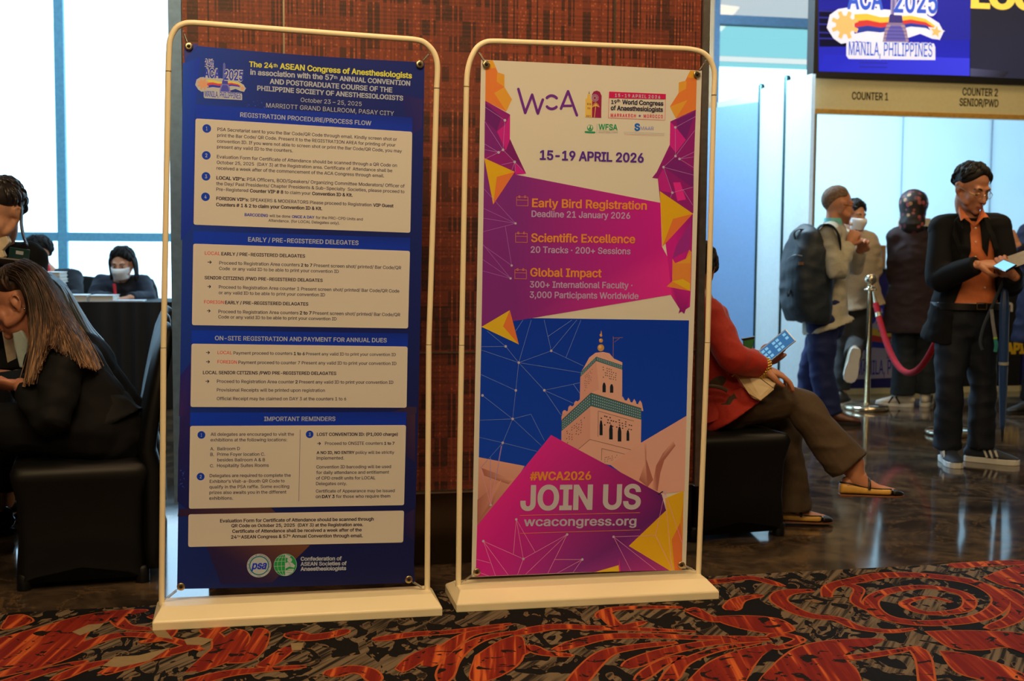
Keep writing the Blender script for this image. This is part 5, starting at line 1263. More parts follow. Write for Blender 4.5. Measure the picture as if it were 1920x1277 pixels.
# ---------------------------------------------------------------- table with books by the window
TY = 8.62; tz = at(200, 568, TY).z
ta, tb = at(-60, 568, TY), at(420, 568, TY)
CLOTH = mk('black_table_cloth', (18, 19, 24), 0.75, var=.2, scale=8)
td = (V((tb.x, tb.y + .25, 0)) - V((ta.x, ta.y, 0))).normalized(); tn = V((-td.y, td.x, 0)); TL = (tb - ta).length
t = thing('draped_table', V((ta.x, ta.y, 0)), 'long table under a black floor-length cloth by the bright window', 'table', math.atan2(td.y, td.x))
tp = lambda s_, d, z: V((ta.x, ta.y, 0)) + td * s_ + tn * d + Z * z
m = MB(); n = 90
for side in (0, 1):
    rr = []
    for z, am in ((tz, 0.0), (tz - .01, .002), (.4, .012), (.004, .022)):
        r = []
        for k in range(n):
            s_ = TL * k / (n - 1); w = am * math.sin(k * .9 + 2 * math.sin(k * .23)) ; r.append(tp(s_, (-.002 - w) if side == 0 else (.602 + w), z))
        rr.append(r)
    m.rings(rr, False, True, False)
m.rings([[tp(0, d, z) for z in (tz, .004)] for d in (0, .3, .6)], False, True, False); m.rings([[tp(TL, d, z) for z in (tz, .004)] for d in (0, .3, .6)], False, True, False)
m.poly([tp(0, 0, tz), tp(TL, 0, tz), tp(TL, .6, tz), tp(0, .6, tz)])
m.build('table_cloth', CLOTH, t)
m = MB(); m.box(tp(TL / 2, .3, tz - .014), (TL - .02, .58, .022), Matrix((td, tn, Z)).transposed()); m.build('table_board', mk('plywood', (150, 120, 80), 0.6), t)
PAGES = mk('book_pages', (214, 208, 196), 0.7, stretch=(1, 1, 60), scale=8, var=.18); COVER = mk('white_book_cover', (226, 232, 236), 0.35, var=.03); COVB = mk('blue_book_cover', (60, 110, 190), 0.35, var=.06)
Rt = Matrix((td, tn, Z)).transposed()
def book(p, w, d, h, rot, cov, label, grp):
    Rr = Rt @ Matrix.Rotation(rot, 3, 'Z'); t = thing('book', p, label, 'book', 0, grp)
    m = MB(); m.box(p + Z * h / 2, (w - .008, d - .008, h - .006), Rr); m.build('page_block', PAGES, t)
    for z in (.0015, h - .0015):
        m = MB(); m.box(p + Z * z, (w, d, .003), Rr); m.build('cover', cov, t)
    m = MB(); m.box(p + Rr @ V((-w / 2, 0, h / 2)), (.003, d, h), Rr); m.build('spine', cov, t)
def tabp(px, d): return tp((onp(px, 560, tp(0, d, 0), tn) - tp(0, d, 0)).dot(td), d, tz)
random.seed(11)
z = 0.0
names = ['lowest', 'second lowest', 'third from the bottom', 'fourth from the bottom', 'middle', 'fourth from the top', 'third from the top', 'second from the top', 'topmost']
hs = [.022, .02, .022, .02, .022, .02, .022, .022, .026]
for i in range(9):
    p = tabp(101, .16) + Z * z; book(p + V((random.uniform(-.004, .004), random.uniform(-.006, .006), 0)), .145, .21, hs[i], random.uniform(-.06, .06), COVER, 'white paperback, %s of the tall stack on the window table' % names[i], 'books stacked on the window table'); z += hs[i] + .0006
book(tabp(144, .15), .165, .21, .044, 0.05, COVER, 'thick white book lying flat beside the tall stack on the table', 'books lying flat on the window table')
book(tabp(196, .15), .165, .21, .042, -.06, COVER, 'thick white book lying flat in front of the masked woman', 'books lying flat on the window table')
p = tabp(240, .12); m = MB(); m.box(p + Z * .004, (.23, .16, .008), Rt); tag(m.build('brochure', mk('pale_paper', (210, 222, 236), 0.5), bev=.001), 'thin pale brochure stack at the masked woman\'s elbow on the table', 'brochure')
# ---------------------------------------------------------------- people
SKIN = mk('skin_warm', (206, 150, 118), 0.5, var=.06, scale=30); SKIN2 = mk('skin_tan', (184, 124, 92), 0.5, var=.06, scale=30)
LIPS = mk('lips', (172, 98, 84), 0.5); BROW = mk('brow_hair', (30, 22, 20), 0.7); EYEW = mk('eye_white', (214, 206, 196), 0.25, var=.02); EYED = mk('dark_iris', (26, 18, 14), 0.2)
HBLACK = mk('black_hair', (20, 17, 17), 0.6, var=.3, scale=30, stretch=(6, 6, 1), bump=.3, spec=.3)
SUIT = mk('black_suit_cloth', (15, 15, 18), 0.85, var=.12, scale=120, spec=.2); NAVY = mk('navy_suit_cloth', (20, 26, 52), 0.8, var=.12, scale=90, spec=.25)
BTN = mk('shirt_button', (214, 186, 160), 0.3)
def L3(a, b, f): return V(a) * (1 - f) + V(b) * f
def headmat(hf, hu):
    y = V(hf).normalized(); z = V(hu); z = (z - y * z.dot(y)).normalized(); return Matrix((y.cross(z), y, z)).transposed()
def add_head(mb, c, M, k=1.0, neck=None, nr=.055):
    c = V(c); g = lambda x, y, z: c + M @ V((x * k, y * k, z * k)); e = lambda p, r, n=16: mb.ell(g(*p), [q * k for q in r], M, n, 10)
    e((0, -.012, .03), (.074, .094, .088), 24); e((0, .030, -.03), (.060, .062, .085)); e((0, .035, -.076), (.048, .052, .038)); e((0, .078, -.099), (.020, .017, .016))
    for s in (-1, 1):
        e((s * .034, .060, -.030), (.027, .024, .028)); e((s * .025, .079, .020), (.026, .014, .011)); e((s * .010, .102, -.039), (.009, .010, .008))
        mb.ell(g(s * .076, -.004, -.008), (.006 * k, .014 * k, .024 * k), M @ Matrix.Rotation(s * R(-16), 3, 'Z') @ Matrix.Rotation(R(-10), 3, 'X'), 12, 8)
        mb.loft([g(s * .074, .008, -.012), g(s * .080, .010, .012), g(s * .084, -.006, .023), g(s * .086, -.020, .012), g(s * .084, -.020, -.010), g(s * .077, -.006, -.032)], [.0045 * k, .0045 * k, .0048 * k, .005 * k, .0048 * k, .0065 * k], n=8, sub=3)
        mb.loft([g(s * .050, .05, -.06), g(s * .054, .02, -.055), g(s * .058, -.01, -.035)], [.018 * k, .018 * k, .016 * k], n=10)
    mb.loft([g(0, .084, .018), g(0, .095, -.004), g(0, .108, -.026), g(0, .114, -.036)], [.008 * k, .0085 * k, .0105 * k, .0120 * k], n=10, sub=3)
    for s in (-1, 1): e((s * .031, .069, -.002), (.0155, .014, .0125))
    e((0, .092, -.062), (.021, .010, .0065)); e((0, .090, -.073), (.018, .010, .0075))
    if neck is not None: mb.loft([g(0, -.018, -.02), g(0, -.02, -.08), L3(g(0, -.02, -.09), neck, .6), neck], [.05 * k, nr * .93, nr, nr * 1.2], n=16)
    return g
def face_parts(t, g, M, k=1.0, eyes='down', brow=True, mouth=True, lips=LIPS):
    for s in (-1, 1):
        m = MB(); 
        if eyes == 'open':
            m.ell(g(s * .031, .0785, -.003), (.0125 * k, .006 * k, .0058 * k), M, 14, 8); eo = m.build('eye', EYEW, t)
            m = MB(); m.ell(g(s * .031, .0835, -.004), (.0055 * k, .0022 * k, .0055 * k), M, 12, 8); m.build('iris', EYED, eo)
        else:
            m.loft([g(s * .020, .0775, -.008), g(s * .031, .0825, -.0105), g(s * .044, .074, -.007)], [.0012 * k, .0024 * k, .0012 * k], n=8); m.build('eyelash', BROW, t)
        if brow:
            m = MB(); m.loft([g(s * .014, .0905, .016), g(s * .030, .0920, .0235), g(s * .050, .074, .018)], [(.0034 * k, .0022 * k), (.0042 * k, .0024 * k), (.002 * k, .0018 * k)], n=8); m.build('eyebrow', BROW, t)
    if mouth:
        m = MB(); m.loft([g(-.021, .0925, -.067), g(-.008, .1015, -.0632), g(0, .1015, -.0645), g(.008, .1015, -.0632), g(.021, .0925, -.067)], [.0016 * k, .0038 * k, .0036 * k, .0038 * k, .0016 * k], n=8)
        m.loft([g(-.018, .0925, -.0685), g(0, .1005, -.0735), g(.018, .0925, -.0685)], [.0018 * k, .0052 * k, .0018 * k], n=8); m.build('lips', lips, t)
def hair_cap(t, c, M, k, front, side, back, th=.012, mat=None, part=25, wig=.005, name='hair', tufts=150):
    c = V(c); mb = MB(); rr = []; n = 56; m = 16
    def tm(ph):
        a = abs(((ph + 180) % 360) - 180)
        f = side + (front - side) * (0.5 + 0.5 * math.cos(R(a * 2))) if a < 90 else side + (back - side) * (0.5 - 0.5 * math.cos(R((a - 90) * 2)))
        return R(f)
    outer, inner = [], []
    for i in range(m + 1):
        ro, ri = [], []
        for j in range(n):
            ph = 360 * j / n; T_ = tm(ph) * max(i / m, .012); f = 1 - (i / m) ** 6
            d = V((math.sin(T_) * math.sin(R(ph)), math.sin(T_) * math.cos(R(ph)), math.cos(T_)))
            w = wig * noise.noise(d * 7.0 + V((k * 9, 0, 0)))
            for lst, o in ((ro, th * f + w * f), (ri, -.008)):
                lst.append(c + M @ (V((d.x * (.074 + o), -.012 + d.y * (.094 + o), .03 + d.z * (.088 + o))) * k))
        outer.append(ro); inner.append(ri)
    mb.rings(outer + inner[::-1], True)
    rnd = random.Random(int(c.x * 1000) % 997); cx_ = R(part)
    for _ in range(tufts):
        ph = rnd.uniform(0, 360); t1 = tm(ph) * rnd.uniform(.35, 1.0); t0 = max(.05, t1 - rnd.uniform(.35, .6)); sw = rnd.uniform(-8, 8) + (14 if abs(((ph + 180) % 360) - 180) < 70 else 0); pts = []
        for q in range(5):
            f = q / 4; T_ = t0 + (t1 - t0) * f; p_ = R(ph + sw * f); o = th + .001 + .005 * math.sin(math.pi * min(1, f * 1.1)) * rnd.uniform(.3, .9) - .010 * f * f
            d = V((math.sin(T_) * math.sin(p_), math.sin(T_) * math.cos(p_), math.cos(T_))); pts.append(c + M @ (V((d.x * (.074 + o), -.012 + d.y * (.094 + o), .03 + d.z * (.088 + o))) * k))
        mb.loft(pts, [(.003, .002), (.0075, .0035), (.0085, .004), (.006, .0025), (.0012, .0006)], n=6, sub=2, rnd=False)
    return mb.build(name, mat or HBLACK, t)
def strands(mb, guides, N, w=.006, jit=.006, seed=1, taper=.35):
    rnd = random.Random(seed); K = len(guides) - 1
    for i in range(N):
        x = K * (i + rnd.random()) / N; a = min(int(x), K - 1); f = x - a
        e = V((rnd.uniform(-1, 1), rnd.uniform(-1, 1), rnd.uniform(-1, 1))) * jit
        pts = [L3(p, q, f) + e * (.3 + .7 * j / (len(guides[0]) - 1)) + V((rnd.uniform(-1, 1), rnd.uniform(-1, 1), rnd.uniform(-1, 1))) * jit * .3 for j, (p, q) in enumerate(zip(guides[a], guides[a + 1]))]
        ln = rnd.uniform(.9, 1.05); pts[-1] = L3(pts[-2], pts[-1], ln)
        q = len(pts); ww = w * rnd.uniform(.7, 1.3)
        mb.loft(pts, [(ww * (1 - (1 - taper) * j / (q - 1)), ww * .5 * (1 - (1 - taper) * j / (q - 1))) for j in range(q)], n=6, sub=3, rnd=False)
def add_hand(wrist, d, pn, thumb=1, curl=(.5, .55, .6, .65), thc=.3, k=1.0, spread=.05, voxel=.003):
    """d: towards the fingers, pn: where the palm faces, thumb: side of the thumb along d x pn"""
    y = V(d).normalized(); z = -V(pn); z = (z - y * z.dot(y)).normalized(); x = y.cross(z); mb = MB(); w = V(wrist)
    P = lambda a, b, c: w + (x * a * thumb + y * b + z * c) * k
    mb.loft([P(0, -.02, 0), P(0, .015, 0), P(0, .05, .002), P(0, .088, .0)], [(.024 * k, .018 * k), (.027 * k, .018 * k), (.038 * k, .015 * k), (.040 * k, .011 * k)], side=x, n=14)
    lens = (.070, .079, .073, .057)
    for i in range(4):
        bx_ = .030 - .020 * i; p = P(bx_, .088 - .004 * abs(i - 1.3), 0); sp = spread * (1.2 - .8 * i) * thumb; a = 0.0; pts = [P(bx_ * .9, .06, 0), p]
        for j, f in enumerate((.45, .32, .23)):
            a += curl[i] * (1.0, 1.25, .8)[j]
            dd = (y * math.cos(a) - z * math.sin(a) + x * sp * math.cos(a)).normalized(); p = p + dd * lens[i] * f * k; pts.append(p)
        r = (.0088, .0092, .0088, .0076)[i] * k
        mb.loft(pts, [r * 1.1, r * 1.08, r, r * .95, r * .8], n=10, sub=3)
    p = P(.026, .022, -.004); q = P(.047, .048, -.010 - .02 * thc); u = P(.052 - .025 * thc, .078, -.018 - .045 * thc); v = P(.046 - .05 * thc, .100, -.022 - .06 * thc)
    mb.loft([P(.008, .01, -.004), p, q, u, v], [.014 * k, .016 * k, .0128 * k, .0108 * k, .008 * k], n=10, sub=3)
    return remesh_data(mb, voxel, 2)
ARM = (.052, .048, .040, .036, .037, .026); LEG = (.086, .074, .056, .052, .036)
def arm_pts(s, e, w): return [s, L3(s, e, .5), e, L3(e, w, .3), L3(e, w, .5), w]
def leg_pts(h, k, a): return [h, L3(h, k, .5), k, L3(k, a, .4), a]
def torso(P, ease=0.0, hem=None, top=True, hemr=None, sc_=1.0):
    s = (P['sh'][1] - P['sh'][0]).normalized(); pel, ch, nb = P['pel'], P['chest'], P['nb']; sp = (ch - pel).normalized(); a = sc_
    pts = [pel - sp * .07, pel, L3(pel, ch, .45), ch, L3(ch, nb, .62), nb]; rad = [(.145, .105), (.165, .115), (.135, .10), (.158, .112), (.13, .085), (.062, .058)]
    if hem is not None: pts = [hem] + pts[1:]; rad[0] = hemr or (.185, .125)
    rad = [((p + ease) * a, (q + ease) * a) for p, q in rad]
    if not top: pts, rad = pts[:-2], rad[:-2]
    return pts, rad, s
def person(name, loc, label, P, skin=SKIN, k=1.0, voxel=.006, hands=None, neck_r=.055, sc_=1.0, legs=True, eyes='down', face=True, arms=(0, 1), brow=True, mouth=True):
    t = thing(name, loc, label, 'person'); mb = MB(); pts, rad, s = torso(P, 0, sc_=sc_); mb.loft(pts, rad, side=s, n=24)
    for i in arms:
        mb.loft([L3(P['nb'], P['sh'][i], .35) - Z * .02, P['sh'][i]], [.05, .055 * sc_], n=14); mb.loft(arm_pts(P['sh'][i], P['el'][i], P['wr'][i]), [q * sc_ for q in ARM], n=14)
    if legs:
        for i in (0, 1): mb.loft(leg_pts(P['hip'][i], P['kn'][i], P['an'][i]), [q * sc_ for q in LEG], n=16)
    M = headmat(P['hf'], P['hu']); g = add_head(mb, P['head'], M, k, P['nb'], neck_r)
    hands = list(hands or [])
    for i in arms:
        if not any((V(h[0][0]) - P['wr'][i]).length < .01 for h in hands):
            d = (P['wr'][i] - P['el'][i]).normalized(); side = (P['sh'][0] + P['sh'][1]) * .5 - P['sh'][i]; hands.append(((P['wr'][i], d, side), dict(thumb=1 if i == 0 else -1, voxel=.005)))
    ex = [add_hand(*h[0], **h[1]) for h in hands]
    organic(mb, 'body', skin, t, voxel, 3, extra=ex)
    if face: face_parts(t, g, M, k, eyes, brow, mouth)
    return t, g, M
def coat(t, name, mat, P, ease=.022, hem=None, hemr=None, voxel=.009, wr=.006, sl=1.0, cut=None, arms=(0, 1), sc_=1.0, arm_k=1.0, thick=0.0, collar=True):
    mb = MB(); pts, rad, s = torso(P, ease, hem, sc_=sc_, hemr=hemr); mb.loft(pts[:-1] + [L3(pts[-2], pts[-1], .75)], rad[:-1] + [((.105 + ease) * .8, (.075 + ease) * .8)], side=s, n=26, rnd=False); sm = MB()
    for i in arms:
        tgt = mb if not cut else sm
        for q in (mb, sm) if cut else (mb,): q.loft([L3(P['nb'], P['sh'][i], .4) - Z * .03, P['sh'][i] - Z * .004], [.056 + ease * .7, .058 + ease * .7], n=14)
        w = L3(P['el'][i], P['wr'][i], sl); tgt.loft(arm_pts(P['sh'][i], P['el'][i], w), [(q + e_) * arm_k for q, e_ in zip(ARM, (ease * .7, ease * .8, ease * .9, ease * .9, ease * .8, ease * .8))], n=16, rnd=False)
    ex = None
    if cut and sm.v:
        ex = [remesh_data(sm, voxel, 4)]
    return organic(mb, name, mat, t, voxel, 4, wr, 8.0, cut, thick, ex)
def trousers(t, mat, P, ease=.018, voxel=.009, wr=.006, end=1.0, flare=0.0, name='trousers', sc_=1.0, top=.06, cut=None):
    mb = MB(); s = (P['sh'][1] - P['sh'][0]).normalized(); sp = (P['chest'] - P['pel']).normalized()
    hs = (P['hip'][1] - P['hip'][0]); hc = L3(P['hip'][0], P['hip'][1], .5)
    mb.loft([hc, L3(hc, P['pel'], .5), P['pel'] + sp * top], [(.150 + ease, .115 + ease), (.16 + ease, .118 + ease), (.148 + ease, .11 + ease)], side=s if hs.length < .02 else hs.normalized(), n=24)
    q_ = torso(P, ease, sc_=sc_); mb.loft(q_[0][:2] + [P['pel'] + sp * (top + .03)], q_[1][:2] + [(.15 + ease, .108 + ease)], side=s, n=24)
    for i in (0, 1):
        a = L3(P['kn'][i], P['an'][i], end[i] if hasattr(end, '__len__') else end); mb.loft(leg_pts(P['hip'][i], P['kn'][i], a), [(q + ease) * sc_ + f for q, f in zip(LEG, (0, 0, 0, flare * .5, flare + .012))], n=18, rnd=False)
        r_ = .09 + ease; mb.ell(P['hip'][i], (r_, r_, r_), None, 16, 10)
    return organic(mb, name, mat, t, voxel, 4, wr, 7.0, cut)
def shoe(t, A, d, mat, sole, up=Z, L=.26, wd=1.0, st=.022, name='shoe'):
    d = V(d).normalized(); up = V(up); up = (up - d * up.dot(d)).normalized(); x = d.cross(up); k = L / .26; A = V(A)
    g = lambda y, z: A + d * y * k + up * z
    m = MB(); m.loft([g(-.058, -.035), g(-.035, -.022), g(.01, -.020), g(.07, -.042), g(.13, -.052), g(.178, -.058)], [(.026 * wd, .03), (.034 * wd, .05), (.037 * wd, .052), (.045 * wd, .034), (.046 * wd, .024), (.030 * wd, .014)], side=x, n=20)
    base = -.085 + st
    for i, v in enumerate(m.v):
        z = (v - A).dot(up)
        if z < base: m.v[i] = v + up * (base - z)
    o = m.build(name, mat, t); m = MB(); pr = []
    for y, w in ((-.078, .018), (-.066, .030), (-.03, .037), (.03, .036), (.09, .046), (.14, .047), (.175, .036), (.192, .016)): pr.append((y, w))
    out = [A + d * y * k + x * w * wd for y, w in pr] + [A + d * y * k - x * w * wd for y, w in pr[::-1]]
    m.prism([p - up * .085 for p in out], up * st); m.build('sole', sole, o, .003); return o
BSOLE = mk('dark_sole', (24, 22, 22), 0.7); WSOLE = mk('white_sole', (206, 208, 206), 0.55, var=.04)
def ribbon(mb, pts, w, side, th=.0012):
    mb.loft(pts, [(w / 2, th)] * len(pts), side=side, n=8, sub=4, rnd=False)
# ---- the standing man with the phone
y = 6.88
P = dict(pel=at(1811, 585, y), chest=at(1815, 468, y), nb=at(1817, 407, y + .02), head=at(1822, 352, y - .04), hf=(.34, -.86, -.36), hu=(.12, -.3, .94),
    sh=[at(1768, 428, y), at(1869, 425, y - .02)], el=[at(1759, 524, y - .10), at(1894, 532, y - .10)], wr=[at(1832, 497, y - .29), at(1899, 516, y - .33)],
    hip=[at(1788, 606, y), at(1835, 606, y)], kn=[at(1781, 722, y - .05), at(1843, 722, y)], an=[at(1776, 846, y), at(1838, 843, y + .02)])
hd = [((P['wr'][0], V((.95, -.10, .05)), V((-.1, .5, -.85))), dict(thumb=1, curl=(.35, .42, .5, .6), thc=.5, k=1.02, voxel=.0035)),
      ((P['wr'][1], V((-.55, .10, .55)), V((-.55, .3, .7))), dict(thumb=-1, curl=(.8, .85, .9, .9), thc=.4, k=1.02, voxel=.0035))]
t, g, M = person('person', fl(1806, 862), 'standing man in black blazer and orange shirt, glasses on, reading a phone in both hands', P, SKIN2, 1.06, .007, hd, .056)
hair_cap(t, P['head'], M, 1.06, 50, 96, 142, .012, HBLACK)
ORG = mk('orange_shirt', (206, 112, 64), 0.7, var=.06, scale=60)
coat(t, 'shirt', ORG, P, .012, voxel=.009, wr=.004, arms=(), hem=P['pel'] - Z * .03, hemr=(.150, .112), cut=lambda co: co.z < at(1811, 569, y).z)
def jc(co):
    if co.y > y - .02: return False
    z = co.z; zt = [at(0, q, y).z for q in (640, 560, 520, 470, 400)]
    lx = [at(q, 500, y).x for q in (1775, 1776, 1790, 1800, 1806)]; rx = [at(q, 500, y).x for q in (1884, 1880, 1868, 1850, 1832)]
    for i in range(4):
        if zt[i] <= z <= zt[i + 1]:
            f = (z - zt[i]) / (zt[i + 1] - zt[i]); return lx[i] * (1 - f) + lx[i + 1] * f < co.x < rx[i] * (1 - f) + rx[i + 1] * f
    return False
jk = coat(t, 'blazer', SUIT, P, .030, hem=at(1806, 634, y + .03), hemr=(.20, .14), cut=jc, voxel=.009, wr=.006, thick=.004)
for s, pts in ((-1, [(1806, 398), (1790, 412), (1786, 440), (1800, 480), (1810, 470), (1806, 430)]), (1, [(1834, 398), (1849, 414), (1856, 440), (1852, 482), (1842, 466), (1840, 430)])):
    q = [at(a, b, y - .125 + .05 * (b < 415)) for a, b in pts]; m = MB(); m.prism(q, V((0, .006, 0))); m.build('lapel', SUIT, jk, .002)
for pts in ([(1798, 386), (1797, 398), (1802, 414), (1808, 409), (1822, 420), (1827, 422), (1816, 408), (1804, 392)], [(1842, 384), (1845, 396), (1857, 411), (1853, 407), (1844, 408), (1832, 421), (1828, 422), (1838, 404)]):
    q = [at(a, b, y - .118 + .055 * (b < 402)) for a, b in pts]; m = MB(); m.prism(q, V((0, .005, 0))); m.build('shirt_collar', ORG, t, .001)
for by in (428, 454, 482, 540):
    m = MB(); p = at(1829 if by < 500 else 1846, by, y - .142); m.lathe(p, [(.0055, 0), (.0055, .003)], 12, (0, -1, 0)); m.build('shirt_button', BTN, t)
TR = mk('blue_lit_black_trousers', (22, 28, 40), 0.75, var=.12, scale=60, spec=.3)  # black cloth with the blue side light tinted into it
trousers(t, TR, P, .016, end=.96, flare=.012, wr=.008, cut=lambda co: co.z > at(1811, 567, y).z)
m = MB(); bc = at(1811, 573, y); m.loft([bc - Z * .018, bc + Z * .018], [(.186, .150)] * 2, side=(1, 0, 0), n=32, sub=1, rnd=False); b = m.build('belt', mk('black_leather', (16, 15, 15), 0.35), t)
m = MB(); q = at(1841, 574, y - .160)
for dx, dz, sx, sz in ((0, .017, .052, .004), (0, -.017, .052, .004), (-.025, 0, .004, .036), (.025, 0, .004, .036)): m.box(q + V((dx, 0, dz)), (sx, .005, sz))
m.build('belt_buckle', mk('dull_brass', (150, 130, 90), 0.35, .9), b)
NAVS = mk('dark_trainer_mesh', (34, 42, 56), 0.8, var=.15, scale=200)
for i, d in ((0, V((-.06, -1, 0))), (1, V((.86, -.5, 0)))):
    A = V((P['an'][i].x, P['an'][i].y, .085)); so = shoe(t, A, d, NAVS, WSOLE, L=.275, st=.03, name='trainer')
    x = V((d.y, -d.x, 0)).normalized(); x = -x if x.y > 0 else x
    if i == 0: x = V((-1, 0, 0))
    for k in range(3):
        m = MB(); dn = d.normalized(); c = A + dn * (.035 + .028 * k) + x * .0415 - Z * .03; m.box(c, (.011, .006, .045), Matrix((dn, x, Z)).transposed() @ Matrix.Rotation(R(-22), 3, 'Y')); m.build('shoe_stripe', WSOLE, so)
# glasses
m = MB(); 
for s in (-1, 1):
    pts = [g(s * .033 + .022 * math.cos(R(a)) * (1 if 1 else 0), .104 - .010 * abs(math.cos(R(a))) * (1 if s * math.cos(R(a)) > 0 else 0), -.008 + .014 * math.sin(R(a))) for a in range(0, 361, 20)]
    m.tube(pts, .0011, 6); m.tube([g(s * .055, .094, -.004), g(s * .072, .06, -.001), g(s * .083, -.002, .002), g(s * .082, -.02, -.012)], .0017, 6, 3)
m.tube([g(-.011, .106, -.004), g(0, .110, -.001), g(.011, .106, -.004)], .0013, 6, 2); m.build('eyeglasses', mk('thin_gold_rim', (206, 190, 150), 0.25, .9), t)
# phone and sheet in his hands
DARKG = mk('phone_glass', (22, 26, 32), 0.08, var=.05); SCR = print_mat('phone_display', .5, .9); SCR.node_tree.nodes['Principled BSDF'].inputs['Specular IOR Level'].default_value = .08
pc = at(1884, 499, y - .43); Rp = Matrix.Rotation(R(-32), 3, 'Y') @ Matrix.Rotation(R(12), 3, 'X')
ph = thing('phone', pc, 'dark phone with lit screen in the hands of the standing man', 'phone'); m = MB(); m.box(pc, (.066, .135, .009), Rp); m.build('phone_body', DARKG, ph, .003)
m = MB(); n_ = Rp @ V((0, 0, 1)); a_, b2 = Rp @ V((.029, 0, 0)), Rp @ V((0, .062, 0)); q = pc + n_ * .0049; m.poly([q - a_ - b2, q + a_ - b2, q + a_ + b2, q - a_ + b2], lin(120, 190, 230)); m.build('phone_screen', SCR, ph)
pc = at(1910, 486, y - .28); m = MB(); m.box(pc, (.15, .17, .0012), Matrix.Rotation(R(-20), 3, 'Y') @ Matrix.Rotation(R(14), 3, 'X')); tag(m.build('paper_sheet', mk('grey_paper', (150, 146, 140), 0.5)), 'grey sheet of paper held behind the phone of the standing man', 'paper')
# folded umbrella on his arm and the lanyard
uy = y - .22; u0, u1 = at(1884, 540, uy), at(1879, 828, uy); ud = (u1 - u0).normalized()
um = thing('umbrella', u1, 'closed blue umbrella hanging point down at the arm of the standing man', 'umbrella'); m = MB()
LL = (u1 - u0).length; n = 40; rr = []
for s_, r in ((0, .010), (.03, .018), (.15, .024), (.4, .023), (.65, .020), (.88, .013), (.925, .008)):
    c = u0 + ud * LL * s_; rr.append([c + V((math.cos(2 * math.pi * k / n), math.sin(2 * math.pi * k / n), 0)) * r * (1 + .09 * math.cos(8 * 2 * math.pi * k / n + s_ * 5)) for k in range(n)])
m.rings(rr); m.build('folded_canopy', mk('blue_umbrella_cloth', (24, 58, 108), 0.45, var=.12, sheen=.2), um)
m = MB(); m.tube([u0 + ud * LL * .92, u0 + ud * LL * .96, u1], .006, 10, 1, rad=[.008, .007, .004]); m.build('tip', BLACK, um)
m = MB(); m.tube([u0 + ud * .03, u0 - ud * .06, u0 - ud * .12 + V((.01, 0, 0)), u0 - ud * .15 + V((.035, 0, 0)), u0 - ud * .12 + V((.06, 0, 0))], .009, 10, 3); m.build('handle', BLACK, um)
m = MB(); m.loft([u0 + ud * LL * .48, u0 + ud * LL * .50], [.0258, .0252], n=24, sub=1, rnd=False); m.build('closing_strap', mk('pale_tab', (150, 150, 140), .5), um)
ly = y - .24; lt = thing('lanyard', at(1868, 660, ly), 'grey lanyard with a teal end hanging from the hands of the man in orange', 'lanyard')
GL = mk('grey_lanyard', (120, 122, 128), .6); m = MB(); ribbon(m, [at(1884, 520, ly - .05), at(1872, 548, ly), at(1858, 580, ly), at(1845, 610, ly), at(1838, 640, ly), at(1842, 656, ly)], .018, (1, 0, 0)); m.build('strap', mk('dark_lanyard', (40, 52, 66), .6), lt)
m = MB(); ribbon(m, [at(1859, 580, ly - .01), at(1862, 606, ly - .01), at(1866, 632, ly - .01)], .02, (1, 0, 0)); m.build('strap', GL, lt)
m = MB(); ribbon(m, [at(1866, 632, ly - .01), at(1866.4, 636, ly - .01)], .021, (1, 0, 0)); m.build('strap_band', mk('lime_band', (150, 190, 60), .6), lt)
m = MB(); ribbon(m, [at(1866.4, 636, ly - .01), at(1868, 648, ly - .01), at(1866, 660, ly - .01)], .021, (1, 0, 0)); m.build('strap_end', mk('teal_band', (30, 130, 130), .6), lt)

# ---- the man with the backpack
y = 8.42
P = dict(pel=at(1548, 590, y), chest=at(1556, 470, y), nb=at(1562, 418, y), head=at(1571, 385, y), hf=(.94, .28, -.08), hu=(.08, 0, 1),
    sh=[at(1553, 441, y - .2), at(1566, 434, y + .2)], el=[at(1568, 512, y - .26), at(1600, 500, y + .2)], wr=[at(1592, 458, y - .16), at(1612, 470, y + .1)],
    hip=[at(1542, 600, y - .09), at(1552, 600, y + .09)], kn=[at(1540, 692, y - .09), at(1520, 690, y + .1)], an=[at(1556, 780, y - .09), at(1514, 768, y + .1)])
hd = [((P['wr'][0], V((.45, .1, .85)), V((.2, .9, -.2))), dict(thumb=1, curl=(1.0, 1.05, 1.1, 1.1), thc=.6, voxel=.004))]
t, g, M = person('person', fl(1540, 785), 'man in a light grey blazer seen from behind with a large dark backpack', P, SKIN2, 1.05, .008, hd, .056, eyes='down', mouth=False)
hair_cap(t, P['head'], M, 1.05, 22, 76, 138, .006, mk('thin_grey_hair', (104, 82, 66), .8, var=.4, scale=60), wig=.003, tufts=0)
GREY = mk('light_grey_blazer', (170, 166, 150), .8, var=.08, scale=100)
coat(t, 'blazer', GREY, P, .028, hem=at(1552, 612, y), hemr=(.20, .15), wr=.007)
m = MB(); cc = P['nb'] + Z * .01; m.loft([cc - Z * .025, cc + Z * .022], [(.066, .062), (.062, .058)], side=(0, 1, 0), n=24, sub=1, rnd=False); m.build('shirt_collar', mk('aqua_shirt', (110, 190, 196), .7), t)
trousers(t, mk('navy_trousers', (26, 38, 88), .7, var=.12, scale=90, spec=.3), P, .022, end=.97, flare=.012, wr=.008)
BRN = mk('brown_leather_shoe', (92, 50, 34), .4)
for i, d in ((0, V((.9, -.25, 0))), (1, V((.8, .5, 0)))): shoe(t, V((P['an'][i].x, P['an'][i].y, .085)), d, BRN, BSOLE, L=.27)
m = MB()
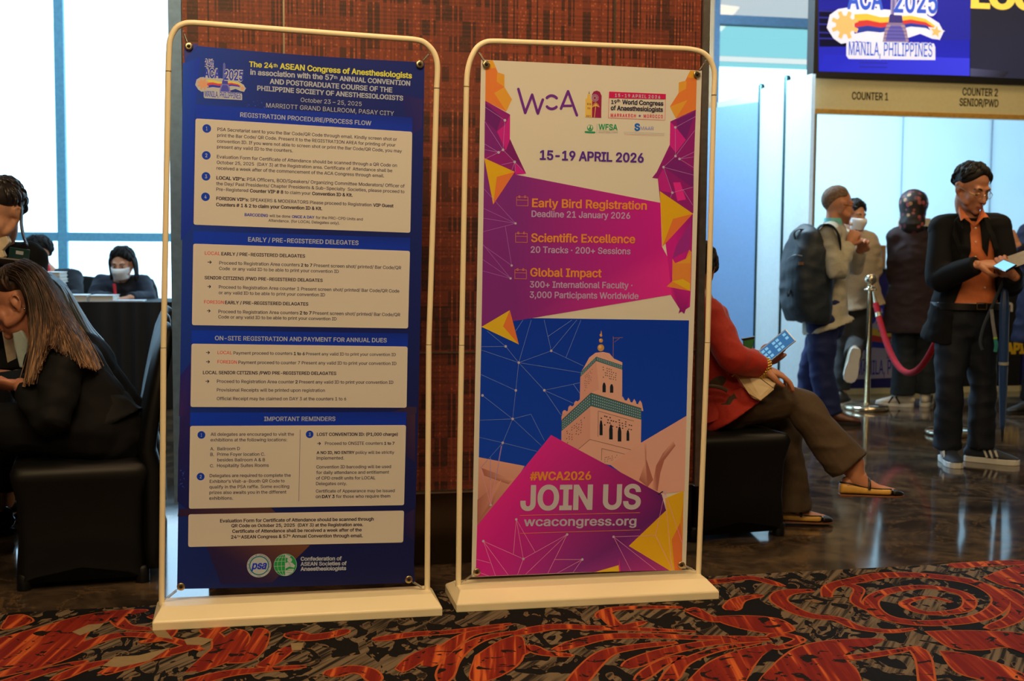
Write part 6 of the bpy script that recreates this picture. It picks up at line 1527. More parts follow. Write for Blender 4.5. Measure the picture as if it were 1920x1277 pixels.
for s in (-1, 1):
    m.tube([g(s * .033 + .02 * math.cos(R(a)), .106, -.008 + .014 * math.sin(R(a))) for a in range(0, 361, 24)], .0014, 6); m.tube([g(s * .054, .098, -.002), g(s * .075, .05, 0), g(s * .083, -.01, .002)], .0018, 6, 2)
m.build('eyeglasses', EYED, t)
# backpack on his back
BPK = mk('dark_teal_backpack', (24, 36, 48), .6, var=.18, scale=60, bump=.1); STR = mk('black_webbing', (16, 17, 20), .7)
by = y - .12; bc = at(1518, 520, by); bp_ = thing('backpack', at(1518, 602, by), 'large dark teal backpack on the back of the man in the grey blazer', 'backpack')
ax = V((.93, .28, 0)).normalized(); sd = V((-ax.y, ax.x, 0)); m = MB()
rows = [(604, 1516, .085, .15), (596, 1516, .125, .165), (560, 1512, .15, .175), (520, 1512, .155, .175), (480, 1514, .14, .17), (450, 1520, .115, .155), (438, 1526, .085, .13), (434, 1530, .05, .09)]
m.loft([at(px, py, by) for py, px, a_, b2 in rows], [(b2, a_) for py, px, a_, b2 in rows], side=sd, n=30, sub=3, sq=.75, rnd=False)
organic(m, 'pack_body', BPK, bp_, .009, 3, .008, 6)
m = MB(); m.loft([at(1493, 585, by - .02), at(1488, 540, by - .04), at(1490, 505, by - .04), at(1500, 485, by - .04)], [(.11, .03), (.125, .05), (.12, .045), (.10, .02)], side=sd, n=22, sub=3, sq=.7); pk = organic(m, 'front_pocket', BPK, bp_, .008, 3, .004, 6)
m = MB(); m.tube([at(1478, 486, by - .14), at(1490, 478, by - .17), at(1504, 480, by - .18)], .003, 6, 3); m.build('zip', mk('zip_metal', (130, 140, 150), .4, .8), pk)
m = MB(); m.box(at(1502, 494, by - .185), (.035, .006, .02), Matrix.Rotation(R(15), 3, 'Z')); m.build('leather_patch', mk('leather_patch', (100, 74, 56), .6), pk)
m = MB(); ribbon(m, [at(1491, 450, by - .05), at(1489, 436, by - .05), at(1498, 430, by - .05), at(1510, 432, by - .05), at(1520, 442, by - .05)], .03, sd, .004); m.build('grab_handle', STR, bp_)
m = MB(); ribbon(m, [at(1524, 446, y - .19), at(1538, 424, y - .22), at(1556, 422, y - .27), at(1570, 436, y - .30), at(1575, 462, y - .27), at(1570, 500, y - .20)], .05, (0, 1, 0), .006); m.build('shoulder_strap', STR, bp_)
m = MB(); ribbon(m, [at(1530, 450, y + .1), at(1545, 424, y + .16), at(1566, 424, y + .2), at(1580, 440, y + .2)], .05, (0, 1, 0), .006); m.build('shoulder_strap', STR, bp_)
m = MB(); ribbon(m, [at(1484, 530, by - .1), at(1478, 556, by - .1), at(1476, 548, by - .1)], .018, sd, .003); m.build('loose_strap', STR, bp_)
c = at(1497, 582, y - .05); bg = thing('waist_bag', c, 'small dark brown bag below the backpack at the hip of the man in grey', 'bag'); m = MB(); m.box(c, (.14, .10, .12), Matrix.Rotation(R(38), 3, 'Y')); m.build('bag_body', mk('dark_brown_bag', (38, 28, 26), .6), bg, .02)
m = MB(); ribbon(m, [c + V((-.02, -.05, .05)), at(1500, 545, y - .2), at(1520, 560, y - .21)], .02, (0, 1, 0), .003); m.build('bag_strap', STR, bg)

# ---- woman in the beige coat beyond him, one foot raised behind her
y = 9.3
P = dict(pel=at(1606, 560, y), chest=at(1604, 468, y), nb=at(1603, 432, y), head=at(1601, 404, y - .02), hf=(.35, -.6, -.1), hu=(0, 0, 1),
    sh=[at(1575, 450, y), at(1630, 452, y)], el=[at(1568, 505, y - .02), at(1640, 508, y)], wr=[at(1590, 470, y - .15), at(1612, 505, y + .16)],
    hip=[at(1592, 572, y), at(1616, 572, y)], kn=[at(1584, 655, y), at(1606, 640, y - .06)], an=[at(1578, 735, y), at(1598, 668, y - .36)])
t, g, M = person('person', fl(1585, 748), 'masked woman in a beige coat standing on one leg, foot raised, beyond the backpack', P, SKIN, .94, .009, None, .05, mouth=False)
hair_cap(t, P['head'], M, .94, 60, 112, 165, .014, HBLACK)
MASK = mk('white_face_mask', (226, 226, 226), .7, var=.03)
def mask(t, g, M, k, mat=MASK):
    m = MB(); rr = []
    for i in range(9):
        v = i / 8; z = -.012 - .088 * v; r = []
        for j in range(17):
            a = R(-82 + 164 * j / 16); bulge = .012 * math.sin(math.pi * min(1, v * 1.1)) * math.cos(a) ** 2
            wx = (.068 - .014 * v); yy = .018 + (.085 - .004 * v + .014 * math.exp(-((v - .25) * 4) ** 2)) * math.cos(a) ** .8 * 1.0 + bulge
            r.append(g(wx * math.sin(a), yy, z))
        rr.append(r)
    m.rings(rr, False, True, False); o = m.build('face_mask', mat, t); q = o.modifiers.new('thickness', 'SOLIDIFY'); q.thickness = .003; q.offset = 1
    for s in (-1, 1):
        for z0, z1 in ((-.02, .012), (-.085, -.03)):
            m = MB(); m.tube([g(s * .066, .03, z0), g(s * .075, .005, (z0 + z1) / 2), g(s * .08, -.02, z1)], .0012, 5, 2); m.build('ear_loop', mat, o)
mask(t, g, M, .94)
BEI = mk('beige_coat', (172, 158, 136), .85, var=.08, scale=80)
coat(t, 'coat', BEI, P, .024, hem=at(1608, 578, y), hemr=(.18, .14), wr=.006)
trousers(t, mk('charcoal_trousers', (40, 38, 38), .8, var=.12), P, .014, end=.95, wr=.006)
shoe(t, V((P['an'][0].x, P['an'][0].y, .085)), V((.4, .8, 0)), mk('dark_shoe', (60, 54, 50), .6), WSOLE, L=.24)
shoe(t, P['an'][1], V((-.16, .08, -1)), mk('light_shoe_upper', (150, 140, 120), .7), WSOLE, up=V((0.1, .85, .2)), L=.24, wd=1.05)

# ---- person in the flowered headscarf, back to the camera
y = 9.25
P = dict(pel=at(1711, 565, y), chest=at(1712, 480, y), nb=at(1712, 424, y), head=at(1713, 390, y), hf=(.35, .93, -.1), hu=(.05, .1, 1),
    sh=[at(1682, 445, y), at(1744, 446, y)], el=[at(1680, 520, y + .02), at(1750, 520, y + .04)], wr=[at(1694, 520, y + .25), at(1738, 515, y + .27)],
    hip=[at(1698, 585, y), at(1726, 585, y)], kn=[at(1696, 665, y), at(1732, 665, y + .03)], an=[at(1693, 742, y), at(1735, 738, y + .05)])
t, g, M = person('person', fl(1712, 752), 'person in a flowered black headscarf and dark plum coat, back turned', P, SKIN2, .98, .009, None, .05, face=False)
fm, nt, b = nodes('flowered_scarf'); tc = nt.nodes.new('ShaderNodeTexCoord'); vo = nt.nodes.new('ShaderNodeTexVoronoi'); vo.inputs['Scale'].default_value = 30; nt.links.new(tc.outputs['Object'], vo.inputs['Vector'])
r1 = nt.nodes.new('ShaderNodeValToRGB'); e = r1.color_ramp.elements; e[0].position = .40; e[0].color = (1, 1, 1, 1); e[1].position = .52; e[1].color = (0, 0, 0, 1); nt.links.new(vo.outputs['Distance'], r1.inputs[0])
r2 = nt.nodes.new('ShaderNodeValToRGB'); r2.color_ramp.interpolation = 'CONSTANT'; e = r2.color_ramp.elements; e[0].color = lin(20, 18, 22); e[1].position = .45; e[1].color = lin(150, 80, 84); q = e.new(.7); q.color = lin(170, 130, 90); q = e.new(.86); q.color = lin(96, 40, 60)
sx = nt.nodes.new('ShaderNodeSeparateXYZ'); nt.links.new(vo.outputs['Color'], sx.inputs[0]); nt.links.new(sx.outputs[0], r2.inputs[0])
mx = nt.nodes.new('ShaderNodeMixRGB'); mx.inputs[1].default_value = lin(17, 15, 19); nt.links.new(r1.outputs[0], mx.inputs[0]); nt.links.new(r2.outputs[0], mx.inputs[2]); nt.links.new(mx.outputs[0], b.inputs['Base Color']); b.inputs['Roughness'].default_value = .6
m = MB(); m.ell(g(0, -.018, .028), (.104, .116, .108), M, 28, 16); m.loft([g(0, -.03, 0), g(0, -.035, -.06), g(0, -.03, -.12)], [(.10, .10), (.088, .088), (.10, .095)], side=M @ V((1, 0, 0)), n=24)
organic(m, 'headscarf', fm, t, .007, 4, .0025, 12)
PLUM = mk('dark_plum_coat', (34, 18, 26), .85, var=.1, scale=60)
coat(t, 'coat', PLUM, P, .03, hem=at(1711, 622, y), hemr=(.215, .15), wr=.007)
m = MB(); m.loft([at(1714, 424, y), at(1715, 409, y)], [(.125, .118), (.112, .108)], side=(1, 0, 0), n=24, sub=1, rnd=False); m.build('coat_collar', mk('pale_collar', (190, 186, 176), .8), t)
trousers(t, mk('dark_teal_trousers', (18, 30, 40), .8, var=.1), P, .022, end=.97, flare=.02, wr=.006)
for i, d in ((0, V((-.8, .35, 0))), (1, V((.35, .8, 0)))):
    A = V((P['an'][i].x, P['an'][i].y, .085)); so = shoe(t, A, d, mk('white_trainer', (206, 204, 196), .6, var=.04), WSOLE, L=.26, st=.028, name='trainer')
    for k in range(2):
        d_ = d.normalized(); x = V((d_.y, -d_.x, 0)); x = x if x.y < 0 else -x; m = MB(); m.box(A + d_ * (.03 + .05 * k) + x * .043 - Z * .035, (.012, .006, .06), Matrix((d_, x, Z)).transposed() @ Matrix.Rotation(R(30 - 60 * k), 3, 'Y')); m.build('shoe_stripe', BLACK, so)

# ---- person at the right edge: raised fist and navy sleeve
y = 8.9
P = dict(pel=at(1960, 570, y), chest=at(1960, 470, y), nb=at(1958, 418, y), head=at(1950, 372, y - .03), hf=(-.3, .9, 0), hu=(0, 0, 1),
    sh=[at(1928, 438, y), at(1994, 440, y)], el=[at(1930, 512, y - .12), at(2000, 520, y)], wr=[at(1907, 458, y - .13), at(1990, 560, y - .1)],
    hip=[at(1944, 590, y), at(1976, 590, y)], kn=[at(1944, 680, y), at(1978, 680, y)], an=[at(1930, 752, y), at(1980, 756, y)])
hd = [((P['wr'][0], V((-.45, 0, .9)), V((-.6, .7, -.2))), dict(thumb=1, curl=(1.25, 1.3, 1.3, 1.3), thc=.7, k=1.05, voxel=.004))]
t, g, M = person('person', fl(1955, 760), 'person at the far edge in a navy coat, one fist raised, mostly hidden', P, SKIN, 1.0, .009, hd, .05, face=False)
hair_cap(t, P['head'], M, 1.0, 60, 100, 150)
coat(t, 'coat', NAVY, P, .028, hem=at(1960, 640, y), hemr=(.21, .15), wr=.006, sl=.93)
trousers(t, SUIT, P, .02)
for i, d in ((0, V((-.9, -.3, 0))), (1, V((-.2, -.9, 0)))): shoe(t, V((P['an'][i].x, P['an'][i].y, .085)), d, BLACK, BSOLE)
# ---- seated woman in the red jacket
y = 5.27
P = dict(pel=at(1350, 742, y), chest=at(1322, 640, y), nb=at(1312, 566, y + .01), head=at(1303, 510, y + .04), hf=(.35, .88, -.3), hu=(.05, .1, 1),
    sh=[at(1328, 592, y - .17), at(1318, 588, y + .18)], el=[at(1372, 668, y - .24), at(1375, 668, y + .2)], wr=[at(1430, 690, y - .17), at(1430, 682, y + .06)],
    hip=[at(1362, 758, y - .09), at(1362, 758, y + .10)], kn=[at(1492, 752, y - .07), at(1466, 786, y + .11)], an=[at(1605, 889, y - .16), at(1482, 955, y + .06)])
hd = [((P['wr'][0], V((.93, -.05, -.36)), V((-.3, .1, -.95))), dict(thumb=1, curl=(.28, .32, .38, .45), thc=.2, k=.98, voxel=.003)),
      ((P['wr'][1], V((.72, -.18, .66)), V((-.2, -.95, .1))), dict(thumb=1, curl=(.5, .65, .75, .85), thc=.5, k=.98, voxel=.003))]
t, g, M = person('person', V((P['pel'].x, P['pel'].y, .47)), 'seated woman in a red jacket and olive trousers, legs crossed, holding a phone', P, SKIN2, .98, .006, hd, .05, face=False)
hair_cap(t, P['head'], M, .98, 70, 118, 168, .018, HBLACK)
REDJ = mk('red_jacket', (176, 38, 24), .75, var=.1, scale=90, sheen=.2); OLIVE = mk('olive_brown_trousers', (70, 54, 36), .8, var=.1, scale=90)
jk = coat(t, 'jacket', REDJ, P, .026, hem=at(1366, 770, y), hemr=(.205, .16), voxel=.007, wr=.006, sl=.93)
m = MB()
for pts in ([(1322, 742), (1353, 742), (1363, 782), (1328, 794), (1318, 790)], [(1352, 738), (1392, 726), (1424, 749), (1386, 768), (1370, 758)]):
    q = [at(a, b, y - .19 + .02 * (b < 745)) for a, b in pts]; m.prism(q, V((0, .008, 0)))
m.build('jacket_skirt', REDJ, jk, .003)
m = MB(); c = L3(P['el'][0], P['wr'][0], .95); d = (P['wr'][0] - P['el'][0]).normalized(); x = d.orthogonal().normalized(); y2 = d.cross(x)
for k in range(22):
    a = 2 * math.pi * k / 22
    for o_ in (-.008, 0, .008): m.ell(c + d * (o_ + .006) + (x * math.cos(a + o_ * 20) + y2 * math.sin(a + o_ * 20)) * .041, (.0062, .0062, .0062), None, 6, 5)
m.build('cuff_beading', mk('gold_beads', (214, 176, 96), .3, .8), jk)
trousers(t, OLIVE, P, .012, voxel=.007, end=(.90, 1.03), flare=.030, wr=.009, top=.05)
YS = mk('mustard_ballet_shoe', (206, 158, 70), .45, var=.04); BCAP = mk('black_toe_cap', (20, 18, 20), .4); TAN = mk('tan_shoe_sole', (120, 76, 46), .6)
def ballet(A, d, up, L):
    d = V(d).normalized(); up = V(up); up = (up - d * up.dot(d)).normalized(); x = d.cross(up); k = L / .26; gg = lambda a, z, s=0: A + d * a * k + up * z + x * s
    m = MB(); m.loft([gg(-.004, .05), gg(-.004, .01), gg(.008, -.022), gg(.05, -.046), gg(.10, -.058), gg(.15, -.063)], [(.035, .036), (.036, .038), (.036, .042), (.036, .027), (.036, .016), (.02, .010)], side=x, n=18); m.ell(gg(-.032, -.045), (.03, .032, .036), None, 14, 8); m.build('foot', SKIN2, t)
    m = MB(); secs = ((-.066, .020, .040), (-.058, .030, .046), (-.03, .034, .046), (.03, .036, .033), (.075, .041, .028), (.12, .042, .028), (.138, .041, .027))
    def shell(secs, name, mat):
        m = MB(); rr = []
        for a, w, h in secs:
            rr.append([gg(a, -.085 + .006 + h * z_, w * s_) for s_, z_ in ((-.92, 0), (-1.04, .35), (-1.0, .75), (-.80, 1.0), (.80, 1.0), (1.0, .75), (1.04, .35), (.92, 0))])
        m.rings(rr, True); o = m.build(name, mat, t); q = o.modifiers.new('round', 'SUBSURF'); q.levels = 1; q.render_levels = 2; return o
    so = shell(secs, 'ballet_shoe', YS)
    shell(((.134, .0415, .0275), (.155, .038, .024), (.176, .028, .018), (.190, .012, .010)), 'toe_cap', BCAP)
    m = MB(); out = [(-.068, .02), (-.06, .03), (-.03, .034), (.03, .034), (.09, .042), (.14, .041), (.172, .030), (.19, .012)]
    m.prism([gg(a, -.087, w) for a, w in out] + [gg(a, -.087, -w) for a, w in out[::-1]], up * .007); m.build('sole', TAN, t, .002)
    m = MB(); m.prism([gg(-.066, -.092, .026), gg(-.02, -.092, .034), gg(-.02, -.092, -.034), gg(-.066, -.092, -.026)], up * .008); m.build('heel', TAN, t, .002)
    m = MB(); ribbon(m, [gg(.045, -.056, -.043), gg(.047, -.032, -.037), gg(.047, -.0145, -.016), gg(.047, -.0135, .016), gg(.047, -.032, .037), gg(.045, -.056, .043)], .011, d, .002); m.build('instep_strap', BCAP, t)
    m = MB(); m.tube([gg(.135, -.053, -.03), gg(.08, -.052, -.035), gg(.03, -.047, -.032), gg(-.03, -.034, -.030), gg(-.06, -.034, -.016), gg(-.06, -.034, .016), gg(-.03, -.034, .030), gg(.03, -.047, .032), gg(.08, -.052, .035), gg(.135, -.053, .03)], .0028, 8, 3); m.build('topline_piping', BCAP, t)
ballet(P['an'][0], V((1, -.06, -.01)), V((.02, .04, 1)), .262)
an2 = P['an'][1]; ballet(V((an2.x - .005, an2.y, .094)), V((1, -.1, 0)), Z, .25)
# her phone, green-lined case and bag
pc = at(1457, 649, y - .045); Rp = Matrix.Rotation(R(-40), 3, 'Y') @ Matrix.Rotation(R(72), 3, 'X')
ph = thing('phone', pc, 'phone with blue screen held by the seated woman in red', 'phone'); m = MB(); m.box(pc, (.145, .066, .009), Rp); m.build('phone_body', mk('silver_phone', (150, 160, 170), .3, .6), ph, .003)
m = MB(); n_ = Rp @ V((0, 0, 1)); n_ = n_ if n_.y < 0 else -n_; a_, b2 = Rp @ V((.068, 0, 0)), Rp @ V((0, .029, 0)); q = pc + n_ * .0052; m.poly([q - a_ - b2, q + a_ - b2, q + a_ + b2, q - a_ + b2], lin(44, 96, 150))
rnd = random.Random(4)
for i in range(7):
    for j in range(3):
        if rnd.random() < .75:
            c = q + n_ * .0003 + a_ * (-.86 + i * .27) + b2 * (-.6 + .6 * j); m.poly([c - a_ * .1 - b2 * .18, c + a_ * .1 - b2 * .18, c + a_ * .1 + b2 * .18, c - a_ * .1 + b2 * .18], lin(110, 170, 210))
m.build('phone_screen', SCR, ph)
q4 = [at(a, b, y + .10) for a, b in ((1394, 636), (1415, 633), (1411, 652), (1396, 665))]; gc = thing('green_case', q4[3], 'small green case with a black rim showing above the red sleeve', 'case'); m = MB(); m.prism(q4, V((0, .02, 0))); m.build('case_body', mk('green_case_cloth', (40, 120, 60), .6), gc, .002)
m = MB(); m.prism([at(a, b, y + .098) for a, b in ((1391, 635), (1416, 631), (1415, 635), (1393, 639))], V((0, .024, 0))); m.build('case_rim', BLACK, gc, .001)
bgp = at(1418, 750, y - .20); bag = thing('sling_bag', bgp, 'cream leather sling bag on the lap of the woman in red', 'bag'); CRL = mk('cream_leather', (222, 200, 156), .45, var=.03)
m = MB(); q = [at(a, b, y - .225 + .05 * (b < 715)) for a, b in ((1374, 694), (1390, 700), (1442, 706), (1455, 716), (1452, 728), (1426, 752), (1412, 748))]; m.prism(q, V((0, .045, .0))); m.build('bag_body', CRL, bag, .008)
m = MB(); q = [at(a, b, y - .230 + .05 * (b < 712)) for a, b in ((1376, 696), (1422, 708), (1452, 730), (1426, 752), (1404, 738))]; m.prism(q, V((0, .006, 0))); m.build('bag_flap', mk('cream_leather_flap', (206, 182, 138), .45, var=.03), bag, .003)
m = MB(); m.tube([at(1425, 709, y - .236), at(1452, 729, y - .238)], .0016, 6); m.build('flap_stitching', mk('dark_seam', (90, 70, 50), .6), bag)
m = MB(); ribbon(m, [at(1376, 697, y - .215), at(1369, 684, y - .205), at(1362, 672, y - .19)], .018, V((0, 0, 1)), .002); m.build('bag_strap', mk('brown_strap', (78, 56, 44), .5), bag)
m = MB(); ribbon(m, [at(1310, 726, y - .235), at(1335, 724, y - .25), at(1352, 727, y - .25), at(1364, 733, y - .245)], .016, V((0, 0, 1)), .002); m.build('bag_strap', mk('brown_strap', (78, 56, 44), .5), bag)
m = MB(); m.tube([at(1372, 706, y - .226), at(1386, 694, y - .222)], .0035, 8); m.tube([at(1375, 697, y - .226), at(1381, 704, y - .226)], .003, 8); m.build('strap_clasp', mk('gold_clasp', (206, 176, 110), .3, .9), bag)

# ---- long-haired woman bent over her phone, nearest the camera
y = 4.46
P = dict(pel=at(186, 792, y), chest=at(125, 700, y), nb=at(82, 636, y), head=at(38, 566, y - .01), hf=(-.95, -.12, -.34), hu=(-.32, 0, .95),
    sh=[at(120, 682, y - .17), at(108, 674, y + .17)], el=[at(98, 785, y - .24), at(80, 772, y + .2)], wr=[at(38, 722, y - .14), at(32, 706, y + .05)],
    hip=[at(180, 806, y - .09), at(180, 806, y + .09)], kn=[at(-45, 806, y - .08), at(-50, 806, y + .12)], an=[at(-52, 1030, y - .06), at(-80, 1025, y + .14)])
hd = [((P['wr'][0], V((-1, .12, .04)), V((.1, .55, .8))), dict(thumb=-1, curl=(.45, .5, .5, .55), thc=.3, k=.95, voxel=.003)),
      ((P['wr'][1], V((-.98, -.1, .05)), V((.1, -.45, .85))), dict(thumb=1, curl=(.5, .55, .6, .6), thc=.5, k=.95, voxel=.003))]
t, g, M = person('person', V((P['pel'].x, P['pel'].y, .47)), 'woman with long brown and blonde hair bent over her phone on the nearest chair', P, mk('skin_dimmed', (178, 120, 96), 0.5, var=.06, scale=30), .98, .0045, hd, .048, eyes='down')  # skin colour darkened for the weaker light on her
hm, nt, b = nodes('brown_blonde_hair'); tc = nt.nodes.new('ShaderNodeTexCoord'); mp = nt.nodes.new('ShaderNodeMapping'); mp.inputs['Rotation'].default_value = (0, R(38), 0); mp.inputs['Scale'].default_value = (70, 40, 3); nt.links.new(tc.outputs['Object'], mp.inputs[0])
nz = nt.nodes.new('ShaderNodeTexNoise'); nz.inputs['Scale'].default_value = 1; nz.inputs['Detail'].default_value = 3; nt.links.new(mp.outputs[0], nz.inputs['Vector'])
sx = nt.nodes.new('ShaderNodeSeparateXYZ'); nt.links.new(tc.outputs['Object'], sx.inputs[0]); mr = nt.nodes.new('ShaderNodeMapRange'); mr.inputs[1].default_value = .62; mr.inputs[2].default_value = .28; mr.inputs[3].default_value = -.22; mr.inputs[4].default_value = .16; nt.links.new(sx.outputs[2], mr.inputs[0])
ad = nt.nodes.new('ShaderNodeMath'); nt.links.new(nz.outputs['Fac'], ad.inputs[0]); nt.links.new(mr.outputs[0], ad.inputs[1])
r = nt.nodes.new('ShaderNodeValToRGB'); e = r.color_ramp.elements; e[0].position = .3; e[0].color = lin(42, 31, 26); e[1].position = .78; e[1].color = lin(170, 132, 98); q = e.new(.52); q.color = lin(84, 60, 46); nt.links.new(ad.outputs[0], r.inputs[0]); nt.links.new(r.outputs[0], b.inputs['Base Color']); b.inputs['Roughness'].default_value = .5; b.inputs['Specular IOR Level'].default_value = .35
hc = hair_cap(t, P['head'], M, .98, 52, 84, 160, .016, hm)
yn = y - .10
G = [[at(12, 516, yn + .02), at(30, 520, yn), at(48, 545, yn - .02), at(56, 585, yn - .03), at(60, 650, yn - .08), at(46, 722, yn - .12)],
     [at(20, 504, yn + .03), at(44, 514, yn), at(62, 548, yn - .02), at(74, 595, yn - .04), at(72, 660, yn - .11), at(60, 715, yn - .15)],
     [at(28, 498, yn + .05), at(56, 508, yn + .01), at(80, 545, yn - .02), at(92, 590, yn - .05), at(96, 625, yn - .1), at(92, 648, yn - .15)],
     [at(34, 494, yn + .07), at(64, 508, yn + .03), at(92, 550, yn), at(112, 595, yn - .04), at(138, 640, yn - .09), at(156, 684, yn - .11)],
     [at(40, 492, yn + .10), at(72, 510, yn + .06), at(102, 555, yn + .04), at(126, 600, yn + .01), at(156, 645, yn - .03), at(178, 692, yn - .05)],
     [at(44, 491, yn + .14), at(76, 510, yn + .12), at(107, 556, yn + .11), at(132, 600, yn + .10), at(162, 645, yn + .08), at(186, 690, yn + .06)],
     [at(46, 492, yn + .2), at(78, 512, yn + .2), at(108, 560, yn + .2), at(132, 605, yn + .2), at(160, 650, yn + .18), at(182, 690, yn + .16)]]
m = MB(); strands(m, [[q + V((-.002, .012, -.003)) for q in l] for l in G], 200, .016, .004, 9, .4); strands(m, G, 620, .0044, .007, 2, .25); m.build('long_hair', hm, t)
m = MB(); strands(m, [[q + V((.006, -.01, .008)) for q in l] for l in G], 90, .0016, .016, 5, .5); m.build('loose_hair', hm, t)
m = MB(); m.ell(at(46, 579, y - .10), (.004, .004, .004), None, 8, 6); m.build('earring', mk('silver_stud', (200, 200, 210), .2, .9), t)
BLZ = mk('black_blazer_near', (14, 16, 19), .8, var=.15, scale=120, spec=.25)
coat(t, 'blazer', BLZ, P, .026, hem=at(196, 808, y), hemr=(.162, .13), voxel=.007, wr=.007, sl=.86)
trousers(t, SUIT, P, .02, voxel=.008, end=.85, flare=.02, top=.10)
m = MB(); q = [at(a, b, y - .05) for a, b in ((22, 622), (40, 618), (52, 640), (46, 690), (36, 690), (26, 650))]; m.prism(q, V((0, .06, 0))); m.build('blouse', mk('pale_grey_blouse', (150, 166, 170), .6), t, .006)
for i in (0, 1): shoe(t, V((P['an'][i].x, P['an'][i].y, .085)), V((-1, -.1, 0)), BLACK, BSOLE, L=.245, name='black_shoe')
pc = at(16, 708, y - .06); m = MB(); m.box(pc, (.13, .07, .009), Matrix.Rotation(R(-8), 3, 'Y') @ Matrix.Rotation(R(32), 3, 'X')); tag(m.build('phone', DARKG, bev=.003), 'black phone in the hands of the long-haired woman bent over it', 'phone')
q = [at(a, b, y + .16) for a, b in ((2, 612), (22, 610), (30, 672), (14, 680))]; m = MB(); m.prism(q, V((0, .004, 0))); tag(m.build('paper_sheet', mk('cream_paper', (216, 204, 180), .6)), 'cream sheet of paper below the chin of the long-haired woman', 'paper')

# ---- second seated woman, dark hair, mostly hidden behind her
y = 5.02
P = dict(pel=at(200, 770, y), chest=at(152, 688, y), nb=at(118, 628, y), head=at(80, 582, y), hf=(-.86, -.1, -.5), hu=(-.45, 0, .88),
    sh=[at(150, 672, y - .16), at(142, 668, y + .16)], el=[at(128, 760, y - .2), at(120, 755, y + .2)], wr=[at(62, 735, y - .1), at(58, 730, y + .08)],
    hip=[at(192, 784, y - .09), at(192, 784, y + .09)], kn=[at(10, 800, y - .08), at(0, 796, y + .14)], an=[at(-8, 950, y - .02), at(11, 950, y + .18)])
t, g, M = person('person', V((P['pel'].x, P['pel'].y, .47)), 'second seated woman with long dark hair, mostly hidden behind the long-haired woman', P, SKIN, .98, .008, None, .048)
DH = mk('dark_teal_lit_hair', (34, 36, 34), .32, var=.3, scale=30, stretch=(6, 6, 1))
hair_cap(t, P['head'], M, .98, 52, 96, 160, .016, DH)
yn = y - .08
G = [[at(80, 520, yn + .02), at(106, 540, yn), at(128, 585, yn), at(150, 630, yn), at(172, 668, yn - .02), at(182, 705, yn - .04)],
     [at(86, 516, yn + .06), at(114, 538, yn + .04), at(140, 580, yn + .04), at(164, 622, yn + .04), at(190, 655, yn + .03), at(204, 690, yn + .02)],
     [at(88, 515, yn + .12), at(118, 538, yn + .12), at(144, 578, yn + .12), at(170, 616, yn + .12), at(198, 648, yn + .12), at(211, 684, yn + .12)]]
m = MB(); strands(m, [[q + V((-.002, .012, -.003)) for q in l] for l in G], 90, .016, .004, 9, .4); strands(m, G, 260, .0046, .006, 8, .3); m.build('long_hair', DH, t)
coat(t, 'blazer', SUIT, P, .026, hem=at(208, 788, y), hemr=(.162, .13), wr=.006)
trousers(t, SUIT, P, .02, end=.72, flare=.02, top=.10)
SHB = mk('black_patent_shoe', (18, 18, 20), .15)
for i in (0, 1):
    A = V((P['an'][i].x, P['an'][i].y, .085)); shoe(t, A, V((-.6, -.8, 0)), SHB, BSOLE, L=.235, name='black_shoe')

# ---- standing woman at the left edge, leaning over with a folder
y = 5.35
P = dict(pel=at(-30, 640, y + .12), chest=at(-20, 525, y + .02), nb=at(-4, 462, y - .02), head=at(-2, 396, y - .12), hf=(-.30, -.86, -.36), hu=(.0, -.3, .95),
    sh=[at(55, 484, y), at(-78, 488, y)], el=[at(62, 580, y - .04), at(-92, 580, y)], wr=[at(40, 520, y - .28), at(-60, 520, y - .25)],
    hip=[at(-10, 660, y + .14), at(-52, 660, y + .14)], kn=[at(-14, 790, y + .1), at(-60, 790, y + .1)], an=[at(-20, 945, y + .16), at(-66, 945, y + .16)])
hd = [((P['wr'][0], V((-.55, -.3, -.25)), V((-.2, -.1, .95))), dict(thumb=1, curl=(.5, .5, .55, .6), thc=.2, k=.95, voxel=.004))]
t, g, M = person('person', fl(-40, 985), 'standing woman in a black blazer and white collar, leaning over a grey folder', P, SKIN, 1.06, .007, hd, .05)
HB2 = mk('dark_brown_hair', (40, 32, 30), .34, var=.3, scale=30, stretch=(6, 6, 1))
hair_cap(t, P['head'], M, 1.06, 56, 92, 165, .017, HB2)
yn = y - .12
G = [[at(10, 338, yn), at(30, 352, yn), at(39, 385, yn - .01), at(39, 420, yn - .02), at(43, 445, yn - .04), at(49, 458, yn - .06)],
     [at(6, 336, yn + .04), at(32, 352, yn + .04), at(41, 388, yn + .03), at(41, 420, yn + .02), at(46, 445, yn), at(52, 460, yn - .02)]]
m = MB(); strands(m, G, 26, .004, .003, 3, .5); m.build('long_hair', HB2, t)
G = [[at(-30, 345, yn), at(-50, 370, yn), at(-56, 420, yn), at(-58, 470, yn)], [at(-20, 340, yn + .1), at(-46, 365, yn + .12), at(-50, 420, yn + .12), at(-50, 470, yn + .1)]]
m = MB(); strands(m, G, 40, .008, .006, 4, .4); m.build('long_hair', HB2, t)
coat(t, 'blazer', SUIT, P, .026, hem=at(-30, 690, y + .12), hemr=(.20, .15), wr=.006)
m = MB(); ws = mk('cream_shirt', (222, 206, 178), .7)
m.prism([at(a, b, y - .16) for a, b in ((-24, 452), (12, 442), (18, 454), (4, 470), (9, 480), (-2, 492), (-30, 470))], V((0, .03, 0))); m.build('shirt_collar', ws, t, .004)
m = MB(); m.box(at(36, 477, y - .17), (.085, .006, .05), Matrix.Rotation(R(8), 3, 'Y')); bd = m.build('name_badge', mk('badge_sleeve', (30, 60, 62), .2), t, .003)
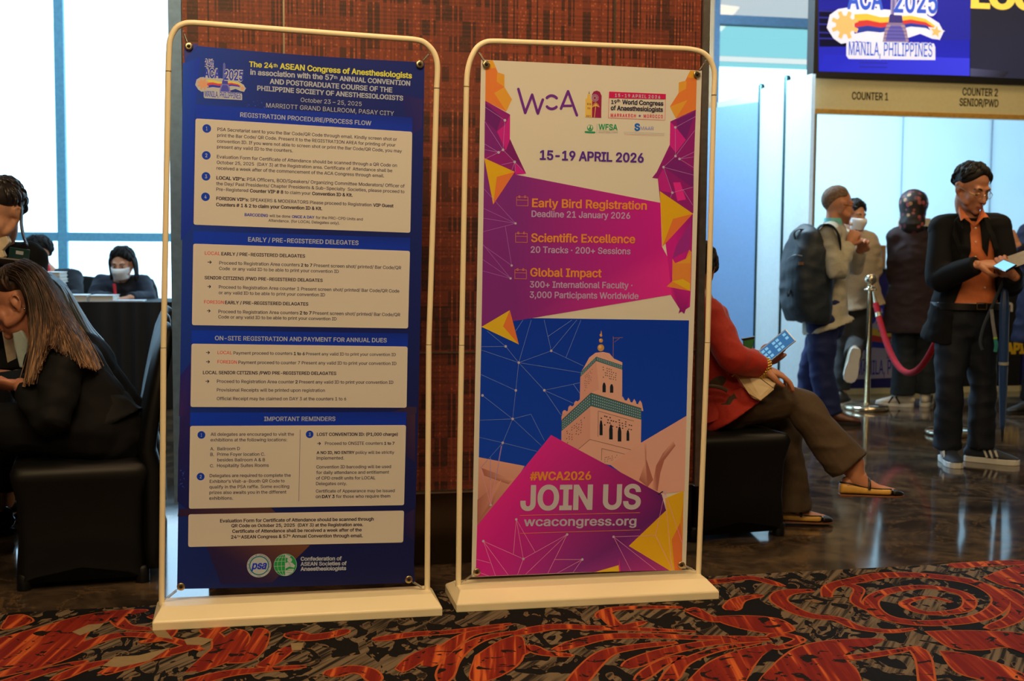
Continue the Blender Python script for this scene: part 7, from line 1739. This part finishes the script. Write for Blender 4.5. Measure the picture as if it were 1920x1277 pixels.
m = MB(); m.box(at(37, 474, y - .175), (.03, .003, .014), Matrix.Rotation(R(8), 3, 'Y')); m.build('badge_print', mk('pale_print', (170, 180, 190), .5), bd)
trousers(t, SUIT, P, .02, end=.95)
for i in (0, 1): shoe(t, V((P['an'][i].x, P['an'][i].y, .085)), V((-.15, -1, 0)), BLACK, BSOLE, L=.24, name='black_shoe')
m = MB(); m.box(at(8, 490, y - .36), (.24, .20, .006), Matrix.Rotation(R(6), 3, 'Y') @ Matrix.Rotation(R(-10), 3, 'X')); tag(m.build('folder', mk('grey_folder', (120, 116, 118), .5), bev=.001), 'grey folder held flat by the standing woman at the left edge', 'folder')

# ---- two people behind the window table, each on a covered chair
cD = at(112, 560, 9.78); cD.z = 0
put_chair(False, cD, R(-100), 'black covered chair behind the window table, under the man with the red lanyard')
y = 9.62
P = dict(pel=at(106, 592, y + .1), chest=at(103, 545, y), nb=at(88, 508, y - .03), head=at(70, 474, y - .08), hf=(-.78, -.55, -.2), hu=(0, 0, 1),
    sh=[at(138, 520, y), at(66, 522, y - .02)], el=[at(142, 556, y - .18), at(66, 560, y - .2)], wr=[at(126, 561, y - .36), at(92, 562, y - .36)],
    hip=[at(116, 598, y + .08), at(96, 598, y + .08)], kn=[at(116, 604, y - .30), at(92, 604, y - .30)], an=[at(118, 706, y - .12), at(92, 706, y - .12)])
hd = [((P['wr'][0], V((-.7, -.6, -.1)), V((0, 0, -1))), dict(thumb=-1, voxel=.005))]
t, g, M = person('person', V((P['pel'].x, P['pel'].y, .47)), 'seated man in a black shirt with a red lanyard behind the tall book stack', P, SKIN, 1.02, .009, hd, .052)
hair_cap(t, P['head'], M, 1.02, 60, 90, 145, .012, HBLACK)
coat(t, 'shirt', mk('black_tee', (18, 22, 32), .8), P, .018, wr=.005, sl=.9)
RL = mk('red_lanyard', (206, 30, 44), .6); m = MB(); ribbon(m, [at(90, 498, y - .1), at(92.5, 508, y - .15), at(93, 518, y - .16), at(92, 540, y - .17)], .022, (1, 0, 0), .003); m.build('lanyard', RL, t)
trousers(t, SUIT, P, .018, end=.95)
for i in (0, 1): shoe(t, V((P['an'][i].x, P['an'][i].y, .085)), V((0, -1, 0)), BLACK, BSOLE, name='black_shoe')
cE = at(230, 560, 9.66); cE.z = 0
put_chair(False, cE, R(-88), 'black covered chair behind the window table, hidden by the masked woman')
y = 9.44
P = dict(pel=at(229, 592, y + .12), chest=at(229, 550, y), nb=at(229, 521, y - .05), head=at(229, 495, y - .12), hf=(-.04, -.97, -.22), hu=(0, -.2, 1),
    sh=[at(268, 531, y), at(190, 531, y)], el=[at(278, 561, y - .16), at(179, 561, y - .16)], wr=[at(243, 559, y - .38), at(208, 559, y - .38)],
    hip=[at(238, 600, y + .1), at(220, 600, y + .1)], kn=[at(240, 606, y - .28), at(218, 606, y - .28)], an=[at(240, 706, y - .1), at(218, 706, y - .1)])
hd = [((P['wr'][0], V((-.8, -.45, -.15)), V((0, .1, -1))), dict(thumb=1, curl=(.7, .75, .8, .8), voxel=.005)), ((P['wr'][1], V((.85, -.4, -.1)), V((0, .1, -1))), dict(thumb=-1, curl=(.6, .65, .7, .7), voxel=.005))]
t, g, M = person('person', V((P['pel'].x, P['pel'].y, .47)), 'woman in a white face mask and navy top seated behind the window table', P, SKIN, .98, .008, hd, .05, eyes='open', mouth=False)
hair_cap(t, P['head'], M, .98, 62, 100, 160, .016, HBLACK)
for s in (-1, 1):
    G = [[g(s * .06, .03, .09), g(s * .088, .02, .03), g(s * .092, .01, -.05), g(s * .09, .0, -.13)], [g(s * .05, -.05, .10), g(s * .092, -.05, .03), g(s * .10, -.05, -.05), g(s * .095, -.04, -.14)]]
    m = MB(); strands(m, G, 34, .007, .004, 6, .5); m.build('long_hair', HBLACK, t)
mask(t, g, M, .98)
coat(t, 'top', mk('navy_top', (22, 30, 48), .8), P, .022, wr=.006, sl=.96)
m = MB(); ribbon(m, [at(214, 532, y - .16), at(215, 542, y - .17), at(216, 552, y - .18)], .024, (1, 0, 0), .003); m.build('lanyard', RL, t)
trousers(t, SUIT, P, .018, end=.95)
for i in (0, 1): shoe(t, V((P['an'][i].x, P['an'][i].y, .085)), V((0, -1, 0)), BLACK, BSOLE, name='black_shoe')
